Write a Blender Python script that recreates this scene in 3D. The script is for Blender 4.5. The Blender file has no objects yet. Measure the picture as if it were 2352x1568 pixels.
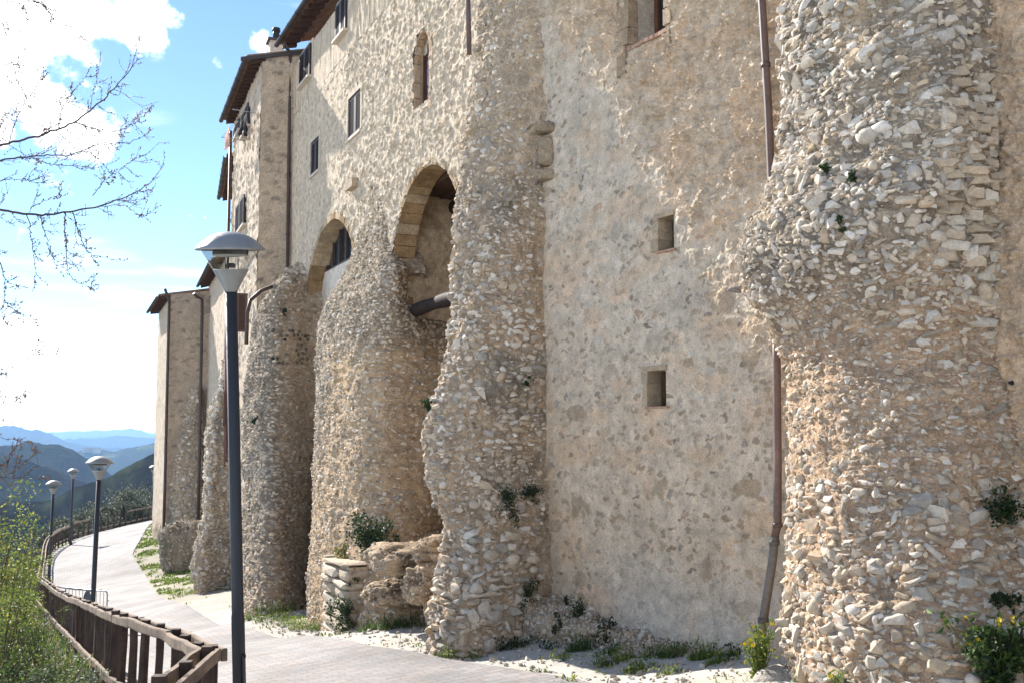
import bpy, bmesh, math, random
import numpy as np
from mathutils import Matrix, Vector

# ------------------------------------------------------------------ camera, sky, sun, exposure
SC = bpy.context.scene
COL = SC.collection
FPX, CX, CY = 2400.0, 1176.0, 784.0          # focal length and centre of a 2352 x 1568 frame
PITCH = math.radians(5.14)
cam_d = bpy.data.cameras.new("camera")
cam = bpy.data.objects.new("camera", cam_d)
COL.objects.link(cam)
cam.location = (0, 0, 0)
cam.rotation_euler = (math.pi / 2 + PITCH, 0, 0)
cam_d.sensor_width = 36.0
cam_d.lens = FPX / 2352.0 * 36.0
cam_d.clip_start = 0.05
cam_d.clip_end = 60000.0
SC.camera = cam

SUN_AZ = math.radians(38.3)     # left of straight ahead
SUN_EL = math.radians(32.0)
sun_dir = Vector((-math.sin(SUN_AZ) * math.cos(SUN_EL), math.cos(SUN_AZ) * math.cos(SUN_EL), math.sin(SUN_EL)))
sun_d = bpy.data.lights.new("sun", 'SUN')
sun_d.energy = 5.0
sun_d.angle = math.radians(0.53)
sun_d.color = (1.0, 0.945, 0.87)
sun = bpy.data.objects.new("sun", sun_d)
COL.objects.link(sun)
sun.rotation_euler = sun_dir.to_track_quat('Z', 'Y').to_euler()
sun.location = (-30, 40, 60)

SC.view_settings.view_transform = 'Standard'
SC.view_settings.look = 'None'
SC.view_settings.exposure = 1.25
SC.view_settings.gamma = 1.0
SC.cycles.max_bounces = 6
SC.cycles.diffuse_bounces = 3
SC.cycles.transparent_max_bounces = 12
SC.cycles.volume_bounces = 0

def build_world():
    w = bpy.data.worlds.new("World")
    SC.world = w
    w.use_nodes = True
    nt = w.node_tree
    N, L = nt.nodes, nt.links
    N.clear()
    out = N.new('ShaderNodeOutputWorld')
    bg = N.new('ShaderNodeBackground')
    bg.inputs['Strength'].default_value = 0.083
    sky = N.new('ShaderNodeTexSky')
    sky.sky_type = 'NISHITA'
    sky.sun_disc = False
    sky.sun_elevation = SUN_EL
    sky.sun_rotation = -SUN_AZ
    sky.altitude = 1500
    sky.air_density = 1.0
    sky.dust_density = 0.0
    sky.ozone_density = 2.5
    tc = N.new('ShaderNodeTexCoord')
    def math_n(op, a, b=None, c=None):
        m = N.new('ShaderNodeMath'); m.operation = op
        for i, x in enumerate((a, b, c)):
            if x is None: continue
            if isinstance(x, (int, float)): m.inputs[i].default_value = x
            else: L.new(x, m.inputs[i])
        return m.outputs[0]
    # cloud banks: soft blobs of the sky dome, broken up by noise
    def dirpx(px, py):
        a, b = (px - CX) / FPX, -(py - CY) / FPX
        v = Vector((a, math.cos(PITCH) - b * math.sin(PITCH), math.sin(PITCH) + b * math.cos(PITCH)))
        return v.normalized()
    nz = N.new('ShaderNodeTexNoise'); nz.inputs['Scale'].default_value = 16; nz.inputs['Detail'].default_value = 9
    nz.inputs['Roughness'].default_value = 0.62
    L.new(tc.outputs['Generated'], nz.inputs['Vector'])
    blobs = [((40, 25), .058), ((185, 15), .05), ((300, 45), .036), ((30, 110), .016), ((350, 80), .016), ((-150, 30), .07),
             ((110, 262), .030), ((60, 228), .016), ((175, 300), .024), ((-10, 300), .018), ((225, 325), .016),
             ((436, 497), .011, .42), ((470, 500), .010, .36), ((600, 90), .02, .3), ((-420, -150), .2), ((1500, -700), .2), ((2400, 100), .2), ((3300, 500), .3)]
    acc = None
    for bl in blobs:
        p, r = bl[:2]; top = bl[2] if len(bl) > 2 else 1.0
        d = dirpx(*p)
        vm = N.new('ShaderNodeVectorMath'); vm.operation = 'DISTANCE'
        L.new(tc.outputs['Generated'], vm.inputs[0]); vm.inputs[1].default_value = d
        q = math_n('DIVIDE', vm.outputs['Value'], r)
        q = math_n('SUBTRACT', top, q)
        acc = q if acc is None else math_n('MAXIMUM', acc, q)
    # unseen broken cloud added behind the viewer to fill the shade with light
    sp0 = N.new('ShaderNodeSeparateXYZ'); L.new(tc.outputs['Generated'], sp0.inputs[0])
    acc = math_n('MAXIMUM', acc, math_n('MULTIPLY_ADD', sp0.outputs['Y'], -0.45, -0.42))
    nn = math_n('SUBTRACT', nz.outputs['Fac'], 0.5)
    cl = math_n('MULTIPLY_ADD', nn, 3.2, acc)
    r1 = N.new('ShaderNodeMapRange'); r1.interpolation_type = 'SMOOTHSTEP'
    r1.inputs['From Min'].default_value = -0.05; r1.inputs['From Max'].default_value = 0.42
    L.new(cl, r1.inputs['Value'])
    # thin stratus that whitens the lower sky
    sep = N.new('ShaderNodeSeparateXYZ'); L.new(tc.outputs['Generated'], sep.inputs[0])
    mp = N.new('ShaderNodeMapping'); mp.inputs['Scale'].default_value = (3.0, 3.0, 20.0)
    L.new(tc.outputs['Generated'], mp.inputs['Vector'])
    n2 = N.new('ShaderNodeTexNoise'); n2.inputs['Scale'].default_value = 1.5; n2.inputs['Detail'].default_value = 7
    n2.inputs['Roughness'].default_value = 0.5
    L.new(mp.outputs[0], n2.inputs['Vector'])
    band = N.new('ShaderNodeMapRange'); band.inputs['From Min'].default_value = 0.19; band.inputs['From Max'].default_value = 0.06
    band.inputs['To Min'].default_value = -0.35; band.inputs['To Max'].default_value = 0.75; band.clamp = True
    L.new(sep.outputs['Z'], band.inputs['Value'])
    s2 = math_n('MULTIPLY_ADD', math_n('SUBTRACT', n2.outputs['Fac'], 0.5), 2.6, band.outputs[0])
    r2 = N.new('ShaderNodeMapRange'); r2.interpolation_type = 'SMOOTHSTEP'
    r2.inputs['From Min'].default_value = 0.0; r2.inputs['From Max'].default_value = 0.85
    L.new(s2, r2.inputs['Value'])
    cov = math_n('MAXIMUM', r1.outputs[0], math_n('MULTIPLY', r2.outputs[0], 0.93))
    mx = N.new('ShaderNodeMix'); mx.data_type = 'RGBA'
    L.new(cov, mx.inputs[0]); 
    tint = N.new('ShaderNodeMix'); tint.data_type = 'RGBA'; tint.blend_type = 'MULTIPLY'; tint.inputs[0].default_value = 1.0
    L.new(sky.outputs[0], tint.inputs[6]); tint.inputs[7].default_value = (1.02, 1.07, 1.09, 1)
    L.new(tint.outputs[2], mx.inputs[6])
    mx.inputs[7].default_value = (13.0, 13.4, 14.0, 1)
    L.new(mx.outputs[2], bg.inputs['Color'])
    L.new(bg.outputs[0], out.inputs['Surface'])
build_world()

# ------------------------------------------------------------------ picture rays and frames
def ray(px, py):
    a, b = (px - CX) / FPX, -(py - CY) / FPX
    return np.array((a, math.cos(PITCH) - b * math.sin(PITCH), math.sin(PITCH) + b * math.cos(PITCH)))
def at(px, py, Y):
    d = ray(px, py); return d * (Y / d[1])

class Frame:
    """a vertical wall plane: t along it, p out of it, z up"""
    def __init__(s, ox, oy, bearing, sign):
        b = math.radians(bearing)
        s.o = np.array((ox, oy)); s.d = np.array((-math.sin(b), math.cos(b))) * sign
        s.n = np.array((-math.cos(b), -math.sin(b)))
    def pt(s, t, p, z):
        t, p, z = np.broadcast_arrays(np.asarray(t, float), np.asarray(p, float), np.asarray(z, float))
        return np.stack((s.o[0] + s.d[0] * t + s.n[0] * p, s.o[1] + s.d[1] * t + s.n[1] * p, z), -1)
    def hit(s, px, py, p=0.0):
        d = ray(px, py); q = s.o + s.n * p
        lam = q.dot(s.n) / d[:2].dot(s.n)
        v = d * lam
        return (v[:2] - s.o).dot(s.d), v[2]
    def loc(s, x, y):
        v = np.stack((np.asarray(x) - s.o[0], np.asarray(y) - s.o[1]), -1)
        return v @ s.d, v @ s.n
WA = Frame(0.465, 15.0, 31.3, -1)      # near wall, t grows towards the camera
WB = Frame(-0.68, 16.9, 25.0, 1)       # middle house, t grows away
WC = Frame(-6.96, 28.28, 21.5, 1)      # third house front
WD = Frame(-10.2, 38.6, 20.4, 1)       # low wing
WE = Frame(-16.9, 51.3, 23.0, 1)       # far house

# ------------------------------------------------------------------ noise in numpy
def _hash(ix, iy, iz, seed):
    h = (ix.astype(np.int64) * 374761393 + iy.astype(np.int64) * 668265263 + iz.astype(np.int64) * 2147483647 + seed * 974634777) & 0xffffffff
    h = ((h ^ (h >> 13)) * 1274126177) & 0xffffffff
    h = ((h ^ (h >> 16)) * 2246822519) & 0xffffffff
    h = h ^ (h >> 15)
    return (h & 0xffffff) / float(0x1000000)
def vnoise(P, seed=0):
    P = np.asarray(P, float)
    if P.shape[-1] == 2: P = np.concatenate((P, np.zeros(P.shape[:-1] + (1,))), -1)
    I = np.floor(P).astype(np.int64); f = P - I
    u = f * f * f * (f * (f * 6 - 15) + 10)
    r = 0
    for dx in (0, 1):
        for dy in (0, 1):
            for dz in (0, 1):
                w = (u[..., 0] if dx else 1 - u[..., 0]) * (u[..., 1] if dy else 1 - u[..., 1]) * (u[..., 2] if dz else 1 - u[..., 2])
                r = r + w * _hash(I[..., 0] + dx, I[..., 1] + dy, I[..., 2] + dz, seed)
    return r * 2 - 1
def fbm(P, octv=4, seed=0, rough=0.5):
    P = np.asarray(P, float); a, s, r = 1.0, 0.0, 0
    for k in range(octv):
        r = r + a * vnoise(P * (2.03 ** k) + 17.3 * k, seed + k); s += a; a *= rough
    return r / s
def worley(P, seed=0, jit=0.85):
    """2D cells: distance to nearest and second nearest point, random id of the cell, local offset"""
    I = np.floor(P).astype(np.int64); f = P - I
    F1 = np.full(P.shape[:-1], 9.0); F2 = F1.copy(); ID = np.zeros_like(F1)
    for dx in (-1, 0, 1):
        for dy in (-1, 0, 1):
            cx, cy = I[..., 0] + dx, I[..., 1] + dy
            z = np.zeros_like(cx)
            jx = 0.5 + (_hash(cx, cy, z, seed) - 0.5) * jit; jy = 0.5 + (_hash(cx, cy, z, seed + 7) - 0.5) * jit
            d = np.sqrt((dx + jx - f[..., 0]) ** 2 + (dy + jy - f[..., 1]) ** 2)
            near = d < F1
            F2 = np.where(near, F1, np.minimum(F2, d))
            ID = np.where(near, _hash(cx, cy, z, seed + 13), ID)
            F1 = np.where(near, d, F1)
    return F1, F2, ID
def smooth(a, b, x):
    t = np.clip((x - a) / (b - a), 0, 1); return t * t * (3 - 2 * t)
def lerp(a, b, t): return a + (b - a) * t

# ------------------------------------------------------------------ mesh building
def rotm(rx=0, ry=0, rz=0):
    return np.array(Matrix.Rotation(rz, 3, 'Z') @ Matrix.Rotation(ry, 3, 'Y') @ Matrix.Rotation(rx, 3, 'X'))
def basis(z, up=(0, 0, 1)):
    z = np.asarray(z, float); z = z / np.linalg.norm(z); up = np.asarray(up, float)
    if abs(z.dot(up)) > 0.98: up = np.array((1.0, 0, 0))
    x = np.cross(up, z); x /= np.linalg.norm(x); return x, np.cross(z, x), z

class MB:
    def __init__(s):
        s.V, s.F, s.C, s.n = [], [], [], 0
    def add(s, V, F, mat=0, col=(1, 1, 1), smooth=False):
        V = np.asarray(V, float).reshape(-1, 3)
        c = np.asarray(col, float)
        if c.ndim == 1: c = np.tile(c[:3], (len(V), 1))
        if not isinstance(F, list): F = [F]
        for f in F:
            f = np.asarray(f, np.int64)
            if f.ndim == 1: f = f[None]
            s.F.append((f + s.n, mat, smooth))
        s.V.append(V); s.C.append(c); s.n += len(V); return s
    def box(s, c, size, R=None, mat=0, col=(1, 1, 1)):
        h = np.asarray(size) / 2.0
        V = np.array([(x, y, z) for x in (-1, 1) for y in (-1, 1) for z in (-1, 1)]) * h
        if R is not None: V = V @ np.asarray(R).T
        F = np.array([(0, 1, 3, 2), (4, 6, 7, 5), (0, 4, 5, 1), (2, 3, 7, 6), (0, 2, 6, 4), (1, 5, 7, 3)])
        return s.add(V + np.asarray(c), F, mat, col)
    def hexa(s, P, mat=0, col=(1, 1, 1)):
        """eight points: bottom four then top four, both counter-clockwise"""
        F = np.array([(3, 2, 1, 0), (4, 5, 6, 7), (0, 1, 5, 4), (1, 2, 6, 5), (2, 3, 7, 6), (3, 0, 4, 7)])
        return s.add(P, F, mat, col)
    def tube(s, pts, rad, sides=8, mat=0, col=(1, 1, 1), caps=True, smooth=True):
        pts = np.asarray(pts, float); n = len(pts)
        rad = np.broadcast_to(np.asarray(rad, float), (n,))
        T = np.gradient(pts, axis=0); T /= np.linalg.norm(T, axis=1)[:, None] + 1e-12
        x, y, _ = basis(T[0]); V = []
        a = np.arange(sides) * 2 * math.pi / sides
        for i in range(n):
            x = x - T[i] * x.dot(T[i]); x /= np.linalg.norm(x) + 1e-12; y = np.cross(T[i], x)
            V.append(pts[i] + rad[i] * (np.cos(a)[:, None] * x + np.sin(a)[:, None] * y))
        V = np.concatenate(V); k = np.arange(sides); k2 = (k + 1) % sides
        F = np.concatenate([np.stack((i * sides + k, i * sides + k2, (i + 1) * sides + k2, (i + 1) * sides + k), 1) for i in range(n - 1)])
        Fs = [F]
        s.add(V, Fs, mat, col, smooth)
        if caps:
            s.F.append(((k[::-1] + s.n - len(V))[None], mat, False)); s.F.append(((k + (n - 1) * sides + s.n - len(V))[None], mat, False))
        return s
    def lathe(s, prof, c=(0, 0, 0), sides=40, mat=0, col=(1, 1, 1), smooth=True):
        a = np.arange(sides) * 2 * math.pi / sides; V = []
        for r, z in prof: V.append(np.stack((r * np.cos(a), r * np.sin(a), np.full(sides, z)), 1))
        V = np.concatenate(V) + np.asarray(c); k = np.arange(sides); k2 = (k + 1) % sides
        F = np.concatenate([np.stack((i * sides + k, i * sides + k2, (i + 1) * sides + k2, (i + 1) * sides + k), 1) for i in range(len(prof) - 1)])
        return s.add(V, F, mat, col, smooth)
    def grid(s, P, mat=0, col=(1, 1, 1), smooth=True, keep=None, flip=False):
        nu, nv = P.shape[:2]
        idx = np.arange(nu * nv).reshape(nu, nv)
        F = np.stack((idx[:-1, :-1], idx[1:, :-1], idx[1:, 1:], idx[:-1, 1:]), -1)
        if keep is not None: F = F[keep]
        F = F.reshape(-1, 4)
        if flip: F = F[:, ::-1]
        c = np.asarray(col, float)
        if c.ndim == 3: c = c.reshape(-1, 3)
        return s.add(P.reshape(-1, 3), F, mat, c, smooth)
    def build(s, name, mats, parent=None, org=None):
        me = bpy.data.meshes.new(name)
        V = np.concatenate(s.V); C = np.concatenate(s.C)
        o = np.zeros(3) if org is None else np.asarray(org, float)
        if parent is not None and org is None: o = np.array(wl(parent))
        V = V - o
        me.vertices.add(len(V)); me.vertices.foreach_set('co', V.astype(np.float32).ravel())
        tot = np.concatenate([np.full(len(f), f.shape[1]) for f, m, sm in s.F])
        loops = np.concatenate([f.ravel() for f, m, sm in s.F])
        start = np.concatenate(([0], np.cumsum(tot)[:-1]))
        me.loops.add(len(loops)); me.polygons.add(len(tot))
        me.loops.foreach_set('vertex_index', loops.astype(np.int32))
        me.polygons.foreach_set('loop_start', start.astype(np.int32))
        me.polygons.foreach_set('material_index', np.concatenate([np.full(len(f), m) for f, m, sm in s.F]).astype(np.int32))
        me.polygons.foreach_set('use_smooth', np.concatenate([np.full(len(f), sm) for f, m, sm in s.F]))
        at_ = me.attributes.new('Col', 'FLOAT_COLOR', 'POINT')
        at_.data.foreach_set('color', np.concatenate((C, np.ones((len(C), 1))), 1).astype(np.float32).ravel())
        if not isinstance(mats, (list, tuple)): mats = [mats]
        for m in mats: me.materials.append(m)
        me.update(calc_edges=True); me.validate(clean_customdata=False)
        ob = bpy.data.objects.new(name, me); COL.objects.link(ob)
        if parent is not None: ob.parent = parent
        elif org is not None: ob.location = o
        return ob
def wl(o):
    v = Vector((0, 0, 0))
    while o is not None: v = v + o.location; o = o.parent
    return v
def empty(name, loc): 
    o = bpy.data.objects.new(name, None); COL.objects.link(o); o.location = [float(x) for x in loc]; o.empty_display_size = 0.3; return o
def tag(o, label=None, cat=None, group=None, kind=None):
    if label: o['label'] = label
    if cat: o['category'] = cat
    if group: o['group'] = group
    if kind: o['kind'] = kind
    return o
def copy_tree(o, parent=None, kids=None):
    if kids is None:
        kids = {}
        for x in bpy.data.objects:
            if x.parent: kids.setdefault(x.parent.name, []).append(x)
    c = o.copy(); COL.objects.link(c); c.parent = parent
    for ch in kids.get(o.name, []): copy_tree(ch, c, kids)
    return c
RNG = np.random.default_rng(7)

# ------------------------------------------------------------------ materials
def new_mat(name):
    m = bpy.data.materials.new(name); m.use_nodes = True
    nt = m.node_tree; return m, nt, nt.nodes, nt.links, nt.nodes['Principled BSDF']
def attr_mat(name, rough=0.9, spec=0.2, vscale=8.0, vamt=0.35, bumps=((30, 0.5, 0.02),), fine=70.0, fineamt=0.25, trans=0.0, gain=(1, 1, 1), mid=0.0):
    """vertex colour times noise, with one or more bump layers"""
    m, nt, N, L, B = new_mat(name)
    at_ = N.new('ShaderNodeAttribute'); at_.attribute_name = 'Col'
    tc = N.new('ShaderNodeTexCoord')
    geo = N.new('ShaderNodeNewGeometry')
    pos = geo.outputs['Position']
    def noise(sc, det=5, ro=0.6):
        n = N.new('ShaderNodeTexNoise'); n.inputs['Scale'].default_value = sc; n.inputs['Detail'].default_value = det; n.inputs['Roughness'].default_value = ro
        L.new(pos, n.inputs['Vector']); return n
    def rng(sock, lo, hi):
        r = N.new('ShaderNodeMapRange'); r.inputs['From Min'].default_value = 0.3; r.inputs['From Max'].default_value = 0.7
        r.inputs['To Min'].default_value = lo; r.inputs['To Max'].default_value = hi; L.new(sock, r.inputs['Value']); return r.outputs[0]
    a = rng(noise(vscale).outputs['Fac'], 1 - vamt, 1 + vamt * 0.6)
    b = rng(noise(fine, 3, 0.7).outputs['Fac'], 1 - fineamt, 1 + fineamt * 0.6)
    mu = N.new('ShaderNodeMath'); mu.operation = 'MULTIPLY'; L.new(a, mu.inputs[0]); L.new(b, mu.inputs[1])
    vm = N.new('ShaderNodeVectorMath'); vm.operation = 'SCALE'; L.new(at_.outputs['Color'], vm.inputs[0]); L.new(mu.outputs[0], vm.inputs['Scale'])
    gv = N.new('ShaderNodeVectorMath'); gv.operation = 'MULTIPLY'; L.new(vm.outputs[0], gv.inputs[0]); gv.inputs[1].default_value = gain; vm = gv
    if mid > 0:
        # speckled stain: irregular darker crumbs of lichen and dirt
        ms = noise(26, 6, 0.72); mr = N.new('ShaderNodeMapRange'); mr.inputs['From Min'].default_value = 0.54; mr.inputs['From Max'].default_value = 0.66
        mr.inputs['To Min'].default_value = 1.0; mr.inputs['To Max'].default_value = 1 - mid; L.new(ms.outputs['Fac'], mr.inputs['Value'])
        m2 = N.new('ShaderNodeVectorMath'); m2.operation = 'SCALE'; L.new(vm.outputs[0], m2.inputs[0]); L.new(mr.outputs[0], m2.inputs['Scale']); vm = m2
    L.new(vm.outputs[0], B.inputs['Base Color'])
    B.inputs['Roughness'].default_value = rough; B.inputs['Specular IOR Level'].default_value = spec
    prev = None
    for (sc, st, dist) in bumps:
        bp = N.new('ShaderNodeBump'); bp.inputs['Strength'].default_value = st; bp.inputs['Distance'].default_value = dist
        L.new(noise(sc, 6, 0.65).outputs['Fac'], bp.inputs['Height'])
        if prev is not None: L.new(prev, bp.inputs['Normal'])
        prev = bp.outputs[0]
    if prev is not None: L.new(prev, B.inputs['Normal'])
    if trans > 0:
        tr = N.new('ShaderNodeBsdfTranslucent'); L.new(vm.outputs[0], tr.inputs['Color'])
        mx = N.new('ShaderNodeMixShader'); mx.inputs[0].default_value = trans
        L.new(B.outputs[0], mx.inputs[1]); L.new(tr.outputs[0], mx.inputs[2]); L.new(mx.outputs[0], N['Material Output'].inputs['Surface'])
    return m
M = {}
M['masonry'] = attr_mat('masonry', 0.95, 0.1, 6.0, 0.25, ((14, 0.7, 0.04), (55, 0.8, 0.016)), 60, 0.32, gain=(1.09, 1.0, 0.905), mid=0.22)
M['masonry_far'] = attr_mat('masonry_far', 0.95, 0.1, 3.0, 0.2, ((7, 0.6, 0.06), (24, 0.6, 0.025)), 24, 0.3, gain=(1.05, 0.98, 0.93), mid=0.35)
M['stone'] = attr_mat('stone', 0.88, 0.2, 14.0, 0.22, ((22, 0.5, 0.018), (90, 0.5, 0.007)), 90, 0.22, gain=(1.05, 0.98, 0.93), mid=0.2)
M['rock'] = attr_mat('rock', 0.95, 0.1, 5.0, 0.35, ((9, 0.6, 0.06), (40, 0.8, 0.025)), 45, 0.4, gain=(1.05, 0.98, 0.93), mid=0.35)
M['wood'] = attr_mat('wood', 0.8, 0.2, 5.0, 0.35, ((18, 0.4, 0.01), (80, 0.4, 0.004)), 60, 0.35)
M['bark'] = attr_mat('bark', 0.9, 0.1, 12.0, 0.3, ((40, 0.5, 0.01),), 80, 0.3)
M['leaf'] = attr_mat('leaf', 0.55, 0.35, 3.0, 0.3, (), 30, 0.15, trans=0.35)
M['paint'] = attr_mat('paint', 0.55, 0.3, 5.0, 0.15, ((60, 0.15, 0.003),), 50, 0.12)
M['copper'] = attr_mat('copper', 0.5, 0.4, 2.5, 0.3, ((50, 0.1, 0.003),), 25, 0.25)
M['tile'] = attr_mat('tile', 0.9, 0.1, 4.0, 0.35, ((30, 0.4, 0.01),), 40, 0.3)
M['cloth'] = attr_mat('cloth', 0.9, 0.1, 6.0, 0.1, ((120, 0.2, 0.003),), 80, 0.1, trans=0.25)
M['petal'] = attr_mat('petal', 0.6, 0.2, 6.0, 0.1, (), 80, 0.1, trans=0.2)
M['gravel'] = attr_mat('gravel', 0.95, 0.1, 3.0, 0.15, ((18, 0.5, 0.03), (60, 0.7, 0.012)), 60, 0.4)
M['hill'] = attr_mat('hill', 1.0, 0.0, 0.02, 0.3, (), 0.11, 0.55)
def metal_mat(name, col, rough, metallic=0.0, spec=0.5, noise=0.15):
    m, nt, N, L, B = new_mat(name)
    B.inputs['Metallic'].default_value = metallic; B.inputs['Specular IOR Level'].default_value = spec
    n = N.new('ShaderNodeTexNoise'); n.inputs['Scale'].default_value = 12; n.inputs['Detail'].default_value = 6
    tc = N.new('ShaderNodeTexCoord'); L.new(tc.outputs['Object'], n.inputs['Vector'])
    r = N.new('ShaderNodeMapRange'); r.inputs['To Min'].default_value = max(0.02, rough - noise); r.inputs['To Max'].default_value = rough + noise
    L.new(n.outputs['Fac'], r.inputs['Value']); L.new(r.outputs[0], B.inputs['Roughness'])
    cr = N.new('ShaderNodeMix'); cr.data_type = 'RGBA'; L.new(n.outputs['Fac'], cr.inputs[0])
    cr.inputs[6].default_value = tuple(c * 0.8 for c in col) + (1,); cr.inputs[7].default_value = tuple(min(1, c * 1.2) for c in col) + (1,)
    L.new(cr.outputs[2], B.inputs['Base Color'])
    return m
M['pole'] = metal_mat('pole', (0.020, 0.022, 0.028), 0.55)
M['lampgrey'] = metal_mat('lampgrey', (0.27, 0.265, 0.255), 0.45, 0.25)
M['lampwhite'] = metal_mat('lampwhite', (0.42, 0.41, 0.385), 0.5)
M['black'] = metal_mat('black', (0.015, 0.015, 0.016), 0.5)
M['galv'] = metal_mat('galv', (0.34, 0.35, 0.36), 0.45, 0.6)
def glass_mat(name, tint=(1, 1, 1), refl=0.12, clear=True):
    m, nt, N, L, B = new_mat(name)
    N.remove(B)
    tr = N.new('ShaderNodeBsdfTransparent'); tr.inputs[0].default_value = tint + (1,)
    gl = N.new('ShaderNodeBsdfGlossy'); gl.inputs['Roughness'].default_value = 0.03
    fr = N.new('ShaderNodeFresnel'); fr.inputs[0].default_value = 1.45
    ad = N.new('ShaderNodeMath'); ad.operation = 'MULTIPLY_ADD'; L.new(fr.outputs[0], ad.inputs[0]); ad.inputs[1].default_value = 0.5; ad.inputs[2].default_value = refl * 0.35
    n = N.new('ShaderNodeTexNoise'); n.inputs['Scale'].default_value = 5
    mx = N.new('ShaderNodeMixShader'); L.new(ad.outputs[0], mx.inputs[0]); L.new(tr.outputs[0], mx.inputs[1]); L.new(gl.outputs[0], mx.inputs[2])
    L.new(mx.outputs[0], N['Material Output'].inputs['Surface'])
    return m
M['glass'] = glass_mat('glass', (0.93, 0.94, 0.93))
m_, nt_, N_, L_, B_ = new_mat('darkglass'); B_.inputs['Base Color'].default_value = (0.02, 0.025, 0.03, 1); B_.inputs['Roughness'].default_value = 0.06
n_ = N_.new('ShaderNodeTexNoise'); n_.inputs['Scale'].default_value = 1.2; b_ = N_.new('ShaderNodeBump'); b_.inputs['Strength'].default_value = 0.04; L_.new(n_.outputs[0], b_.inputs['Height']); L_.new(b_.outputs[0], B_.inputs['Normal'])
M['darkglass'] = m_
# ================================================================== THE SETTING: ground, path, hills
CTRL = []
def ctl(x, y, z): CTRL.append((x, y, z))
FENCE_TOP = [(490, 1490, 8.5), (400, 1448, 10.4), (272, 1408, 13.0), (239, 1398, 15.4), (180, 1375, 20.7), (134, 1356, 28.0), (90, 1322, 36.0)]
FENCE_TOP2 = [(92, 1326, 35.6), (95, 1304, 42.5), (100, 1277, 47.0), (102, 1253, 51.4), (110, 1233, 55.9), (127, 1219, 59.0), (160, 1206, 62.5)]
FENCE_TOP3 = [(168, 1199, 63.5), (216, 1187, 67.0), (268, 1177, 70.0), (312, 1168, 73.0), (372, 1157, 77.0), (440, 1150, 82.0)]
RAIL_H = 1.02
FT1 = [at(*q) for q in FENCE_TOP]; FT2 = [at(*q) for q in FENCE_TOP2]; FT3 = [at(*q) for q in FENCE_TOP3]
for q in FT1[::1] + FT2[1:] + FT3: ctl(q[0], q[1], q[2] - RAIL_H)
ctl(0, 0, -1.6); ctl(2.5, 0, -1.5); ctl(-3, 2, -1.95); ctl(-2.5, 5.2, -2.3); ctl(0.6, 5, -2.0); ctl(4.5, 5, -1.75)
LAMPS = [(539, 540, 10.0), (226, 1052, 25.8), (122, 1108, 44.6), (168, 1077, 60.0), (358, 1066, 75.0)]
def base_hit(fr, px, py, p):
    t, z = fr.hit(px, py, p); v = fr.pt(t, p, z); ctl(*v); return v
base_hit(WA, 1500, 1497, 0.15); base_hit(WA, 1250, 1450, 0.3); base_hit(WA, 985, 1490, 1.7); base_hit(WA, 1085, 1506, 1.35)
base_hit(WA, 1795, 1540, 0.95); base_hit(WA, 2200, 1640, 1.2)
base_hit(WB, 690, 1425, 1.3); base_hit(WB, 760, 1442, 1.5); base_hit(WB, 900, 1440, 1.1); base_hit(WB, 620, 1385, 1.8)
base_hit(WC, 480, 1370, 1.1)
ctl(*at(410, 1314, 43.5)); ctl(*at(372, 1240, 51.3)); ctl(*at(345, 1230, 56.5)); ctl(*at(330, 1215, 62.0)); ctl(*at(350, 1195, 72.0))
ctl(0.74, 11.5, -2.74); ctl(-3.95, 19.5, -3.78); ctl(-5.9, 23, -4.2); ctl(*at(365, 1370, 33.5)); ctl(*at(304, 1275, 48.5)); ctl(*at(320, 1242, 56.0))
ctl(-6.2, 17.5, -3.75); ctl(-10.2, 26.2, -4.95)
CT = np.array(CTRL)
def _rbf():
    n = len(CT)
    D = np.sqrt(((CT[:, None, :2] - CT[None, :, :2]) ** 2).sum(-1)) + np.eye(n) * 0
    A = np.zeros((n + 3, n + 3)); A[:n, :n] = D - np.eye(n) * 0.9; A[:n, n] = 1; A[:n, n + 1:] = CT[:, :2]; A[n, :n] = 1; A[n + 1:, :n] = CT[:, :2].T
    b = np.zeros(n + 3); b[:n] = CT[:, 2]
    return np.linalg.solve(A, b)
_W = _rbf()
BAR = np.array([(-2.35, -6.0)] + [(-2.5, 3.0)] + [(q[0], q[1]) for q in FT1] + [(q[0], q[1]) for q in FT2[1:]] + [(q[0], q[1]) for q in FT3] + [(-15, 92), (0, 110)])
def left_dist(x, y):
    """distance beyond the fence line (positive on the valley side)"""
    P = np.stack((x, y), -1); best = np.full(P.shape[:-1], 1e9); sg = np.zeros_like(best)
    for a, b in zip(BAR[:-1], BAR[1:]):
        d = b - a; l2 = d.dot(d); u = np.clip(((P - a) @ d) / l2, 0, 1)
        v = P - (a + u[..., None] * d); dist = np.sqrt((v ** 2).sum(-1))
        s = np.sign(d[0] * (P[..., 1] - a[1]) - d[1] * (P[..., 0] - a[0]))
        m = dist < best; best = np.where(m, dist, best); sg = np.where(m, s, sg)
    return best * sg
def ground(x, y, bank=True):
    x = np.asarray(x, float); y = np.asarray(y, float)
    xs = np.clip(x, -40, 14); ys = np.clip(y, -4, 95)
    z = _W[-3] + _W[-2] * xs + _W[-1] * ys
    for k in range(len(CT)): z = z + _W[k] * np.sqrt((xs - CT[k, 0]) ** 2 + (ys - CT[k, 1]) ** 2)
    if bank:
        d = left_dist(x, y)
        z = z - 0.5 * np.clip(d - 0.5, 0, 2.5) - 0.62 * np.clip(d - 3.0, 0, 400) * (1 + 0.1 * np.sin(x * 0.7 + y * 0.4))
    return z
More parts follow.
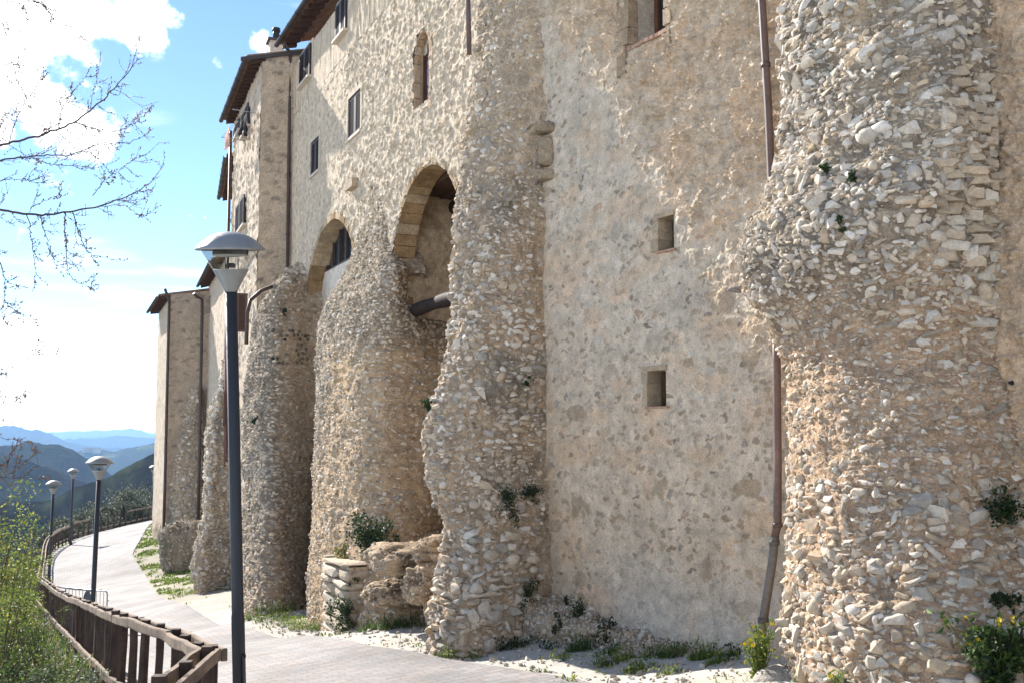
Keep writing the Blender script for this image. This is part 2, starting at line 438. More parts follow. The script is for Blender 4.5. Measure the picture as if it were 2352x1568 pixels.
def on_ground(px, py, lo=3.0, hi=95.0):
    d = ray(px, py); Y = np.linspace(lo, hi, 1500); P = d[None] * (Y / d[1])[:, None]
    g = ground(P[:, 0], P[:, 1], False); k = np.argmax(P[:, 2] < g)
    if P[k, 2] >= g[k]: k = len(Y) - 1
    return np.array((P[k, 0], P[k, 1], g[k]))

def build_ground():
    xs = np.unique(np.concatenate((np.arange(-130, -44, 4.0), np.arange(-44, -26, 0.7), np.arange(-26, 9, 0.22), np.arange(9, 40, 3.0))))
    ys = np.unique(np.concatenate((np.arange(-14, 2, 0.8), np.arange(2, 40, 0.22), np.arange(40, 85, 0.5), np.arange(85, 200, 4.0))))
    X, Y = np.meshgrid(xs, ys, indexing='ij')
    d = left_dist(X, Y); Z = ground(X, Y)
    near = np.exp(-np.maximum(d, 0) * 0.1)
    Z = Z + near * (0.03 * fbm(np.stack((X, Y), -1) * 2.5, 3, 5) + 0.012 * fbm(np.stack((X, Y), -1) * 9, 2, 8)) + smooth(0.8, 3, d) * 0.25 * fbm(np.stack((X, Y), -1) * 0.8, 3, 15)
    P2 = np.stack((X, Y), -1)
    n1 = fbm(P2 * 0.9, 4, 21); n2 = fbm(P2 * 5, 3, 22)
    C = np.zeros(X.shape + (3,)); C[:] = (0.50, 0.475, 0.425)
    C = lerp(C, np.array((0.36, 0.33, 0.265)), smooth(24, 32, Y)[..., None])
    C *= (1 + 0.16 * n2)[..., None]
    soil = smooth(0.05, 0.5, n1 + 0.4 * n2)[..., None]; C = lerp(C, np.array((0.42, 0.37, 0.28)), soil * 0.55)
    gr = (smooth(28, 34, Y) * smooth(0.0, 0.25, n1 + 0.25 * n2 - 0.02))[..., None]; C = lerp(C, np.array((0.15, 0.20, 0.045)), gr * 0.85)
    left = smooth(0.1, 0.5, d + 0.2 * n2)[..., None]
    bank = lerp(np.array((0.10, 0.085, 0.05)), np.array((0.10, 0.12, 0.035)), smooth(-0.2, 0.3, n1)[..., None])
    C = lerp(C, bank, left)
    mb = MB(); mb.grid(np.stack((X, Y, Z), -1), 0, C)
    o = mb.build('ground', M['gravel']); tag(o, kind='structure')
build_ground()

# ---- paved path
def paver_mat():
    m, nt, N, L, B = new_mat('pavers')
    uv = N.new('ShaderNodeUVMap'); uv.uv_map = 'UVMap'
    br = N.new('ShaderNodeTexBrick'); br.inputs['Scale'].default_value = 1.0
    br.inputs['Brick Width'].default_value = 0.24; br.inputs['Row Height'].default_value = 0.118; br.inputs['Mortar Size'].default_value = 0.005
    br.inputs['Mortar Smooth'].default_value = 0.4; br.inputs['Bias'].default_value = -0.1
    br.inputs['Color1'].default_value = (0.25, 0.240, 0.236, 1); br.inputs['Color2'].default_value = (0.32, 0.308, 0.303, 1); br.inputs['Mortar'].default_value = (0.13, 0.12, 0.11, 1)
    wv = N.new('ShaderNodeTexNoise'); wv.inputs['Scale'].default_value = 1.6; wv.inputs['Detail'].default_value = 2; L.new(uv.outputs[0], wv.inputs['Vector'])
    ofs = N.new('ShaderNodeVectorMath'); ofs.operation = 'MULTIPLY_ADD'; L.new(wv.outputs['Color'], ofs.inputs[0]); ofs.inputs[1].default_value = (0.03, 0.03, 0); L.new(uv.outputs[0], ofs.inputs[2])
    L.new(ofs.outputs[0], br.inputs['Vector'])
    # pinkish and grey blocks
    vo = N.new('ShaderNodeTexVoronoi'); vo.inputs['Scale'].default_value = 1.0
    mp = N.new('ShaderNodeMapping'); mp.inputs['Scale'].default_value = (4.2, 8.5, 1); L.new(ofs.outputs[0], mp.inputs[0]); L.new(mp.outputs[0], vo.inputs['Vector'])
    sp = N.new('ShaderNodeSeparateColor'); L.new(vo.outputs['Color'], sp.inputs[0])
    cr = N.new('ShaderNodeValToRGB'); L.new(sp.outputs[0], cr.inputs[0])
    e = cr.color_ramp.elements; e[0].color = (1.0, 0.91, 0.86, 1); e[0].position = 0.1; e[1].color = (1.04, 1.0, 0.98, 1); e[1].position = 0.5
    x = cr.color_ramp.elements.new(0.85); x.color = (0.92, 0.95, 0.97, 1)
    mu = N.new('ShaderNodeMix'); mu.data_type = 'RGBA'; mu.blend_type = 'MULTIPLY'; mu.inputs[0].default_value = 1.0
    L.new(br.outputs['Color'], mu.inputs[6]); L.new(cr.outputs[0], mu.inputs[7])
    n1 = N.new('ShaderNodeTexNoise'); n1.inputs['Scale'].default_value = 0.5; n1.inputs['Detail'].default_value = 7; L.new(uv.outputs[0], n1.inputs['Vector'])
    n2 = N.new('ShaderNodeTexNoise'); n2.inputs['Scale'].default_value = 45; n2.inputs['Detail'].default_value = 3; L.new(uv.outputs[0], n2.inputs['Vector'])
    r1 = N.new('ShaderNodeMapRange'); r1.inputs['From Min'].default_value = .3; r1.inputs['From Max'].default_value = .7; r1.inputs['To Min'].default_value = .68; r1.inputs['To Max'].default_value = 1.2; L.new(n1.outputs[0], r1.inputs[0])
    r2 = N.new('ShaderNodeMapRange'); r2.inputs['From Min'].default_value = .3; r2.inputs['From Max'].default_value = .7; r2.inputs['To Min'].default_value = .8; r2.inputs['To Max'].default_value = 1.15; L.new(n2.outputs[0], r2.inputs[0])
    mm = N.new('ShaderNodeMath'); mm.operation = 'MULTIPLY'; L.new(r1.outputs[0], mm.inputs[0]); L.new(r2.outputs[0], mm.inputs[1])
    sc = N.new('ShaderNodeVectorMath'); sc.operation = 'SCALE'; L.new(mu.outputs[2], sc.inputs[0]); L.new(mm.outputs[0], sc.inputs['Scale'])
    L.new(sc.outputs[0], B.inputs['Base Color'])
    inv = N.new('ShaderNodeMath'); inv.operation = 'SUBTRACT'; inv.inputs[0].default_value = 1.0; L.new(br.outputs['Fac'], inv.inputs[1])
    hh = N.new('ShaderNodeMath'); hh.operation = 'MULTIPLY_ADD'; L.new(n2.outputs[0], hh.inputs[0]); hh.inputs[1].default_value = 0.5; L.new(inv.outputs[0], hh.inputs[2])
    h2 = N.new('ShaderNodeMath'); h2.operation = 'MULTIPLY_ADD'; L.new(sp.outputs[1], h2.inputs[0]); h2.inputs[1].default_value = 0.6; L.new(hh.outputs[0], h2.inputs[2])
    bp = N.new('ShaderNodeBump'); bp.inputs['Strength'].default_value = 0.5; bp.inputs['Distance'].default_value = 0.008; L.new(h2.outputs[0], bp.inputs['Height']); L.new(bp.outputs[0], B.inputs['Normal'])
    B.inputs['Roughness'].default_value = 0.85; B.inputs['Specular IOR Level'].default_value = 0.25
    return m
EDGE_R = [np.array((3.4, 4.2)), np.array((1.9, 8.7))] + [on_ground(px, py)[:2] for px, py in ((1330, 1568), (1091, 1529), (850, 1489), (690, 1463), (565, 1441), (440, 1398), (365, 1370), (335, 1323), (304, 1275), (311, 1258), (322, 1240), (345, 1203))] + [np.array((-20.5, 76.0)), np.array((-17, 86))]
EDGE_L = [np.array((-2.1, -2.0)), np.array((-2.15, 5.0))] + [np.array(q[:2]) for q in FT1 + FT2[1:] + FT3]
def resample(poly, n):
    poly = np.asarray(poly); s = np.concatenate(([0], np.cumsum(np.sqrt((np.diff(poly, axis=0) ** 2).sum(1)))))
    u = np.linspace(0, s[-1], n); return np.stack([np.interp(u, s, poly[:, k]) for k in range(poly.shape[1])], 1), u
def build_path():
    # left edge lies just inside the fence
    L0, sL = resample(EDGE_L, 500); T = np.gradient(L0, axis=0); T /= np.linalg.norm(T, axis=1)[:, None]
    for _ in range(6): L0[1:-1] = (L0[:-2] + 2 * L0[1:-1] + L0[2:]) / 4
    Lp = L0 + np.stack((T[:, 1], -T[:, 0]), 1) * 0.3
    R0, sR = resample([np.array((4.0, -2.0))] + EDGE_R, 900)
    # join each left point with the right point level with it
    k = 0; R = []
    for i in range(len(Lp)):
        best = np.argmin((((R0 - Lp[i]) @ T[i]) ** 2) + 1e-3 * ((R0 - Lp[i]) ** 2).sum(1)); k = max(k, min(best, k + 6)); R.append(R0[k])
    R = np.array(R)
    nv = 26; v = np.linspace(0, 1, nv)[None, :, None]
    P = Lp[:, None] * (1 - v) + R[:, None] * v
    Z = ground(P[..., 0], P[..., 1], False) + 0.035
    V = np.concatenate((P, Z[..., None]), -1)
    mb = MB(); mb.grid(V, 0, (1, 1, 1), True, flip=True)
    o = mb.build('path', paver_mat()); tag(o, kind='structure')
    W = np.linalg.norm(R - Lp, axis=1)
    U = np.stack((np.broadcast_to(sL[:, None], P.shape[:2]), v[..., 0] * W[:, None]), -1).reshape(-1, 2)
    # courses run across the path
    U = U[:, ::-1]
    uvl = o.data.uv_layers.new(name='UVMap'); idx = np.empty(len(o.data.loops), np.int32); o.data.loops.foreach_get('vertex_index', idx)
    uvl.data.foreach_set('uv', U[idx].astype(np.float32).ravel())
build_path()

# ---- hills and valley
def hill(name, pts, R, depth, foot, seed, cols, amp=1.0, rows=46, cell=1.0):
    px = np.arange(-1100, 1000, 4.0 if R > 900 else 3.0)
    xs = [p[0] for p in pts]; ys = [p[1] for p in pts]
    py = np.interp(px, xs, ys)
    for _ in range(3): py[1:-1] = (py[:-2] + 2 * py[1:-1] + py[2:]) / 4
    out = px < xs[0]; py = py + np.where(out, 10 * vnoise(np.stack((px * 0.012, px * 0 + seed), -1), seed) - 10 * vnoise(np.array([[xs[0] * 0.012, seed]]), seed), 0)
    top = np.array([at(a, b, R) for a, b in zip(px, py)])
    s = np.linspace(-1, 1.0, rows)                       # -1 foot in front, 0 crest, 1 foot behind
    prof = np.where(s < 0, (1 + s), 1 - s * 0.8)
    prof = prof ** 0.85
    P = np.zeros((len(px), rows, 3))
    for j, sj in enumerate(s):
        Rj = R + depth * sj
        P[:, j, 0] = top[:, 0] * Rj / R; P[:, j, 1] = top[:, 1] * Rj / R
        P[:, j, 2] = foot + (top[:, 2] - foot) * prof[j]
    q = P[..., :2] / (depth * 0.55)
    g = fbm(q, 5, seed) * (1 - np.abs(prof)[None]) * 0.9 + fbm(q * 5, 4, seed + 3) * 0.10
    P[..., 2] += amp * depth * 0.16 * g
    tree = fbm(P[..., :2] / (R * 0.006 * cell), 3, seed + 9)
    P[..., 2] += R * 0.0016 * tree * cell
    n = fbm(q * 2.2, 4, seed + 20); n2 = fbm(q * 9, 3, seed + 30)
    c0, c1, c2 = [np.array(c) for c in cols]
    C = lerp(c0, c1, smooth(-0.35, 0.35, n + 0.4 * n2)[..., None]); C = lerp(C, c2, smooth(0.25, 0.5, n2 + 0.5 * n)[..., None])
    mb = MB(); mb.grid(P, 0, C, True)
    o = mb.build(name, M['hill']); tag(o, kind='structure'); return P
FOREST = ((0.020, 0.022, 0.017), (0.036, 0.029, 0.026), (0.035, 0.038, 0.022))
hill('hills', [(-400, 1010), (-100, 1000), (87, 991), (141, 992), (201, 990), (262, 986), (312, 989), (360, 998), (420, 1004), (600, 1000)], 12000, 2500, -230, 1, FOREST)
hill('hills', [(-400, 1000), (0, 980), (36, 980), (60, 985), (87, 992), (121, 1002), (141, 1008), (171, 1016), (242, 1026), (420, 1035)], 6000, 1500, -230, 2, FOREST)
hill('hills', [(-100, 1040), (60, 1025), (120, 1012), (157, 1004), (191, 1006), (221, 1008), (302, 1001), (360, 1005), (500, 1000)], 7500, 1500, -230, 3, FOREST)
H3P = [(-100, 1050), (120, 1036), (190, 1034), (232, 1036), (262, 1036), (302, 1028), (332, 1024), (360, 1021), (450, 1010)]
hill('hills', H3P, 3200, 900, -200, 4, ((0.03, 0.034, 0.022), (0.045, 0.05, 0.028), (0.12, 0.145, 0.055)))
hill('hills', [(-400, 1030), (-100, 1022), (0, 1018), (80, 1017), (131, 1018), (161, 1028), (191, 1044), (221, 1060), (252, 1084), (300, 1110), (420, 1150)], 1500, 520, -170, 5, FOREST)
hill('hills', [(-300, 1048), (0, 1044), (60, 1046), (91, 1060), (141, 1078), (181, 1096), (240, 1120), (330, 1150)], 1000, 300, -150, 6, ((0.018, 0.022, 0.016), (0.034, 0.028, 0.024), (0.042, 0.05, 0.026)))
hill('hills', [(-300, 1175), (0, 1151), (60, 1147), (101, 1141), (141, 1125), (171, 1108), (201, 1105), (242, 1094), (282, 1072), (302, 1061), (322, 1053), (358, 1036), (420, 1005), (560, 960)], 520, 260, -130, 8, ((0.012, 0.016, 0.013), (0.022, 0.021, 0.018), (0.045, 0.052, 0.028)), 0.7)
def build_valley():
    r = np.concatenate((np.arange(60, 400, 20.0), np.geomspace(400, 30000, 40))); a = np.radians(np.linspace(-85, 85, 120))
    Rr, A = np.meshgrid(r, a, indexing='ij')
    X, Y = Rr * np.sin(A), Rr * np.cos(A)
    Z = np.interp(Rr, [60, 180, 400, 30000], [-75, -140, -210, -235]) + 0.02 * np.minimum(Rr, 900) * fbm(np.stack((X, Y), -1) / 220, 4, 44)
    n = fbm(np.stack((X, Y), -1) / 120, 4, 45)
    C = lerp(np.array((0.06, 0.065, 0.03)), np.array((0.12, 0.15, 0.05)), smooth(-0.2, 0.3, n)[..., None])
    mb = MB(); mb.grid(np.stack((X, Y, Z), -1), 0, C, True); tag(mb.build('valley', M['hill']), kind='structure')
build_valley()

# village houses far down the valley
def build_village():
    for i, (px, w, lab) in enumerate(((196, 15, 'pale farmhouse far down the valley, leftmost of the tiny houses'), (206, 20, 'tiny cream house in the valley, second from the left'),
                                      (213, 13, 'smallest white house of the distant village row'), (224, 17, 'tiny grey walled house in the valley, rightmost of the row'))):
        c = at(px, np.interp(px, [p[0] for p in H3P], [p[1] for p in H3P]) , 3150)
        o = empty('village_house', c - np.array((0, 0, 4)))
        mb = MB(); mb.box(c + np.array((0, 0, 1)), (w, 9, 12), None, 0, (0.62, 0.6, 0.55)); mb.build('wall', M['masonry_far'], o)
        h = w / 2 + 0.6
        mb = MB(); V = np.array([(-h, -5, 7), (h, -5, 7), (h, 5, 7), (-h, 5, 7), (-h, 0, 10.2), (h, 0, 10.2)]) + c
        mb.add(V, [np.array([(0, 1, 5, 4), (2, 3, 4, 5), (3, 2, 1, 0)]), np.array([(0, 4, 3), (1, 2, 5)])], 0, (0.3, 0.2, 0.14)); mb.build('roof', M['tile'], o)
        tag(o, lab, 'house', 'village houses in the valley')
build_village()
# ================================================================== MASONRY TOOLS
def rubble(T, Z, seed, size, cover, amp, mortar, palette, rmin=0.26, rmax=0.5, rough=0.4, warp=0.35, fade=0.0):
    """rubble stones in mortar on a (t, z) sheet: returns relief in metres and the stones' own colours"""
    P = np.stack((T / size[0], Z / size[1]), -1)
    w = np.stack((fbm(P * 1.3, 3, seed + 50), fbm(P * 1.3 + 9, 3, seed + 51)), -1)
    F1, F2, ID = worley(P + warp * w, seed)
    h1 = np.modf(ID * 91.7)[0]; h2 = np.modf(ID * 277.3)[0]; h3 = np.modf(ID * 517.9)[0]
    r = lerp(rmin, rmax, h1); r = np.minimum(r, 0.5)
    edge = np.minimum(r - F1, (F2 - F1) * 0.5 - 0.02)
    edge = edge + 0.08 * fbm(P * 5, 3, seed + 60)
    m = smooth(0.0, 0.06, edge) * (h2 < cover)
    relief = m * lerp(0.35, 1.0, h3) * (0.65 + 0.35 * smooth(0.0, 0.3, edge))
    relief = relief + m * rough * fbm(P * 4.5, 4, seed + 61)
    pal = np.array(palette); k = np.minimum((np.modf(ID * 773.1)[0] * len(pal)).astype(int), len(pal) - 1)
    C = pal[k] * (0.82 + 0.36 * np.modf(ID * 1331.7)[0])[..., None]
    mo = np.asarray(mortar) * (1 + 0.10 * fbm(np.stack((T, Z), -1) * 1.1, 4, seed + 62))[..., None] * (1 + 0.10 * fbm(np.stack((T, Z), -1) * 7, 3, seed + 63))[..., None]
    op = 1 - fade * np.modf(ID * 2117.3)[0] ** .6 * 0.95
    return amp * relief, lerp(mo, C, (m * op)[..., None] * 0.9), m

def facade(mb, fr, tr, zr, res, pfun, holes=(), arches=(), mat=0, reveal=(0.5, 0.43, 0.33), flip=None):
    ts = np.arange(tr[0], tr[1] + res * 0.5, res); zs = np.arange(zr[0], zr[1] + res * 0.5, res)
    for h in holes:
        ts = np.concatenate((ts[(np.abs(ts - h[0]) > res * .4) & (np.abs(ts - h[1]) > res * .4)], h[:2])); zs = np.concatenate((zs[(np.abs(zs - h[2]) > res * .4) & (np.abs(zs - h[3]) > res * .4)], h[2:4]))
    ts = np.unique(ts); zs = np.unique(zs)
    T, Z = np.meshgrid(ts, zs, indexing='ij')
    p, C = pfun(T, Z)
    for h in holes:                                        # calm the relief on the arrises of an opening
        dist = np.maximum(np.maximum(h[0] - T, T - h[1]), np.maximum(h[2] - Z, Z - h[3]))
        p = p * smooth(-0.001, 0.12, dist) + 0.0
    P = fr.pt(T, p, Z)
    tc = (ts[:-1] + ts[1:])[:, None] / 2; zc = (zs[:-1] + zs[1:])[None] / 2
    keep = np.ones((len(ts) - 1, len(zs) - 1), bool)
    for h in holes: keep &= ~((tc > h[0]) & (tc < h[1]) & (zc > h[2]) & (zc < h[3]))
    for a in arches: keep &= ~a(tc + 0 * zc, zc + 0 * tc)
    e1 = np.append(fr.d, 0.0); nrm = np.cross(e1, (0, 0, 1)); fl = nrm[:2].dot(fr.n) < 0
    mb.grid(P, mat, C, True, keep, fl)
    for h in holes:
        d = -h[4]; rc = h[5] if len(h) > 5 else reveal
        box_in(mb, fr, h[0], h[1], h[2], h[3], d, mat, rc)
def box_in(mb, fr, t0, t1, z0, z1, d, mat, col, back=True):
    """the inside of a recess: reveals, sill, lintel and back"""
    n = max(2, int((z1 - z0) / 0.06))
    def sheet(a, b, c):                                   # a -> b -> (a+c)
        a, b, c = [np.asarray(x, float) for x in (a, b, c)]
        nu = max(2, int(np.linalg.norm(b - a) / 0.07)); nv = max(2, int(np.linalg.norm(c - a) / 0.07))
        u = np.linspace(0, 1, nu)[:, None, None]; v = np.linspace(0, 1, nv)[None, :, None]
        Q = a + (b - a) * u + (c - a) * v
        X = fr.pt(Q[..., 0], Q[..., 1], Q[..., 2]); nz = fbm(X * 5, 3, 77)
        inner = (np.abs(u - 0.5) < 0.49) & (np.abs(v - 0.5) < 0.49)
        X = X + 0.012 * nz[..., None] * inner
        mb.grid(X, mat, np.asarray(col) * (1 + 0.18 * nz[..., None]), True)
    sheet((t0, 0, z0), (t0, d, z0), (t0, 0, z1)); sheet((t1, 0, z0), (t1, d, z0), (t1, 0, z1))
    sheet((t0, 0, z0), (t1, 0, z0), (t0, d, z0)); sheet((t0, 0, z1), (t1, 0, z1), (t0, d, z1))
    if back:
        col = np.asarray(col) * (1.0 if abs(d) < .3 else .12); sheet((t0, d, z0), (t1, d, z0), (t0, d, z1))  # deep backs coloured near black to stand in for inner shade

# ---- loose stone prototypes
def make_protos():
    ang, rnd = [], []
    rg = np.random.default_rng(3)
    for k in range(16):
        bm = bmesh.new()
        pts = rg.normal(size=(15, 3)); pts /= np.linalg.norm(pts, axis=1)[:, None]
        pts = np.sign(pts) * np.abs(pts) ** 0.7; pts *= rg.uniform(0.8, 1.1, (15, 1)); pts *= np.array((1.0, rg.uniform(0.34, 0.68), rg.uniform(0.6, 0.95)))
        for p in pts: bm.verts.new(p)
        bmesh.ops.convex_hull(bm, input=bm.verts)
        bmesh.ops.delete(bm, geom=[v for v in bm.verts if not v.link_faces], context='VERTS')
        bmesh.ops.triangulate(bm, faces=bm.faces)
        bm.verts.index_update(); bmesh.ops.recalc_face_normals(bm, faces=bm.faces)
        ang.append((np.array([v.co[:] for v in bm.verts]), np.array([[v.index for v in f.verts] for f in bm.faces]))); bm.free()
    for k in range(6):
        bm = bmesh.new(); bmesh.ops.create_icosphere(bm, subdivisions=2, radius=1)
        V = np.array([v.co[:] for v in bm.verts]); V = V * (1 + 0.16 * vnoise(V * 1.6 + k * 9, k))[:, None]; V *= np.array((1, rg.uniform(.55, .8), rg.uniform(.6, .8)))
        rnd.append((V, np.array([[v.index for v in f.verts] for f in bm.faces]))); bm.free()
    return ang, rnd
ANG, RND = make_protos()
def scatter_stones(mb, P, Nn, spacing, sizef, colf, densf, seed, mat=1, rnd_share=0.1, sink=0.3, flat=0.75, maxn=6000, course=0.0, tight=0.66):
    """set stones into a gridded surface P with normals Nn"""
    rg = np.random.default_rng(seed)
    du = np.linalg.norm(P[1:, :-1] - P[:-1, :-1], axis=-1); dv = np.linalg.norm(P[:-1, 1:] - P[:-1, :-1], axis=-1)
    A = (du * dv); w = (A / A.sum()).ravel()
    want = int(A.sum() / spacing ** 2 * 5); pick = rg.choice(len(w), size=want, p=w)
    I, J = np.unravel_index(pick, A.shape); u, v = rg.random(want)[:, None], rg.random(want)[:, None]
    X = (P[I, J] * (1 - u) + P[I + 1, J] * u) * (1 - v) + (P[I, J + 1] * (1 - u) + P[I + 1, J + 1] * u) * v
    Nx = Nn[I, J]
    keep = rg.random(want) < densf(X); X, Nx = X[keep], Nx[keep]
    size = sizef(X, rg); order = np.argsort(-size + rg.normal(size=len(size)) * 0.03)
    cellsz = spacing * 1.3; occ = {}; n = 0
    for i in order:
        x = X[i]; s = size[i]
        if course: x = x.copy(); x[2] = round(x[2] / course) * course + rg.normal() * course * .16
        y = x * np.array((1, 1, 1.75)); key = tuple(np.floor(y / cellsz).astype(int)); bad = False
        for dx in (-1, 0, 1):
            for dy in (-1, 0, 1):
                for dz in (-1, 0, 1):
                    for (q, sq) in occ.get((key[0] + dx, key[1] + dy, key[2] + dz), ()):
                        if (y[0] - q[0]) ** 2 + (y[1] - q[1]) ** 2 + (y[2] - q[2]) ** 2 < (tight * (s + sq)) ** 2: bad = True
        if bad: continue
        occ.setdefault(key, []).append((y, s)); n += 1
        if n > maxn: break
        rdm = rg.random() < rnd_share
        V, F = (RND if rdm else ANG)[rg.integers(6 if rdm else 16)]
        bx, by, bz = basis(Nx[i])
        a = rg.normal() * (0.16 if rg.random() < flat else 0.9)           # beds mostly lie level
        ca, sa = math.cos(a), math.sin(a); e1 = ca * bx + sa * by
        tl = rg.normal(size=2) * 0.28; e3 = bz + tl[0] * e1 + tl[1] * (-sa * bx + ca * by); e3 /= np.linalg.norm(e3); e1 = e1 - e3 * e1.dot(e3); e1 /= np.linalg.norm(e1); e2 = np.cross(e3, e1)
        k = s * rg.uniform(0.8, 1.2, 3)
        if rg.random() < .18: k = k * np.array((.7, 1.35, 1.0))
        Vw = x - Nx[i] * s * (sink(x) if callable(sink) else sink) + (V * k) @ np.stack((e1, e2, e3))
        mb.add(Vw, F, mat, colf(x, rg), rdm)
    return n
def grid_normals(P, toward=None):
    a = np.gradient(P, axis=0); b = np.gradient(P, axis=1); n = np.cross(a, b); n /= np.linalg.norm(n, axis=-1)[..., None] + 1e-12
    if toward is not None and (n.reshape(-1, 3) @ np.append(toward, 0.0)).mean() < 0: n = -n
    return n
def loft(rows, nu, nz, sm=2):
    """rows: list of K x 3 arrays from top to bottom"""
    rows = np.array(rows); m = rows.shape[0]
    cz = rows.mean(1)[:, 2]; s = (cz - cz[0]) / (cz[-1] - cz[0])
    u = np.linspace(0, 1, nz); G = np.empty((nz, rows.shape[1], 3))
    for k in range(rows.shape[1]):
        for c in range(3): G[:, k, c] = np.interp(u, s, rows[:, k, c])
    q = max(1, int(nz * 0.012))
    for _ in range(q * sm): G[1:-1] = (G[:-2] + 2 * G[1:-1] + G[2:]) / 4
    out = np.empty((nz, nu, 3))
    for i in range(nz):
        pl = G[i]
        for _ in range(2):
            a = 0.75 * pl[:-1] + 0.25 * pl[1:]; b = 0.25 * pl[:-1] + 0.75 * pl[1:]
            pl = np.concatenate((pl[:1], np.stack((a, b), 1).reshape(-1, 3), pl[-1:]))
        out[i], _ = resample(pl, nu)
    return out
def loft_rock(mb, rows, nu, nz, toward, disp, colf, mat=0, seed=0, sm=2, taper=True):
    P = loft(rows, nu, nz, sm); N = grid_normals(P, toward)
    for _ in range(2):
        N[1:-1, 1:-1] = (N[:-2, 1:-1] + N[2:, 1:-1] + N[1:-1, :-2] + N[1:-1, 2:]) / 4
        N /= np.linalg.norm(N, axis=-1)[..., None] + 1e-12
    d = disp(P)
    P2 = P + N * d[..., None]
    N2 = grid_normals(P2, toward); n = np.cross(P2[1, 0] - P2[0, 0], P2[0, 1] - P2[0, 0])
    g = np.cross(np.gradient(P2, axis=0), np.gradient(P2, axis=1)); fl = (g.reshape(-1, 3) @ np.append(toward, 0.0)).mean() < 0
    mb.grid(P2, mat, colf(P2, d), True, None, fl)
    return P2, N2
def rows_px(fr, spec, far_sign, backs=((0.12, 0.6), (0.35, None))):
    """spec: (py, (px, p), (px, p) ...) from the far edge to the near one; two hidden points close the far flank"""
    rows = []
    for r in spec:
        py = r[0]; pts = []
        for (px, p) in r[1:]:
            t, z = fr.hit(px, py, p); pts.append((t, p, z))
        t0, p0, z0 = pts[0]
        pre = [(t0 + far_sign * backs[1][0], -0.25, z0), (t0 + far_sign * backs[0][0], p0 * backs[0][1], z0)]
        t1, p1, z1 = pts[-1]
        post = [(t1 - far_sign * 0.12, min(-0.3, p1 - 0.4), z1)]
        q = np.array(pre + pts + post); rows.append(fr.pt(q[:, 0], q[:, 1], q[:, 2]))
    return rows
def tbox(mb, fr, t0, t1, p0, p1, z0, z1, mat=0, col=(1, 1, 1)):
    """box in wall coordinates"""
    a, b = min(t0, t1), max(t0, t1)
    q = [(a, p0), (b, p0), (b, p1), (a, p1)]
    V = np.array([fr.pt(t, p, z) for z in (z0, z1) for t, p in q])
    A = V[1] - V[0]; Bv = V[3] - V[0]
    if np.cross(A, Bv)[2] < 0: V = V[[0, 3, 2, 1, 4, 7, 6, 5]]
    mb.hexa(V, mat, col)
MORTAR = (0.43, 0.315, 0.21)
def rubble_disp(P, seed, amp=0.09, small=0.02):
    q = P.copy(); amp = amp * 1.25
    ledge = fbm(q * np.array((1.3, 1.3, 5.0)), 3, seed + 21); small_ledge = 1 - 2 * np.abs(fbm(q * np.array((2.5, 2.5, 11.0)), 3, seed + 22))
    s1 = fbm(q * 1.7, 3, seed); s2 = fbm(q * 5.5, 4, seed + 5); s3 = 1 - np.abs(fbm(q * np.array((9, 9, 13.0)), 3, seed + 9)) * 2
    return amp * s1 + amp * 0.42 * s2 + small * s3 + amp * 0.5 * ledge + 0.018 * small_ledge
WHITE_STONES = [(0.62, 0.585, 0.51), (0.55, 0.51, 0.435), (0.66, 0.63, 0.56), (0.50, 0.45, 0.365), (0.43, 0.405, 0.35), (0.56, 0.50, 0.40), (0.36, 0.34, 0.295)]
TAN_STONES = [(0.49, 0.405, 0.295), (0.53, 0.45, 0.335), (0.44, 0.365, 0.265), (0.54, 0.475, 0.37), (0.40, 0.34, 0.26)]
def pal(colors, v=0.12):
    cs = np.array(colors)
    def f(x, rg): return cs[rg.integers(len(cs))] * rg.uniform(1 - v, 1 + v)
    return f

def small_fill(mb, P, N, seed, spacing=.055, s0=.03, dens=.8, cols=None, maxn=6500, course=0.0, lim=None):
    """pinning stones between the big ones"""
    f = pal(cols or (WHITE_STONES[:6] + TAN_STONES + [(0.34, 0.29, 0.22), (0.40, 0.31, 0.2)]), .22)
    def d(X):
        v = np.clip(dens - .1 + 1.3 * fbm(X * 1.5, 3, seed + 5), .03, 1)
        return v if lim is None else v * lim(X)
    return scatter_stones(mb, P, N, spacing, lambda X, rg: np.clip(s0 * rg.gamma(7, 1 / 7, len(X)), .012, .07), f, d, seed, 1, .08, .38, .85, maxn, course, .6)
def boulder_mesh(mb, c, half, seed, R=None, e=.72, amp=.2, col=((0.40, 0.33, 0.24), (0.54, 0.465, 0.355)), pebbles=90, sub=5):
    bm = bmesh.new(); bmesh.ops.create_icosphere(bm, subdivisions=sub, radius=1); V = np.array([v.co[:] for v in bm.verts]); F = np.array([[v.index for v in f.verts] for f in bm.faces]); bm.free()
    d = amp * fbm(V * 1.4 + seed * 3.1, 4, seed) + amp * .35 * fbm(V * 4.5 + seed, 4, seed + 1) - amp * .5 * np.exp(-(fbm(V * np.array((1.5, 1.5, 2.6)) + seed, 3, seed + 2) / .05) ** 2)
    V2 = np.sign(V) * np.abs(V) ** e * (1 + d)[:, None] * np.asarray(half)
    if R is not None: V2 = V2 @ np.asarray(R).T
    C = lerp(np.array(col[0]), np.array(col[1]), smooth(-.15, .12, d)[:, None]) * (1 + .2 * fbm(V * 6, 3, seed + 3))[:, None]
    mb.add(V2 + c, F, 0, C, True); rg = np.random.default_rng(seed)
    for k in range(pebbles):
        i = rg.integers(len(V)); Vp, Fp = (RND if rg.random() < .5 else ANG)[rg.integers(6)]; mb.add(V2[i] + c + (Vp * rg.uniform(.010, .032)) @ rotm(*rg.uniform(0, 6, 3)).T, Fp, 1, np.array((WHITE_STONES + TAN_STONES)[rg.integers(12)]) * rg.uniform(.8, 1.1))
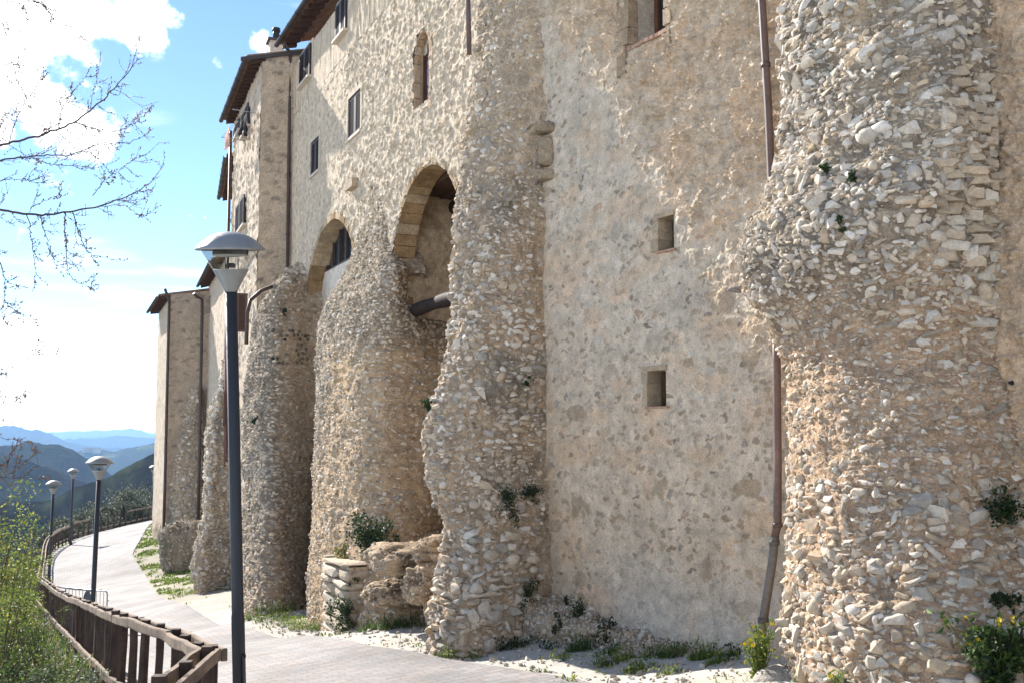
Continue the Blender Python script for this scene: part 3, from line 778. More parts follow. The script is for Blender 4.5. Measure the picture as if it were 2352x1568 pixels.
# ================================================================== THE CASTLE HOUSES
BROWN = (0.075, 0.045, 0.034); SHUT = (0.052, 0.036, 0.034)
def shutter_leaf(parent, fr, t0, t1, z0, z1, p0, th=0.045, col=SHUT, name='shutter'):
    mb = MB(); w = 0.07
    a, b = min(t0, t1), max(t0, t1)
    tbox(mb, fr, a, a + w, p0, p0 + th, z0, z1, 0, col); tbox(mb, fr, b - w, b, p0, p0 + th, z0, z1, 0, col)
    for zz in (z0, z1 - w): tbox(mb, fr, a + w, b - w, p0, p0 + th - 0.003, zz, zz + w, 0, col)
    n = int((z1 - z0) / 0.05)
    for k in range(n):
        z = z0 + w * 0.8 + (z1 - z0 - 1.8 * w) * k / n
        V = np.array([fr.pt(t, p, zz) for (p, zz) in ((p0 + 0.004, z + 0.028), (p0 + th - 0.008, z)) for t in (a + w * .9, b - w * .9)])
        U = V + np.array((0, 0, 0.009))
        mb.hexa(np.concatenate((V[[0, 1, 3, 2]], U[[0, 1, 3, 2]])), 0, np.array(col) * 1.5)  # slats coloured lighter than the frame for their highlights
    tbox(mb, fr, a + w * .9, b - w * .9, p0 - 0.012, p0 + 0.0005, z0 + w * .9, z1 - w * .9, 0, (0.012, 0.01, 0.01))
    return mb.build(name, M['paint'], parent)
def sill_part(parent, fr, t0, t1, z, p, th=0.06, col=(0.62, 0.57, 0.49)):
    mb = MB(); tbox(mb, fr, min(t0, t1) - 0.06, max(t0, t1) + 0.06, -0.04, p, z - th, z, 0, col); return mb.build('sill', M['stone'], parent)
def dark_pane(parent, fr, t0, t1, z0, z1, p):
    mb = MB(); tbox(mb, fr, t0, t1, p - 0.012, p, z0, z1, 0); return mb.build('pane', M['darkglass'], parent)
def pxrect(fr, xl, ytl, ybl, xr, ytr, ybr):
    a, b, c, d = fr.hit(xl, ytl), fr.hit(xl, ybl), fr.hit(xr, ytr), fr.hit(xr, ybr)
    t = sorted(((a[0] + b[0]) / 2, (c[0] + d[0]) / 2)); return t[0], t[1], (b[1] + d[1]) / 2, (a[1] + c[1]) / 2
def downpipe(parent, pts, r=0.045, col=BROWN, clamps=(), name='downpipe', label=None):
    mb = MB(); mb.tube(pts, r, 10, 0, col)
    o = mb.build(name, M['copper'], parent)
    if label: o['label'] = label
    for c in clamps:
        m2 = MB(); m2.tube(np.array([np.asarray(c) - (0, 0, 0.025), np.asarray(c) + (0, 0, 0.025)]), r * 1.25, 10, 0, np.array(col) * 0.7)
        m2.build('clamp', M['copper'], o)
    return o
def eave_roof(parent, fr, t0, t1, ze, over, back, slope, rafters=0.42, ext=0.25, hand=True, tile_rows=True):
    """mono-pitch tiled roof: eave along the wall top, underside boarded and carried on rafter tails"""
    sl = math.tan(math.radians(slope)); mb = MB()
    def zz(p): return ze - p * sl                         # p grows outward, roof falls outward
    th = 0.05
    V = [fr.pt(t, p, zz(p) + dz) for dz in (0.12, 0.12 + th) for (t, p) in ((t0 - ext, over), (t1 + ext, over), (t1 + ext, -back), (t0 - ext, -back))]
    mb.hexa(np.array(V), 0, (0.30, 0.17, 0.11))
    # rows of clay tiles: barrels running up the slope
    n = int((t1 - t0 + 2 * ext) / 0.2)
    rg = np.random.default_rng(int(abs(t1 * 100)))
    for k in range(n):
        t = t0 - ext + 0.1 + (t1 - t0 + 2 * ext - 0.2) * k / max(1, n - 1)
        a = np.linspace(0, math.pi, 6); c = np.array((0.34, 0.22, 0.15)) * rg.uniform(0.7, 1.25)
        P = np.array([[fr.pt(t + 0.105 * math.cos(x), p, zz(p) + 0.12 + th + 0.075 * math.sin(x) - 0.01) for x in a] for p in (over + 0.05, over * 0.5, 0.0, -back * 0.5, -back)])
        mb.grid(P, 0, c, True)
        mb.add(np.concatenate((P[0], [fr.pt(t, over + 0.05, zz(over) + 0.12)])), [np.array([(i, i + 1, 6) for i in range(5)])], 0, c * 0.6)
    roof = mb.build('roof', M['tile'], parent)
    k = int((t1 - t0 + 2 * ext) / rafters)
    r0 = None
    for i in range(k + 1):
        t = t0 - ext + 0.08 + (t1 - t0 + 2 * ext - 0.16) * i / k
        if r0 is None:
            m = MB(); s = 0.065
            P = np.array([fr.pt(t + dt, p, zz(p) + dz) for (p, dz) in ((-0.1, -0.04), (-0.1, 0.119), (over - 0.06, 0.119), (over - 0.06, -0.02)) for dt in (-s, s)])
            m.add(P, [np.array([(0, 1, 3, 2), (2, 3, 5, 4), (4, 5, 7, 6), (6, 7, 1, 0), (0, 2, 4, 6), (1, 7, 5, 3)])], 0, (0.075, 0.038, 0.026)); r0 = m.build('rafter', M['wood'], roof); tb = t
        else:
            c = r0.copy(); COL.objects.link(c); d = fr.pt(t, 0, 0) - fr.pt(tb, 0, 0); c.location = Vector(r0.location) + Vector(d)
    g = MB(); a = np.linspace(math.pi, 2 * math.pi, 9); R = 0.075
    P = np.array([[fr.pt(t, over + 0.09 + R * math.cos(x), zz(over) + 0.11 + R * math.sin(x)) for x in a] for t in (t0 - ext - 0.03, t1 + ext + 0.03)])
    Q = np.array([[fr.pt(t, over + 0.09 + (R - .008) * math.cos(x), zz(over) + 0.11 + (R - .008) * math.sin(x)) for x in a] for t in (t0 - ext - 0.03, t1 + ext + 0.03)])
    g.grid(P, 0, (0.045, 0.035, 0.034), True); g.grid(Q, 0, (0.045, 0.035, 0.034), True)
    for t in np.arange(t0 - ext, t1 + ext, 0.9):
        g.tube(np.array([fr.pt(t, over + 0.09 + (R + .006) * math.cos(x), zz(over) + 0.11 + (R + .006) * math.sin(x)) for x in a]), 0.008, 5, 0, (0.04, 0.03, 0.03))
    g.build('gutter', M['copper'], roof)
    return roof
def body(mb, fr, t0, t1, z0, z1, depth, col=(0.5, 0.42, 0.32)):
    """the hidden sides, back and top of a house"""
    c = [(t0, 0.0), (t1, 0.0), (t1, -depth), (t0, -depth)]
    V = np.array([fr.pt(t, p, z) for z in (z0, z1) for t, p in c])
    mb.add(V, [np.array([(1, 2, 6, 5), (2, 3, 7, 6), (3, 0, 4, 7), (4, 5, 6, 7)])], 0, col)
def fix_normals(o):
    bm = bmesh.new(); bm.from_mesh(o.data); bmesh.ops.recalc_face_normals(bm, faces=bm.faces); bm.to_mesh(o.data); bm.free()

# ------------------------------------------------------------------ near house: tall rubble wall between two buttresses
def build_near():
    root = empty('stone_house', WA.pt(3.0, 0, -2.7))
    tag(root, 'tall beige rubble house in the foreground with slit windows, filling the right of the photo', 'house')
    pm = (0.645, 0.575, 0.475)
    stones = [(0.34, 0.265, 0.18), (0.40, 0.33, 0.24), (0.32, 0.285, 0.235), (0.46, 0.41, 0.34), (0.22, 0.19, 0.155), (0.52, 0.46, 0.375), (0.60, 0.58, 0.53), (0.43, 0.35, 0.25), (0.47, 0.40, 0.31), (0.52, 0.46, 0.37), (0.58, 0.52, 0.43), (0.60, 0.55, 0.46), (0.56, 0.51, 0.44), (0.40, 0.285, 0.21), (0.36, 0.33, 0.29)]
    # openings
    big = pxrect(WA, 1450, -60, 108, 1531, -110, 72)
    s1 = pxrect(WA, 1514, 500, 579, 1548, 496, 572); s2 = pxrect(WA, 1489, 852, 936, 1530, 848, 931)
    put = pxrect(WA, 1249, 281, 299, 1262, 278, 294)
    holes = [big + (0.55, (0.66, 0.60, 0.52)), s1 + (0.95, (0.30, 0.225, 0.14)), s2 + (0.95, (0.27, 0.20, 0.13)), put + (0.4, (0.12, 0.09, 0.06))]  # slit and putlog reveals darkened in colour for the shade inside
    def pf(T, Z):
        r1, c1, m1 = rubble(T, Z, 3, (0.165, 0.105), 0.80, 1.0, pm, stones, 0.17, 0.46, 0.7, 0.6, 0.2)
        rL, cL, mL = rubble(T, Z, 5, (0.52, 0.36), 0.22, 1.0, pm, [(0.36, 0.28, 0.19), (0.40, 0.33, 0.235), (0.44, 0.40, 0.33)], 0.2, 0.42, 0.6, 0.35, 0.3)
        r1 = np.maximum(r1, rL); c1 = lerp(c1, cL, (mL * .85)[..., None]); m1 = np.maximum(m1, mL)
        r2, c2, m2 = rubble(T, Z, 11, (0.09, 0.06), 0.6, 1.0, pm, stones, 0.2, 0.45, 0.4, .5, 0.6)
        P2 = np.stack((T, Z), -1)
        # the upper wall nearest the big buttress was left rougher, the lower wall pointed flush
        roughn = smooth(-0.9, 0.9, Z - (1.9 - 1.15 * (T - 4.2)) + 1.2 * fbm(P2 * 0.9, 3, 31))
        roughn = np.maximum(roughn, smooth(6.0, 7.5, T) * 0)
        r3, c3, m3 = rubble(T, Z, 15, (0.11, 0.085), 0.85, 1.0, pm, stones, 0.25, 0.5, 0.8, 0.6)
        A = lerp(0.014, 0.055, roughn)
        rel = A * r1 + lerp(0.006, 0.016, roughn) * r2 + 0.045 * roughn * r3
        rel = rel + lerp(0.009, 0.055, roughn) * fbm(P2 * 7, 4, 32) + 0.005 * fbm(P2 * 22, 3, 33) + 0.05 * fbm(P2 * 0.7, 3, 34)
        rel = rel + roughn * 0.016 * (1 - 2 * np.abs(fbm(P2 * 9, 3, 36)))
        m2 = m2 * (1 - m1) * smooth(-.25, .25, fbm(P2 * 1.7, 3, 48))
        C = lerp(c1, c2, (m2 * 0.8)[..., None])
        C = lerp(C, np.array((0.60, 0.50, 0.385)), (roughn * 0.6)[..., None]); C = lerp(C, np.array((0.58, 0.45, 0.32)), (smooth(5.6, 7.0, T) * .55)[..., None])
        peach = smooth(-.05, .4, fbm(np.stack((T * 1.1, Z * 2.2), -1) * 1.5, 5, 39)) * (1 - .75 * m1); C = lerp(C, np.array((0.66, 0.505, 0.36)), (peach * .65)[..., None])
        C = lerp(C, C * np.array((0.86, 0.87, 0.885)), (smooth(0.0, .45, fbm(np.stack((T, Z * 1.6), -1) * 2.3 + 40, 4, 40)) * .6 * (1 - roughn))[..., None])
        warm = smooth(-1.2, -2.4, Z + 0.5 * fbm(P2 * 1.2, 3, 35)); C = C * lerp(np.ones(3), np.array((1.03, 0.96, 0.88)), (0.7 * smooth(2.5, -1.5, Z))[..., None])
        C = lerp(C, np.array((0.63, 0.60, 0.54)), (warm * 0.5 * smooth(1.0, 2.0, T))[..., None])
        # footing: the wall's rock base pushes out
        foot = smooth(-1.9, -2.9, Z + 0.35 * fbm(P2 * 1.5, 3, 37) - 0.12 * (T - 2))
        rel = rel + foot * (0.16 + 0.10 * fbm(P2 * 2.5, 4, 38))
        return rel, C
    mb = MB()
    facade(mb, WA, (-1.3, -0.4), (-4.2, 6.9), 0.06, pf)
    facade(mb, WA, (-0.4, 7.6), (-3.6, 6.3), 0.0145, pf, holes); facade(mb, WA, (-0.4, 7.6), (6.3, 6.9), 0.05, pf)
    facade(mb, WA, (7.6, 9.6), (-3.5, 6.9), 0.03, pf); facade(mb, WA, (9.6, 12.0), (-3.5, 6.9), 0.08, pf)
    body(mb, WA, -1.3, 12.0, -4.2, 6.9, 7.0)
    mb.build('wall', M['masonry'], root)
    # window with brown timber frame, whitewashed reveal and brick sill
    t0, t1, z0, z1 = big
    w = empty('window', WA.pt((t0 + t1) / 2, -0.3, z0)); w.parent = root; w.location = Vector(WA.pt((t0 + t1) / 2, -0.3, z0)) - root.location
    mb = MB(); fc = (0.17, 0.075, 0.038)
    for a, b, c, d in ((t0, t0 + .07, z0, z1), (t1 - .07, t1, z0, z1), (t0 + .07, t1 - .07, z0, z0 + .08), (t0 + .07, t1 - .07, z1 - .08, z1), ((t0 + t1) / 2 - .04, (t0 + t1) / 2 + .04, z0 + .08, z1 - .08)):
        tbox(mb, WA, a, b, -0.46, -0.38, c, d, 0, fc)
    mb.build('frame', M['wood'], w)
    dark_pane(w, WA, t0 + .05, t1 - .05, z0 + .05, z1 - .05, -0.42)
    mb = MB()
    n = 9
    for k in range(n):
        a = t0 - 0.05 + (t1 - t0 + 0.1) * k / n
        tbox(mb, WA, a + .006, a + (t1 - t0 + 0.1) / n - .004, -0.36, 0.05 + 0.008 * math.sin(k * 5), z0 - 0.045, z0 + 0.003, 0, np.array((0.46, 0.30, 0.21)) * (0.85 + 0.3 * ((k * 37) % 10) / 10))
    mb.build('sill', M['stone'], w)
    # jambs of porous stone round the window
    mb = (MB(), MB()); rg = np.random.default_rng(5)
    z = z0 - 0.35
    while z < z1:
        h = rg.uniform(0.22, 0.42)
        if z + h > z0 - 0.3:
            mbl, mbr = mb if isinstance(mb, tuple) else (mb, mb)
            tbox(mbl, WA, t0 - rg.uniform(0.17, 0.26), t0 + 0.012 if z + h * .5 > z0 else t0 - 0.05, -0.1, 0.05 + rg.uniform(0, .03), z + .01, z + h - .01, 0, np.array((0.44, 0.34, 0.23)) * rg.uniform(.85, 1.15))
            if z > z0 - 0.36 and z > 1.2: tbox(mbr, WA, t1 - 0.012 if z > z0 else t1 + .05, t1 + rg.uniform(0.10, 0.2), -0.1, 0.045 + rg.uniform(0, .03), z + .01, z + h - .015, 0, np.array((0.46, 0.37, 0.26)) * rg.uniform(.85, 1.15))
        z += h
    for m_i in mb: m_i.build('jamb', M['rock'], w)
    for (a, b, c, d), lab in ((s1, 'upper slit window'), (s2, 'lower slit window')):
        mb = MB(); tbox(mb, WA, a - 0.03, b + 0.05, -0.3, 0.035, c - 0.022, c + 0.004, 0, (0.42, 0.27, 0.19)); s = mb.build('sill', M['stone'], root); s['label'] = 'thin brick sill of the ' + lab
        mb = MB(); tbox(mb, WA, a - 0.07, b + 0.02, -0.25, 0.025, d - 0.002, d + 0.06, 0, (0.44, 0.36, 0.265)); mb.build('lintel', M['masonry'], root)
        mb = MB(); rg = np.random.default_rng(int(c * 100) % 50 + 3)
        zz = c
        while zz < d:
            h = min(rg.uniform(.09, .17), d - zz + .03); tbox(mb, WA, a - rg.uniform(.08, .14), a + .006, -0.2, 0.018 + rg.uniform(0, .012), zz + .004, zz + h, 0, np.array((0.5, 0.42, 0.31)) * rg.uniform(.85, 1.1)); zz += h
        mb.build('jamb', M['masonry'], root)
    # roof slab far above the frame
    mb = MB(); tbox(mb, WA, -1.3, 12.1, -7.1, 0.02, 6.905, 7.1, 0, (0.33, 0.2, 0.14)); mb.build('roof', M['tile'], root)
    # downpipes
    P1 = [WA.hit(px, py, p) + (p,) for px, py, p in ((1740, -160, .16), (1750, 0, .16), (1765, 250, .16), (1772, 425, .16), (1776, 480, .2))]
    downpipe(root, np.array([WA.pt(t, p, z) for t, z, p in P1]), 0.042, (0.13, 0.082, 0.066), [WA.pt(*[WA.hit(1759, 150, .16)[0], .16, WA.hit(1759, 150, .16)[1]])], label='upper brown downpipe running down into the rubble buttress')
    P2 = [WA.hit(px, py, p) + (p,) for px, py, p in ((1782, 740, .10), (1784, 830, .12), (1786, 1040, .16), (1786, 1205, .2), (1780, 1230, .22), (1774, 1290, .25), (1752, 1430, .32), (1748, 1500, .35))]
    q = np.array([WA.pt(t, p, z) for t, z, p in P2])
    o = downpipe(root, q[:5], 0.042, (0.16, 0.10, 0.078), [q[3]], label='brown lower downpipe beside the rubble buttress')
    o = downpipe(root, q[4:], 0.045, (0.15, 0.13, 0.11), [q[4] * .75 + q[5] * .25, q[5] * .05 + q[6] * .95], label='dirty grey slanting foot of the lower downpipe')
    P3 = [WA.hit(px, py, p) + (p,) for px, py, p in ((1072, -160, .5), (1075, 0, .5), (1078, 125, .5))]
    downpipe(root, np.array([WA.pt(t, p, z) for t, z, p in P3]), 0.04, (0.13, 0.085, 0.07), label='short brown downpipe ending above the middle buttress')

    # ---- the big rubble buttress
    spec = [(-200, (1832, .3), (1900, .42), (2000, .5), (2130, .45), (2255, 0)), (0, (1803, .4), (1880, .55), (2000, .66), (2150, .55), (2268, 0)),
            (200, (1793, .5), (1870, .68), (1990, .80), (2160, .70), (2281, 0)), (350, (1784, .6), (1865, .82), (1985, .93), (2150, .80), (2284, 0)),
            (430, (1758, .80), (1850, 1.02), (1970, 1.12), (2130, .86), (2286, 0)), (520, (1712, .92), (1825, 1.12), (1945, 1.16), (2110, .82), (2288, 0)),
            (590, (1684, .95), (1800, 1.10), (1915, 1.06), (2120, .74), (2290, 0)), (650, (1694, .84), (1800, .90), (1905, .84), (2130, .64), (2291, 0)),
            (740, (1748, .60), (1828, .68), (1922, .70), (2120, .56), (2294, 0)), (830, (1803, .48), (1858, .60), (1945, .68), (2120, .54), (2301, 0)),
            (1000, (1809, .55), (1870, .74), (1960, .84), (2140, .66), (2325, 0)), (1250, (1803, .75), (1870, .98), (1975, 1.06), (2170, .82), (2380, 0)),
            (1400, (1792, .85), (1875, 1.08), (1985, 1.17), (2210, .95), (2440, 0)), (1568, (1797, .95), (1880, 1.2), (2000, 1.3), (2260, 1.08), (2510, 0)), (1800, (1800, 1.1), (1890, 1.4), (2010, 1.5), (2300, 1.2), (2600, 0))]
    rows = rows_px(WA, spec, -1)
    mb = MB(); up = 0.9
    def disp(P):
        d = rubble_disp(P, 3, 0.05, 0.012) + smooth(.6, 1.4, P[..., 2]) * (.07 * fbm(P * 2.1, 4, 303) + .05 * fbm(P * np.array((3.2, 3.2, 6)), 3, 304))
        t, p = WA.loc(P[..., 0], P[..., 1]); r, c, m = rubble(t * 1.0 + p, P[..., 2], 71, (0.085, 0.055), 0.8, 1.0, MORTAR, WHITE_STONES, .2, .48, .4); return d + 0.022 * r
    def colf(P, d):
        z = P[..., 2]; n = fbm(P * 1.3, 4, 9); n2 = fbm(P * 6, 3, 10)
        t, p = WA.loc(P[..., 0], P[..., 1]); r, c, m = rubble(t * 1.0 + p, P[..., 2], 71, (0.085, 0.055), 0.8, 1.0, MORTAR, WHITE_STONES, .2, .48, .4)
        hi = smooth(1.0, 1.9, z + 0.5 * n)
        C = lerp(np.array((0.46, 0.335, 0.225)), np.array((0.39, 0.325, 0.235)), hi[..., None])
        C = lerp(C, np.array((0.21, 0.19, 0.16)), (hi * smooth(-.05, 0.3, n + 0.3 * n2))[..., None] * 0.8)
        C = lerp(C, np.array((0.53, 0.385, 0.235)), (smooth(0.1, 0.5, -n) * 0.45)[..., None])
        C = lerp(C, c, (m * 0.4)[..., None])
        return C * (1 + 0.12 * n2)[..., None]
    P, N = loft_rock(mb, rows, 200, 520, WA.n, disp, colf, 0, 1)
    def size(X, rg):
        z = X[:, 2]; return np.clip(np.where(z > 0.9, 0.058, np.where(z > -0.3, 0.05, 0.062)) * rg.gamma(7.0, 1 / 7.0, len(X)), 0.026, 0.125)
    def dens(X):
        n = fbm(X * 1.6, 3, 61); z = X[:, 2]
        return np.clip(np.where(z > 0.9, 0.60 + 1.7 * n, np.where(z > -0.2, 0.42 + 0.8 * n, 0.95 + 0.3 * n)), 0.06, 1)
    wf, tf = pal(WHITE_STONES), pal(TAN_STONES)
    def colr(x, rg):
        k = 0.85 if x[2] > 1.1 else (0.22 if x[2] > -0.2 else 0.62)
        return wf(x, rg) if rg.random() < k else tf(x, rg)
    scatter_stones(mb, P, N, 0.10, size, colr, dens, 5, 1, 0.05, lambda x: .30 if x[2] > .9 or x[2] < -.4 else .5, 0.7, 9000)
    small_fill(mb, P, N, 205, .052, .030, .75)
    b = mb.build('buttress', [M['rock'], M['stone']], root); b['label'] = 'big buttress of loose white rubble at the right'
    # dressed blocks along the right corner of its head
    mb = MB(); rg = np.random.default_rng(8); PF, NF = P.reshape(-1, 3), N.reshape(-1, 3); PD = PF / np.linalg.norm(PF, axis=1)[:, None]
    py = 150.0; row = 0
    while py < 760:
        hpx = rg.uniform(19, 30); px = 2152 + (12 if py < 300 else 0) - (0 if py < 600 else -60) + rg.uniform(-8, 14); jx = 0
        while px < 2278:
            wpx = rg.uniform(34, 72)
            if px + wpx > 2292: wpx = 2292 - px
            if wpx > 14 and rg.random() < (0.96 if py < 620 else .6):
                r_ = ray(px + wpx / 2, py + hpx / 2 + (px - 2150) * .22); k = np.argmax(PD @ (r_ / np.linalg.norm(r_))); X, nn = PF[k], NF[k]
                h_ = WA.d * 0.55 + WA.n * 0.83; nn = np.array((h_[0], h_[1], 0)) * .5 + nn * .5; nn[2] *= .3; bx, by, bz = basis(nn); dist = np.linalg.norm(X) / FPX
                V, F = ANG[rg.integers(16)]; hv = np.array((wpx * dist * .56, hpx * dist * .50, .07)); V2 = np.sign(V) * (np.abs(V) / np.abs(V).max(0)) ** 0.5 * hv
                R = np.stack((bx, by, bz), 1) @ rotm(rg.normal() * .08, rg.normal() * .08, rg.normal() * .05)
                mb.add(X - bz * .035 + V2 @ R.T, F, 0, np.array(((0.54, 0.47, 0.36), (0.60, 0.56, 0.47), (0.5, 0.42, 0.31))[rg.integers(3)]) * rg.uniform(.8, 1.12))
            px += wpx + 3
        py += hpx + 2; row += 1
    q = mb.build('quoin_stones', M['stone'], root); q['kind'] = 'stuff'
    q['label'] = 'squared corner blocks on the right of the big buttress head'
    # dark slab sticking out of the wall beside the head of the buttress
    mb = MB(); t, z = WA.hit(1700, 665, .55); V, F = RND[2]
    mb.add(WA.pt(t, .55, z) + V @ np.diag((.13, .10, .05)), F, 0, (0.30, 0.29, 0.28), True); mb.build('corbel', M['rock'], root)
    # dark stone in the right-hand wall
    mb = MB(); t, z = WA.hit(2326, 881, 0.02); V, F = ANG[4]; mb.add(WA.pt(t, 0.02, z) + V @ np.diag((.045, .045, .05)), F, 0, (0.035, 0.03, 0.035)); mb.build('dark_stone', M['stone'], root)

    # ---- the middle buttress
    spec = [(-320, (1126, .05), (1155, .06), (1195, .05), (1238, 0)), (-120, (1116, .12), (1150, .14), (1195, .12), (1241, 0)), (0, (1106, .17), (1145, .19), (1193, .15), (1244, 0)), (130, (1097, .29), (1140, .30), (1188, .22), (1250, 0)),
            (320, (1067, .54), (1115, .50), (1175, .35), (1248, 0)), (500, (1041, .82), (1095, .76), (1165, .5), (1251, 0)), (700, (1030, 1.0), (1085, .95), (1160, .62), (1252, 0)),
            (800, (1016, 1.1), (1075, 1.02), (1155, .68), (1252, 0)), (880, (1000, 1.25), (1065, 1.12), (1150, .74), (1254, 0)), (960, (966, 1.5), (1045, 1.25), (1140, .82), (1255, 0)),
            (1020, (958, 1.6), (1040, 1.33), (1135, .88), (1255, 0)), (1085, (961, 1.6), (1040, 1.35), (1130, .9), (1256, 0)), (1130, (975, 1.5), (1045, 1.28), (1135, .86), (1256, 0)),
            (1178, (1010, 1.28), (1060, 1.15), (1145, .78), (1257, 0)), (1230, (1015, 1.28), (1060, 1.18), (1140, .8), (1258, 0)), (1300, (1000, 1.4), (1050, 1.35), (1125, 1.0), (1262, 0)),
            (1400, (985, 1.58), (1040, 1.55), (1105, 1.25), (1272, 0)), (1490, (976, 1.72), (1032, 1.72), (1092, 1.42), (1290, 0)), (1620, (970, 1.9), (1030, 1.9), (1088, 1.6), (1300, 0))]
    rows = rows_px(WA, spec, -1, ((0.2, 0.7), (0.55, None)))
    mb = MB()
    def rub2(P):
        t, p = WA.loc(P[..., 0], P[..., 1]); return rubble(t - p, P[..., 2], 72, (0.13, 0.075), 0.75, 1.0, MORTAR, WHITE_STONES, .2, .48, .4)
    def disp(P):
        d = rubble_disp(P, 13, 0.06, 0.014); return d + 0.03 * rub2(P)[0]
    def colf(P, d):
        z = P[..., 2]; n = fbm(P * 1.3, 4, 19); n2 = fbm(P * 6, 3, 20); r, c, m = rub2(P)
        C = np.tile(np.array((0.45, 0.345, 0.235)), z.shape + (1,))
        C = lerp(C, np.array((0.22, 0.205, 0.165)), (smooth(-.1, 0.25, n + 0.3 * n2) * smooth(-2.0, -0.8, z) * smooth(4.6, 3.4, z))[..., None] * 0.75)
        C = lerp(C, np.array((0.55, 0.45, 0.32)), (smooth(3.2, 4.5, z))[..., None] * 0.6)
        C = lerp(C, c, (m * 0.55)[..., None]); return C * (1 + 0.12 * n2)[..., None]
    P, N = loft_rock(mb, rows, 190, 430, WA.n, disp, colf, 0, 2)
    def size(X, rg): return np.clip(np.where(X[:, 2] < -1.2, 0.082, 0.068) * rg.gamma(7, 1 / 7, len(X)), 0.03, 0.13)
    def dens(X):
        n = fbm(X * 1.4, 3, 62); z = X[:, 2]; t, p = WA.loc(X[:, 0], X[:, 1])
        v = np.where(z > 3.6, 0.2 + .5 * n, np.where(z < -1.35, 0.95, 0.66 + 1.5 * n)); v = np.where((z > -1.35) & (z < -0.85), 0.15, v)
        return np.clip(v * smooth(0.05, 0.5, p), 0.02, 1)
    scatter_stones(mb, P, N, 0.115, size, lambda x, rg: wf(x, rg) if rg.random() < 0.66 else tf(x, rg), dens, 6, 1, 0.07, lambda x: .12 if x[2] < -1.3 else .38, 0.85, 9000, 0.085)
    small_fill(mb, P, N, 206, .062, .036, .6, lim=lambda X: np.where(X[:, 2] > 3.8, .3, 1.0))
    b = mb.build('buttress', [M['rock'], M['stone']], root); b['label'] = 'middle rubble buttress with a bulge and a narrow waist'
    # capital-like moulded stone set in the upper corner
    mb = MB()
    for (py, h, w, p) in ((292, .13, .15, .22), (345, .36, .12, .2), (400, .13, .14, .18)):
        t, z = WA.hit(1232, py, .2); V, F = RND[1]; V = V / np.abs(V).max(0); V2 = np.sign(V) * np.abs(V) ** .4
        mb.add(WA.pt(t, p - .16, z) + (V2 * np.array((w, w, h / 1.6))), F, 0, (0.36, 0.30, 0.215), False)
    mb.build('moulded_stone', M['rock'], root)
    return root
NEAR = build_near()

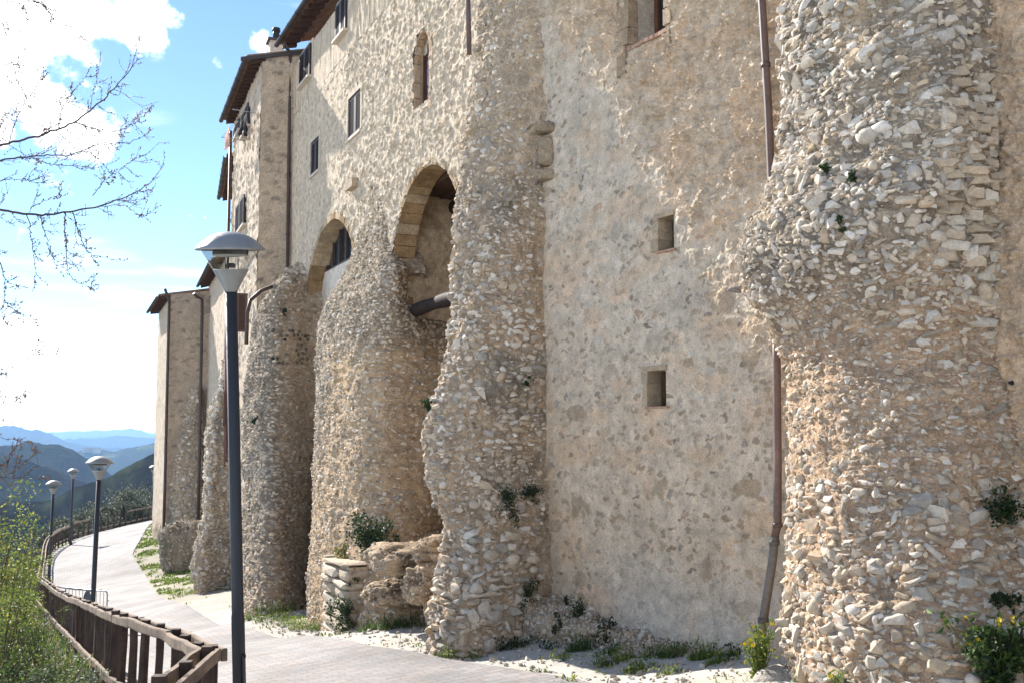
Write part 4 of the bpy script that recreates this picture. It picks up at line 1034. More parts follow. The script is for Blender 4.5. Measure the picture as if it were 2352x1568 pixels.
# ------------------------------------------------------------------ middle house with the two arches
def build_middle():
    root = empty('stone_house', WB.pt(6.0, 0, -4))
    tag(root, 'grey rubble house with two tall brick arches and brown shutters', 'house')
    pm = (0.62, 0.545, 0.44)
    stones = [(0.46, 0.39, 0.29), (0.50, 0.44, 0.34), (0.40, 0.35, 0.28), (0.56, 0.50, 0.41), (0.62, 0.58, 0.50), (0.44, 0.36, 0.25), (0.34, 0.31, 0.27)]
    AC, AZ, AR = 2.1, 3.05, 1.88                       # big arch
    tl, _ = WB.hit(704, 600); tt, ztop = WB.hit(757, 506)
    SC_, SR = tt - 0.15, None
    SR = tl - SC_; SZ = ztop - SR                     # small arch
    def big_arch(T, Z): return (np.abs(T - AC) < AR) & (Z > -3.2) & ((Z < AZ) | ((T - AC) ** 2 + (Z - AZ) ** 2 < AR ** 2))
    def small_arch(T, Z): return (np.abs(T - SC_) < SR) & (Z > -3.0) & ((Z < SZ) | ((T - SC_) ** 2 + (Z - SZ) ** 2 < SR ** 2))
    w1 = pxrect(WB, 776, 8, 91, 800, -4, 72); w2 = pxrect(WB, 693, 120, 196, 717, 112, 180)
    w3 = pxrect(WB, 800, 228, 322, 829, 205, 298); w4 = pxrect(WB, 714, 331, 407, 733, 311, 389); lan = pxrect(WB, 953, 90, 250, 989, 75, 228)
    holes = [w + (0.12,) for w in (w1, w2, w3, w4)]
    LC = (lan[0] + lan[1]) / 2; LR = (lan[1] - lan[0]) / 2; lz = lan[3] - LR
    def lancet(T, Z): return (np.abs(T - LC) < LR) & (Z > lan[2]) & ((Z < lz) | (((T - LC) ** 2 + ((Z - lz) / 1.25) ** 2) < LR ** 2))
    def pf(T, Z):
        P2 = np.stack((T, Z), -1)
        r1, c1, m1 = rubble(T, Z, 23, (0.20, 0.15), 0.78, 1.0, pm, stones, 0.24, 0.48, 0.7, 0.55)
        r2, c2, m2 = rubble(T, Z, 24, (0.13, 0.09), 0.5, 1.0, pm, stones, 0.22, 0.45, 0.4)
        ro = smooth(8.6, 6.6, T + 0.5 * fbm(P2 * 0.8, 3, 41))
        rel = lerp(0.016, 0.036, ro) * r1 + lerp(0.006, 0.016, ro) * r2 + lerp(.007, .024, ro) * fbm(P2 * 6.5, 4, 42) + lerp(.003, .012, ro) * (1 - 2 * np.abs(fbm(P2 * 8, 3, 46))) + lerp(.002, .008, ro) * fbm(P2 * 17, 3, 49) + 0.03 * fbm(P2 * 0.8, 3, 43)
        C = lerp(c1, c2, (m2 * (1 - m1) * 0.7)[..., None]); C = lerp(C, np.array(pm), (0.22 + 0.12 * ro)[..., None])
        warm = smooth(3.5, 1.0, Z + fbm(P2 * .7, 3, 45)); C = lerp(C, np.array((0.56, 0.44, 0.31)), (0.55 * warm)[..., None])
        return rel, C
    mb = MB()
    facade(mb, WB, (-1.2, 13.0), (-5.4, 8.9), 0.025, pf, holes, (big_arch, small_arch, lancet))
    body(mb, WB, -1.2, 13.0, -5.4, 8.9, 8.0)
    # deep niche behind the big arch
    t0, t1 = AC - AR - .02, AC + AR + .02; D = -2.7
    def niche(T, Z):
        r, c, m = rubble(T, Z, 29, (0.15, 0.10), 0.75, 1.0, (0.53, 0.43, 0.31), TAN_STONES, .22, .46, .5); return r, c
    for (fa, fb) in (((t1, -0.40), (t1, D)), ((t1, D), (t0, D)), ((t0, D), (t0, -0.4))):
        n = int(max(abs(fa[0] - fb[0]), abs(fa[1] - fb[1])) / 0.035); u = np.linspace(0, 1, n)[:, None]; z = np.arange(-4.0, 5.2, 0.035)[None]
        L_ = n * 0.035; T, Z = np.broadcast_arrays(u * L_ + fa[0] * 3, z); r, c = niche(T, Z)
        q = fbm(np.stack((T, Z), -1) * 2, 3, 91); C = lerp(c, np.array((0.44, 0.355, 0.255)), (smooth(2.0, 3.0, Z + q) * 0.4)[..., None])  # upper niche painted darker for its shade
        C = lerp(C, np.array((0.56, 0.42, 0.26)), (smooth(1.5, -0.5, Z + q) * 0.5)[..., None])  # golden bounce light painted into the lower niche
        tt_ = fa[0] + (fb[0] - fa[0]) * u + 0 * z; pp = fa[1] + (fb[1] - fa[1]) * u + 0 * z
        dr = np.array((-(fb[1] - fa[1]), fb[0] - fa[0])); dr = dr / np.linalg.norm(dr) * (-1)
        rel = 0.05 * r + 0.08 * q
        inw = np.array(((AC - (fa[0] + fb[0]) / 2), (-1.4 - (fa[1] + fb[1]) / 2))); inw = inw / np.linalg.norm(inw)
        inw = np.array((np.sign(inw[0]), 0)) if abs(inw[0]) > 0.7 else np.array((0, 1.0))
        mb.grid(WB.pt(tt_ + inw[0] * rel, pp + inw[1] * rel, Z), 0, C, True)
    # a mortar-washed slope at the foot of the niche
    u = np.linspace(0, 1, 60)[:, None]; v = np.linspace(0, 1, 60)[None]
    T = t0 + (t1 - t0) * u + 0 * v; Pp = D + (1.0 - D) * v + 0 * u; Zf = -1.75 - 0.85 * v + 0 * u + 0.08 * fbm(np.stack((T, Pp), -1) * 2, 3, 3)
    mb.grid(WB.pt(T, Pp, Zf), 0, (0.53, 0.46, 0.37), True)
    # lancet and small arch recesses
    for (f, c0, r0, za, zb, dep, cc, st) in ((None, LC, LR, lan[2], lz, -0.16, (0.60, 0.50, 0.37), 1.25), (None, SC_, SR, -3.0, SZ, -0.5, (0.5, 0.4, 0.28), 1.0)):
        a = np.linspace(0, math.pi, 25); prof = [(c0 + r0, za)] + [(c0 + r0 * math.cos(x), zb + st * r0 * math.sin(x)) for x in a] + [(c0 - r0, za)]
        prof = np.array(prof); Q = np.array([[WB.pt(t, p, z) for p in (0.0, dep * .5, dep)] for t, z in prof]); mb.grid(Q, 0, cc, True)
        Q = np.array([WB.pt(t, dep, z) for t, z in prof]); mb.add(Q, [np.arange(len(Q))[None]], 0, (0.60, 0.56, 0.48))
        mb.add(np.array([WB.pt(t, p, za) for t, p in ((c0 - r0, 0), (c0 + r0, 0), (c0 + r0, dep), (c0 - r0, dep))]), np.array([(0, 1, 2, 3)]), 0, (0.6, 0.55, 0.46))
    mb.build('wall', M['masonry'], root)
    # arch rings of porous brown blocks
    def ring(c0, z0, r0, th, dep, n, seed, jl, name, label, stretch=1.0, cols=((0.34, 0.235, 0.125), (0.42, 0.31, 0.18), (0.29, 0.20, 0.105), (0.50, 0.40, 0.27))):
        mb = MB(); rg = np.random.default_rng(seed); g = 0.012
        ang = np.linspace(0, math.pi, n + 1)
        for k in range(n):
            a0, a1 = ang[k] + g / r0 / 2, ang[k + 1] - g / r0 / 2; ro = r0 + th * rg.uniform(.85, 1.1); pr = 0.018 + rg.uniform(-.012, .012); c = np.array(cols[rg.integers(4)]) * rg.uniform(.85, 1.15)
            V = [WB.pt(c0 + r * math.cos(a), p, z0 + stretch * r * math.sin(a)) for p in (-dep, pr) for (r, a) in ((r0 - .035, a0), (ro, a0), (ro, a1), (r0 - .035, a1))]
            V = np.array(V)[[3, 2, 1, 0, 7, 6, 5, 4]]
            mb.hexa(V, 0, c)
        for side in jl:
            z = z0
            while z > jl[side]:
                h = rg.uniform(.26, .42); w = th * rg.uniform(.7, 1.15); e = c0 + side * (r0 - .035); c = np.array(cols[rg.integers(4)]) * rg.uniform(.85, 1.2)
                tbox(mb, WB, e, e + side * w, -dep, 0.022 + rg.uniform(-.008, .012), z - h + .01, z - .004, 0, c); z -= h
        o = mb.build(name, M['rock'], root); o['label'] = label; return o
    ring(AC, AZ, AR, 0.11, 0.42, 25, 1, {1: 0.9, -1: -1.0}, 'arch', 'taller arch ring of brown blocks')
    ring(SC_, SZ, SR, 0.11, 0.46, 18, 2, {1: 0.4}, 'arch', 'smaller arch ring around the half-moon window')
    ring(LC, lz, LR, 0.14, 0.1, 9, 3, {1: lan[2] - .05, -1: lan[2] - .05}, 'lancet_surround', None, 1.25, ((0.5, 0.37, 0.25), (0.55, 0.43, 0.31), (0.48, 0.36, 0.25), (0.56, 0.46, 0.35)))
    # small arch: white apron and dark barred half-moon window
    wz = WB.hit(745, 628, -0.38)[1]
    mb = MB(); tbox(mb, WB, SC_ - SR, SC_ + SR, -0.5, -0.36, -2.5, wz, 0, (0.72, 0.69, 0.62)); mb.build('apron', M['masonry'], root)
    half = empty('window', WB.pt(SC_, -0.4, wz)); half.parent = root; half.location = Vector(WB.pt(SC_, -.4, wz)) - root.location
    a = np.linspace(0, math.pi, 25); rr = SR - .02
    prof = [(SC_ + rr, wz)] + [(SC_ + rr * math.cos(x), SZ + rr * math.sin(x)) for x in a if SZ + rr * math.sin(x) > wz] + [(SC_ - rr, wz)]
    mb = MB(); mb.add(np.array([WB.pt(t, -.43, z) for t, z in prof]), [np.arange(len(prof))[None]], 0); mb.build('pane', M['darkglass'], half)
    mb = MB()
    for k in range(1, 8):
        t = SC_ - SR + 2 * SR * k / 8; zt = SZ + math.sqrt(max(.01, rr ** 2 - (t - SC_) ** 2)); tbox(mb, WB, t - .022, t + .022, -.42, -.37, wz, zt, 0, (0.05, 0.035, 0.03))
    tbox(mb, WB, SC_ - SR, SC_ + SR, -.43, -.355, wz - .001, wz + .04, 0, (0.05, 0.035, 0.03)); mb.build('frame', M['paint'], half)
    # lancet pane
    lw = empty('window', WB.pt(LC, -.2, lan[2])); lw.parent = root; lw.location = Vector(WB.pt(LC, -.2, lan[2])) - root.location
    mb = MB(); tbox(mb, WB, LC - LR * .98, LC + LR * .30, -.155, -.11, lan[2] + .02, lz + .12, 0, (0.085, 0.033, 0.018)); tbox(mb, WB, LC + LR * .30, LC + LR * .42, -.155, -.07, lan[2] + .02, lz + .1, 0, (0.10, 0.038, 0.02)); tbox(mb, WB, LC - LR * .4, LC + LR * .2, -.155, -.12, lz + .12, lz + .3, 0, (0.15, 0.06, 0.03)); mb.build('frame', M['wood'], lw)
    dark_pane(lw, WB, LC - LR * .9, LC + LR * .14, lan[2] + .12, lz + .06, -.105)
    # shuttered windows
    for i, (r, lab) in enumerate(((w1, 'uppermost shuttered window, just under the frame top'), (w2, 'shuttered window beside the tall downpipe under the eave'), (w3, 'double shuttered window nearest the lancet'), (w4, 'lowest shuttered window, above the small arch'))):
        t0_, t1_, z0_, z1_ = r
        w = empty('window', WB.pt((t0_ + t1_) / 2, 0, z0_)); w.parent = root; w.location = Vector(WB.pt((t0_ + t1_) / 2, 0, z0_)) - root.location; w['label'] = lab
        tm = (t0_ + t1_) / 2; pp = -0.05 if i > 1 else 0.03
        shutter_leaf(w, WB, t0_ + .01, tm - .004, z0_ + .01, z1_ - .01, pp); shutter_leaf(w, WB, tm + .004, t1_ - .01, z0_ + .01, z1_ - .01, pp)
        sill_part(w, WB, t0_, t1_, z0_, 0.14 if i < 2 else 0.05)
        mb = MB()
        for a_, b_, c_, d_ in ((t0_ - .1, t0_, z0_, z1_ + .1), (t1_, t1_ + .1, z0_, z1_ + .1), (t0_, t1_, z1_, z1_ + .1)): tbox(mb, WB, a_, b_, -.02, .018, c_, d_, 0, (0.62, 0.57, 0.48))
        mb.build('surround', M['masonry'], w)
    # corbel stub and patch of loose stones between the arches
    mb = MB(); t, z = WB.hit(806, 424, .1); tbox(mb, WB, t - .28, t + .28, -.05, .16, z - .1, z + .1, 0, (0.56, 0.47, 0.35)); o = mb.build('corbel', M['rock'], root)
    # roof
    te, ze = WB.hit(672, 113); tb, zb = WB.hit(738, 0)
    zr = (ze + zb) / 2
    eave_roof(root, WB, -1.0, 13.05, zr - 0.05, 0.36, 7.5, 17, 0.42, 0.1)
    # log across the big arch and timber ceiling
    t, z = WB.hit(956, 715, -.35); mb = MB(); s = np.linspace(0, 1, 14)
    pts = WB.pt(t + 0.02 - s * (t - 0.05), -.35, z + .02 + .018 * np.sin(s * 5)); mb.tube(pts, 0.125 + .010 * np.sin(s * 17), 14, 0, (0.032, 0.019, 0.014)); o = mb.build('log_beam', M['wood'], root)
    mb = MB(); zc = WB.hit(985, 455, -1.2)[1] - .3
    for k in range(9):
        p0 = -0.46 - k * 0.26; tbox(mb, WB, t0 + .02, t1 - .02, p0 - .25, p0, zc + .03 * (k % 2) + k * .0, zc + .12 + .03 * (k % 2), 0, np.array((0.10, 0.05, 0.026)) * (0.8 + .1 * (k % 4)))
    mb.build('timber_ceiling', M['wood'], root)
    mb = MB(); s = np.linspace(0, 1, 6); p_ = WB.pt(t1 - .1 - s * (t1 - t0 - .2), -1.3, zc - .17); mb.tube(p_, .16, 12, 0, (0.07, 0.042, 0.03)); mb.build('ceiling_beam', M['wood'], root)
    # corner downpipe of the house: drops beside the next house, then follows its buttress
    q = [WB.hit(px, py, p) + (p,) for px, py, p in ((652, 98, .42), (655, 106, .36), (667, 122, .12), (666, 150, .1), (663, 400, .1), (660, 632, .1))]
    pts = [WB.pt(t, p, z) for t, z, p in q]
    pts += [at(645, 650, 27.6), at(600, 668, 25.6), at(575, 690, 24.9), at(568, 720, 24.75), at(566, 790, 24.7)]
    downpipe(root, np.array(pts), 0.047, BROWN, [pts[3] * .7 + pts[4] * .3, pts[4], pts[4] * .4 + pts[5] * .6], label='tall brown downpipe in the corner between the two houses')

    # ---- buttress between the arches
    wf, tf = pal(WHITE_STONES), pal(TAN_STONES)
    spec = [(430, (852, -.06), (864, -.03), (876, -.03), (886, -.05), (892, -.1)), (500, (838, -.03), (856, .02), (874, .02), (889, -.02), (896, -.1)), (560, (824, .05), (848, .10), (872, .09), (893, .03), (903, -.1)), (622, (796, .28), (830, .30), (870, .26), (914, .1), (930, -.2)),
            (690, (746, .55), (800, .56), (850, .44), (918, .06), (965, -1.1)), (740, (727, .66), (790, .66), (850, .50), (925, .0), (1025, -1.15)), (850, (717, .78), (780, .78), (850, .60), (930, -.02), (1055, -1.2)),
            (1000, (714, .92), (780, .92), (850, .72), (938, .04), (1065, -1.15)), (1100, (710, 1.02), (780, 1.02), (850, .82), (948, .10), (1065, -1.05)), (1250, (699, 1.17), (770, 1.18), (850, 1.0), (960, .2), (1065, -1.3)),
            (1425, (690, 1.32), (770, 1.35), (850, 1.25), (990, .6), (1065, -.3)), (1560, (688, 1.45), (770, 1.48), (850, 1.35), (990, .8), (1065, -.2))]
    rows = rows_px(WB, spec, 1, ((0.2, 0.5), (0.5, None)))
    mb = MB()
    def rub3(P):
        t, p = WB.loc(P[..., 0], P[..., 1]); return rubble(t - p, P[..., 2], 73, (0.15, 0.085), 0.85, 1.0, MORTAR, TAN_STONES + WHITE_STONES[:3], .22, .48, .4)
    def disp(P): return rubble_disp(P, 23, 0.045, 0.012) + 0.026 * rub3(P)[0]
    def colf(P, d):
        z = P[..., 2]; n = fbm(P * 1.1, 4, 29); n2 = fbm(P * 5, 3, 30); r, c, m = rub3(P)
        t, p = WB.loc(P[..., 0], P[..., 1])
        C = np.tile(np.array((0.50, 0.375, 0.235)), z.shape + (1,))
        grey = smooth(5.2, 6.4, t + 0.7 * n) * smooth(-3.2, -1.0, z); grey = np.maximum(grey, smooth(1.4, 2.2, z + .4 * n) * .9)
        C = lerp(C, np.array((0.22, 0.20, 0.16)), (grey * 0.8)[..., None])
        C = lerp(C, np.array((0.58, 0.40, 0.20)), (smooth(0.1, 0.5, n) * (1 - grey) * .4)[..., None])
        C = lerp(C, c, (m * 0.5)[..., None]); return C * (1 + 0.12 * n2)[..., None]
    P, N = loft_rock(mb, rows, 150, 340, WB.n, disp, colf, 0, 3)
    def dens(X):
        t, p = WB.loc(X[:, 0], X[:, 1]); z = X[:, 2]; n = fbm(X * 1.2, 3, 63)
        edge = smooth(5.0, 6.2, t); v = lerp(0.30 + .5 * n, 0.9, edge); v = np.maximum(v, smooth(1.2, 1.9, z)); return np.clip(v * smooth(-.5, .2, p) * np.where(z > 3.1, .22, 1), 0.02, 1)
    scatter_stones(mb, P, N, 0.115, lambda X, rg: np.clip(np.where(WB.loc(X[:, 0], X[:, 1])[0] > 5.6, .07, .058) * rg.gamma(7, 1 / 7, len(X)), .03, .12), lambda x, rg: wf(x, rg) if rg.random() < (0.6 if x[2] > 1 else .35) else tf(x, rg), dens, 7, 1, 0.06, 0.56, 0.92, 9000, 0.085)
    # a net of small pale diamond-set stones survives beside the niche
    rgd = np.random.default_rng(17); PF, NF = P.reshape(-1, 3), N.reshape(-1, 3); PD = PF / np.linalg.norm(PF, axis=1)[:, None]
    for r_ in range(15):
        for c_ in range(9):
            px, py = 928 + c_ * 11 + (r_ % 2) * 5.5 + rgd.normal(), 648 + r_ * 11 - c_ * 1.2 + rgd.normal()
            if rgd.random() < .3 or (r_ > 9 and c_ < 2) : continue
            x = ray(px, py); k = np.argmax(PD @ (x / np.linalg.norm(x))); bx, by, bz = basis(NF[k]); s_ = .060
            R = np.stack(((bx + by) / 1.414, (by - bx) / 1.414, bz), 1) @ rotm(rgd.normal() * .1, rgd.normal() * .1, rgd.normal() * .1); mb.box(PF[k] - bz * .012, (s_, s_, .07), R, 1, np.array((0.52, 0.42, 0.30)) * rgd.uniform(.85, 1.15))
    small_fill(mb, P, N, 207, .075, .045, .8, TAN_STONES * 2 + WHITE_STONES[1:] + [(0.36, 0.27, 0.17)], 7000, .075)
    b = mb.build('buttress', [M['rock'], M['stone']], root); b['label'] = 'tan rubble buttress between the two arches'
    # ---- buttress under the next corner
    spec = [(612, (672, .03), (682, .08), (692, .05), (700, 0)), (642, (640, .72), (660, .6), (680, .3), (703, 0)), (690, (599, 1.1), (630, .98), (668, .5), (706, 0)), (770, (576, 1.25), (620, 1.15), (665, .65), (710, 0)),
            (850, (563, 1.4), (610, 1.25), (660, .72), (713, 0)), (950, (553, 1.55), (605, 1.38), (660, .8), (715, 0)), (1100, (550, 1.72), (605, 1.55), (665, .95), (716, 0)), (1250, (549, 1.92), (605, 1.75), (665, 1.1), (717, 0)), (1395, (548, 2.12), (605, 1.95), (670, 1.3), (718, 0)), (1480, (547, 2.3), (605, 2.1), (670, 1.4), (718, 0))]
    rows = rows_px(WB, spec, 1, ((0.3, 0.8), (1.2, None)))
    mb = MB()
    def rub4(P):
        t, p = WB.loc(P[..., 0], P[..., 1]); return rubble(t - p, P[..., 2], 74, (0.17, 0.10), 0.85, 1.0, MORTAR, TAN_STONES + WHITE_STONES[:4], .22, .48, .4)
    def disp(P): return rubble_disp(P, 33, 0.065, 0.014) + 0.032 * rub4(P)[0]
    def colf(P, d):
        z = P[..., 2]; n = fbm(P * .9, 4, 39); n2 = fbm(P * 4, 3, 40); r, c, m = rub4(P)
        t, p = WB.loc(P[..., 0], P[..., 1]); C = np.tile(np.array((0.44, 0.34, 0.235)), z.shape + (1,))
        grey = smooth(0.5, 1.2, p + .5 * n) * smooth(-4.2, -1, z); C = lerp(C, np.array((0.20, 0.18, 0.145)), (grey * .8)[..., None]); C = lerp(C, c, (m * .5)[..., None]); return C * (1 + 0.12 * n2)[..., None]
    P, N = loft_rock(mb, rows, 110, 260, WB.n, disp, colf, 0, 4)
    scatter_stones(mb, P, N, 0.14, lambda X, rg: np.clip(0.075 * rg.gamma(7, 1 / 7, len(X)), .035, .13), lambda x, rg: wf(x, rg) * (.8 if x[2] < 1 else 1) if rg.random() < 0.45 else tf(x, rg) * .9, lambda X: np.clip(.45 + .8 * fbm(X * .9, 3, 64), .05, 1), 8, 1, 0.06, 0.52, 0.92, 5000, .10)
    # rows of dark diamond blocks painted as shaded holes of lost facing stones
    PF, NF = P.reshape(-1, 3), N.reshape(-1, 3); PD = PF / np.linalg.norm(PF, axis=1)[:, None]; rgd = np.random.default_rng(18)
    for r_ in range(8):
        for c_ in range(10):
            px, py = 628 + c_ * 8.6 + (r_ % 2) * 4.3 + rgd.normal() * .8, 760 + r_ * 10.5 + rgd.normal() * .8
            if c_ > 7 and rgd.random() < .5 or rgd.random() < .12: continue
            x = ray(px, py); k = np.argmax(PD @ (x / np.linalg.norm(x))); bx, by, bz = basis(NF[k]); s_ = 0.062 if (r_ + c_) % 3 else .078
            R = np.stack(((bx + by) / 1.414, (by - bx) / 1.414, bz), 1); dk = c_ < 4 and r_ in (2, 4, 6); mb.box(PF[k] + bz * .008, (s_, s_, .05), R, 0, (0.05, 0.045, 0.04) if dk else np.array((0.17, 0.145, 0.11)) * rgd.uniform(.7, 1.5))
    small_fill(mb, P, N, 208, .09, .05, .8, TAN_STONES + WHITE_STONES[3:] + [(0.30, 0.25, 0.18), (0.27, 0.235, 0.18)], 5000, .085)
    b = mb.build('buttress', [M['rock'], M['stone']], root); b['label'] = 'grey rubble buttress climbing to the corner downpipe'
    return root
MIDDLE = build_middle()

# ------------------------------------------------------------------ stone pier and rock ledge in front of the arches
def build_ledge():
    mb = MB(); R = np.stack((np.append(-WB.d, 0), np.append(-WB.n, 0), (0, 0, 1)), 1)
    for i, (px, py, p, hw, hd, hz, e, tl) in enumerate(((880, 1283, .95, 76, .62, 33, .70, .10), (868, 1362, .95, 66, .50, 30, .75, -.06), (955, 1345, .80, 46, .50, 44, .75, .1), (975, 1268, .55, 48, .55, 36, .7, .16), (905, 1425, .45, 105, .42, 45, .62, 0), (1010, 1400, .3, 70, .5, 90, .7, 0), (930, 1235, -.5, 95, 1.0, 32, .7, .08))):
        t, z = WB.hit(px, py, p + hd * .6); c = WB.pt(t, p, z); k = np.linalg.norm(c) / FPX
        boulder_mesh(mb, c, (hw * k, hd, hz * k), 300 + i, R @ rotm(0, tl, 0), min(.9, e + .12), .30, ((0.27, 0.21, 0.145), (0.50, 0.415, 0.30)), 330)
    o = mb.build('rock_ledge', [M['rock'], M['stone']], None, WB.pt(2.5, 1.0, -3.6)); tag(o, 'rounded conglomerate rock ledge under the tall arch', 'rock')
    # pier of squared white blocks
    mb = MB(); rg = np.random.default_rng(12)
    A = WB.hit(757, 1440, 1.55); zb = A[1] - .15; zt = WB.hit(757, 1283, 1.5)[1]
    z = zb; tl, tr_ = WB.hit(733, 1400, 1.5)[0], WB.hit(789, 1400, 1.5)[0]
    tbox(mb, WB, tr_ + .07, tl + .03, 0.55, 1.38, zb, zt - .06, 0, (0.5, 0.42, 0.31))
    Rp = np.stack((np.append(WB.d, 0), np.append(WB.n, 0), (0, 0, 1)), 1)
    def block(a, b, p0, p1, z0, z1):
        V, F = RND[rg.integers(6)]; V = V / np.abs(V).max(0); h = np.array(((b - a) / 2, (p1 - p0) / 2, (z1 - z0) / 2)); V2 = np.sign(V) * np.abs(V) ** .38 * h * rg.uniform(.93, 1.04, 3); V2 = V2 + .012 * fbm(V * 3 + rg.random() * 50, 3, 9)[:, None] * np.sign(V)
        mb.add(WB.pt((a + b) / 2, (p0 + p1) / 2, (z0 + z1) / 2) + V2 @ (Rp @ rotm(*(rg.normal(size=3) * .03))).T, F, 0, np.array(((0.52, 0.47, 0.38), (0.56, 0.52, 0.43), (0.47, 0.41, 0.32))[rg.integers(3)]) * rg.uniform(.85, 1.1), False)
    while z < zt - .05:
        h = min(rg.uniform(.11, .22), zt - z); q = rg.random(); cuts = [tr_, tl] if q < .2 else ([tr_, tr_ + (tl - tr_) * rg.uniform(.3, .7), tl])
        for a, b in zip(cuts[:-1], cuts[1:]): block(a + .006, b - .006, .95, 1.5 + rg.uniform(-.03, .03), z + .005, z + h - .005)
        for pa, pb in ((.62, 1.05), (1.05, 1.42)): block(tl - .06, tl + .11, pa, pb, z + .005, z + h - .005)
        z += h
    o = mb.build('stone_pier', M['stone'], None, WB.pt((tl + tr_) / 2, 1.2, zb))
    tag(o, 'low pier of squared white blocks beside the rock ledge', 'pier')
build_ledge()

# ---- conglomerate rock on which the near wall stands
def build_foot():
    spec = [(1368, (1235, .10), (1262, .06), (1290, .02), (1310, 0)), (1395, (1205, .42), (1250, .32), (1305, .14), (1360, 0)), (1425, (1190, .62), (1260, .50), (1340, .30), (1430, .02)), (1450, (1180, .7), (1265, .55), (1380, .42), (1520, .1)), (1475, (1178, .72), (1262, .5), (1390, .36), (1560, .22)), (1500, (1178, .78), (1260, .55), (1395, .42), (1580, .3)), (1540, (1178, .9), (1260, .7), (1395, .55), (1590, .4))]
    rows = rows_px(WA, spec, -1, ((0.1, .6), (.3, None))); mb = MB()
    def disp(P): return .09 * fbm(P * 2.2, 4, 151) + .05 * fbm(P * 7, 4, 152) + .02 * (1 - 2 * np.abs(fbm(P * 9, 3, 153)))
    P, N = loft_rock(mb, rows, 130, 80, WA.n, disp, lambda P, d: lerp(np.array((0.34, 0.265, 0.18)), np.array((0.47, 0.385, 0.275)), smooth(-.06, .09, d)[..., None]) * (1 + .2 * fbm(P * 7, 3, 150))[..., None], 0, 8)
    scatter_stones(mb, P, N, .055, lambda X, rg: np.clip(.024 * rg.gamma(4, .25, len(X)), .009, .06), pal(WHITE_STONES + TAN_STONES[:2]), lambda X: np.clip(.6 + .8 * fbm(X * 2.2, 2, 165), .05, 1), 19, 1, .65, .3, .6, 2500)
    o = mb.build('rock_outcrop', [M['rock'], M['stone']], None, WA.pt(2, .3, -2.8)); tag(o, 'pebbly rock outcrop under the near wall, grown over with ivy', 'rock')
build_foot()

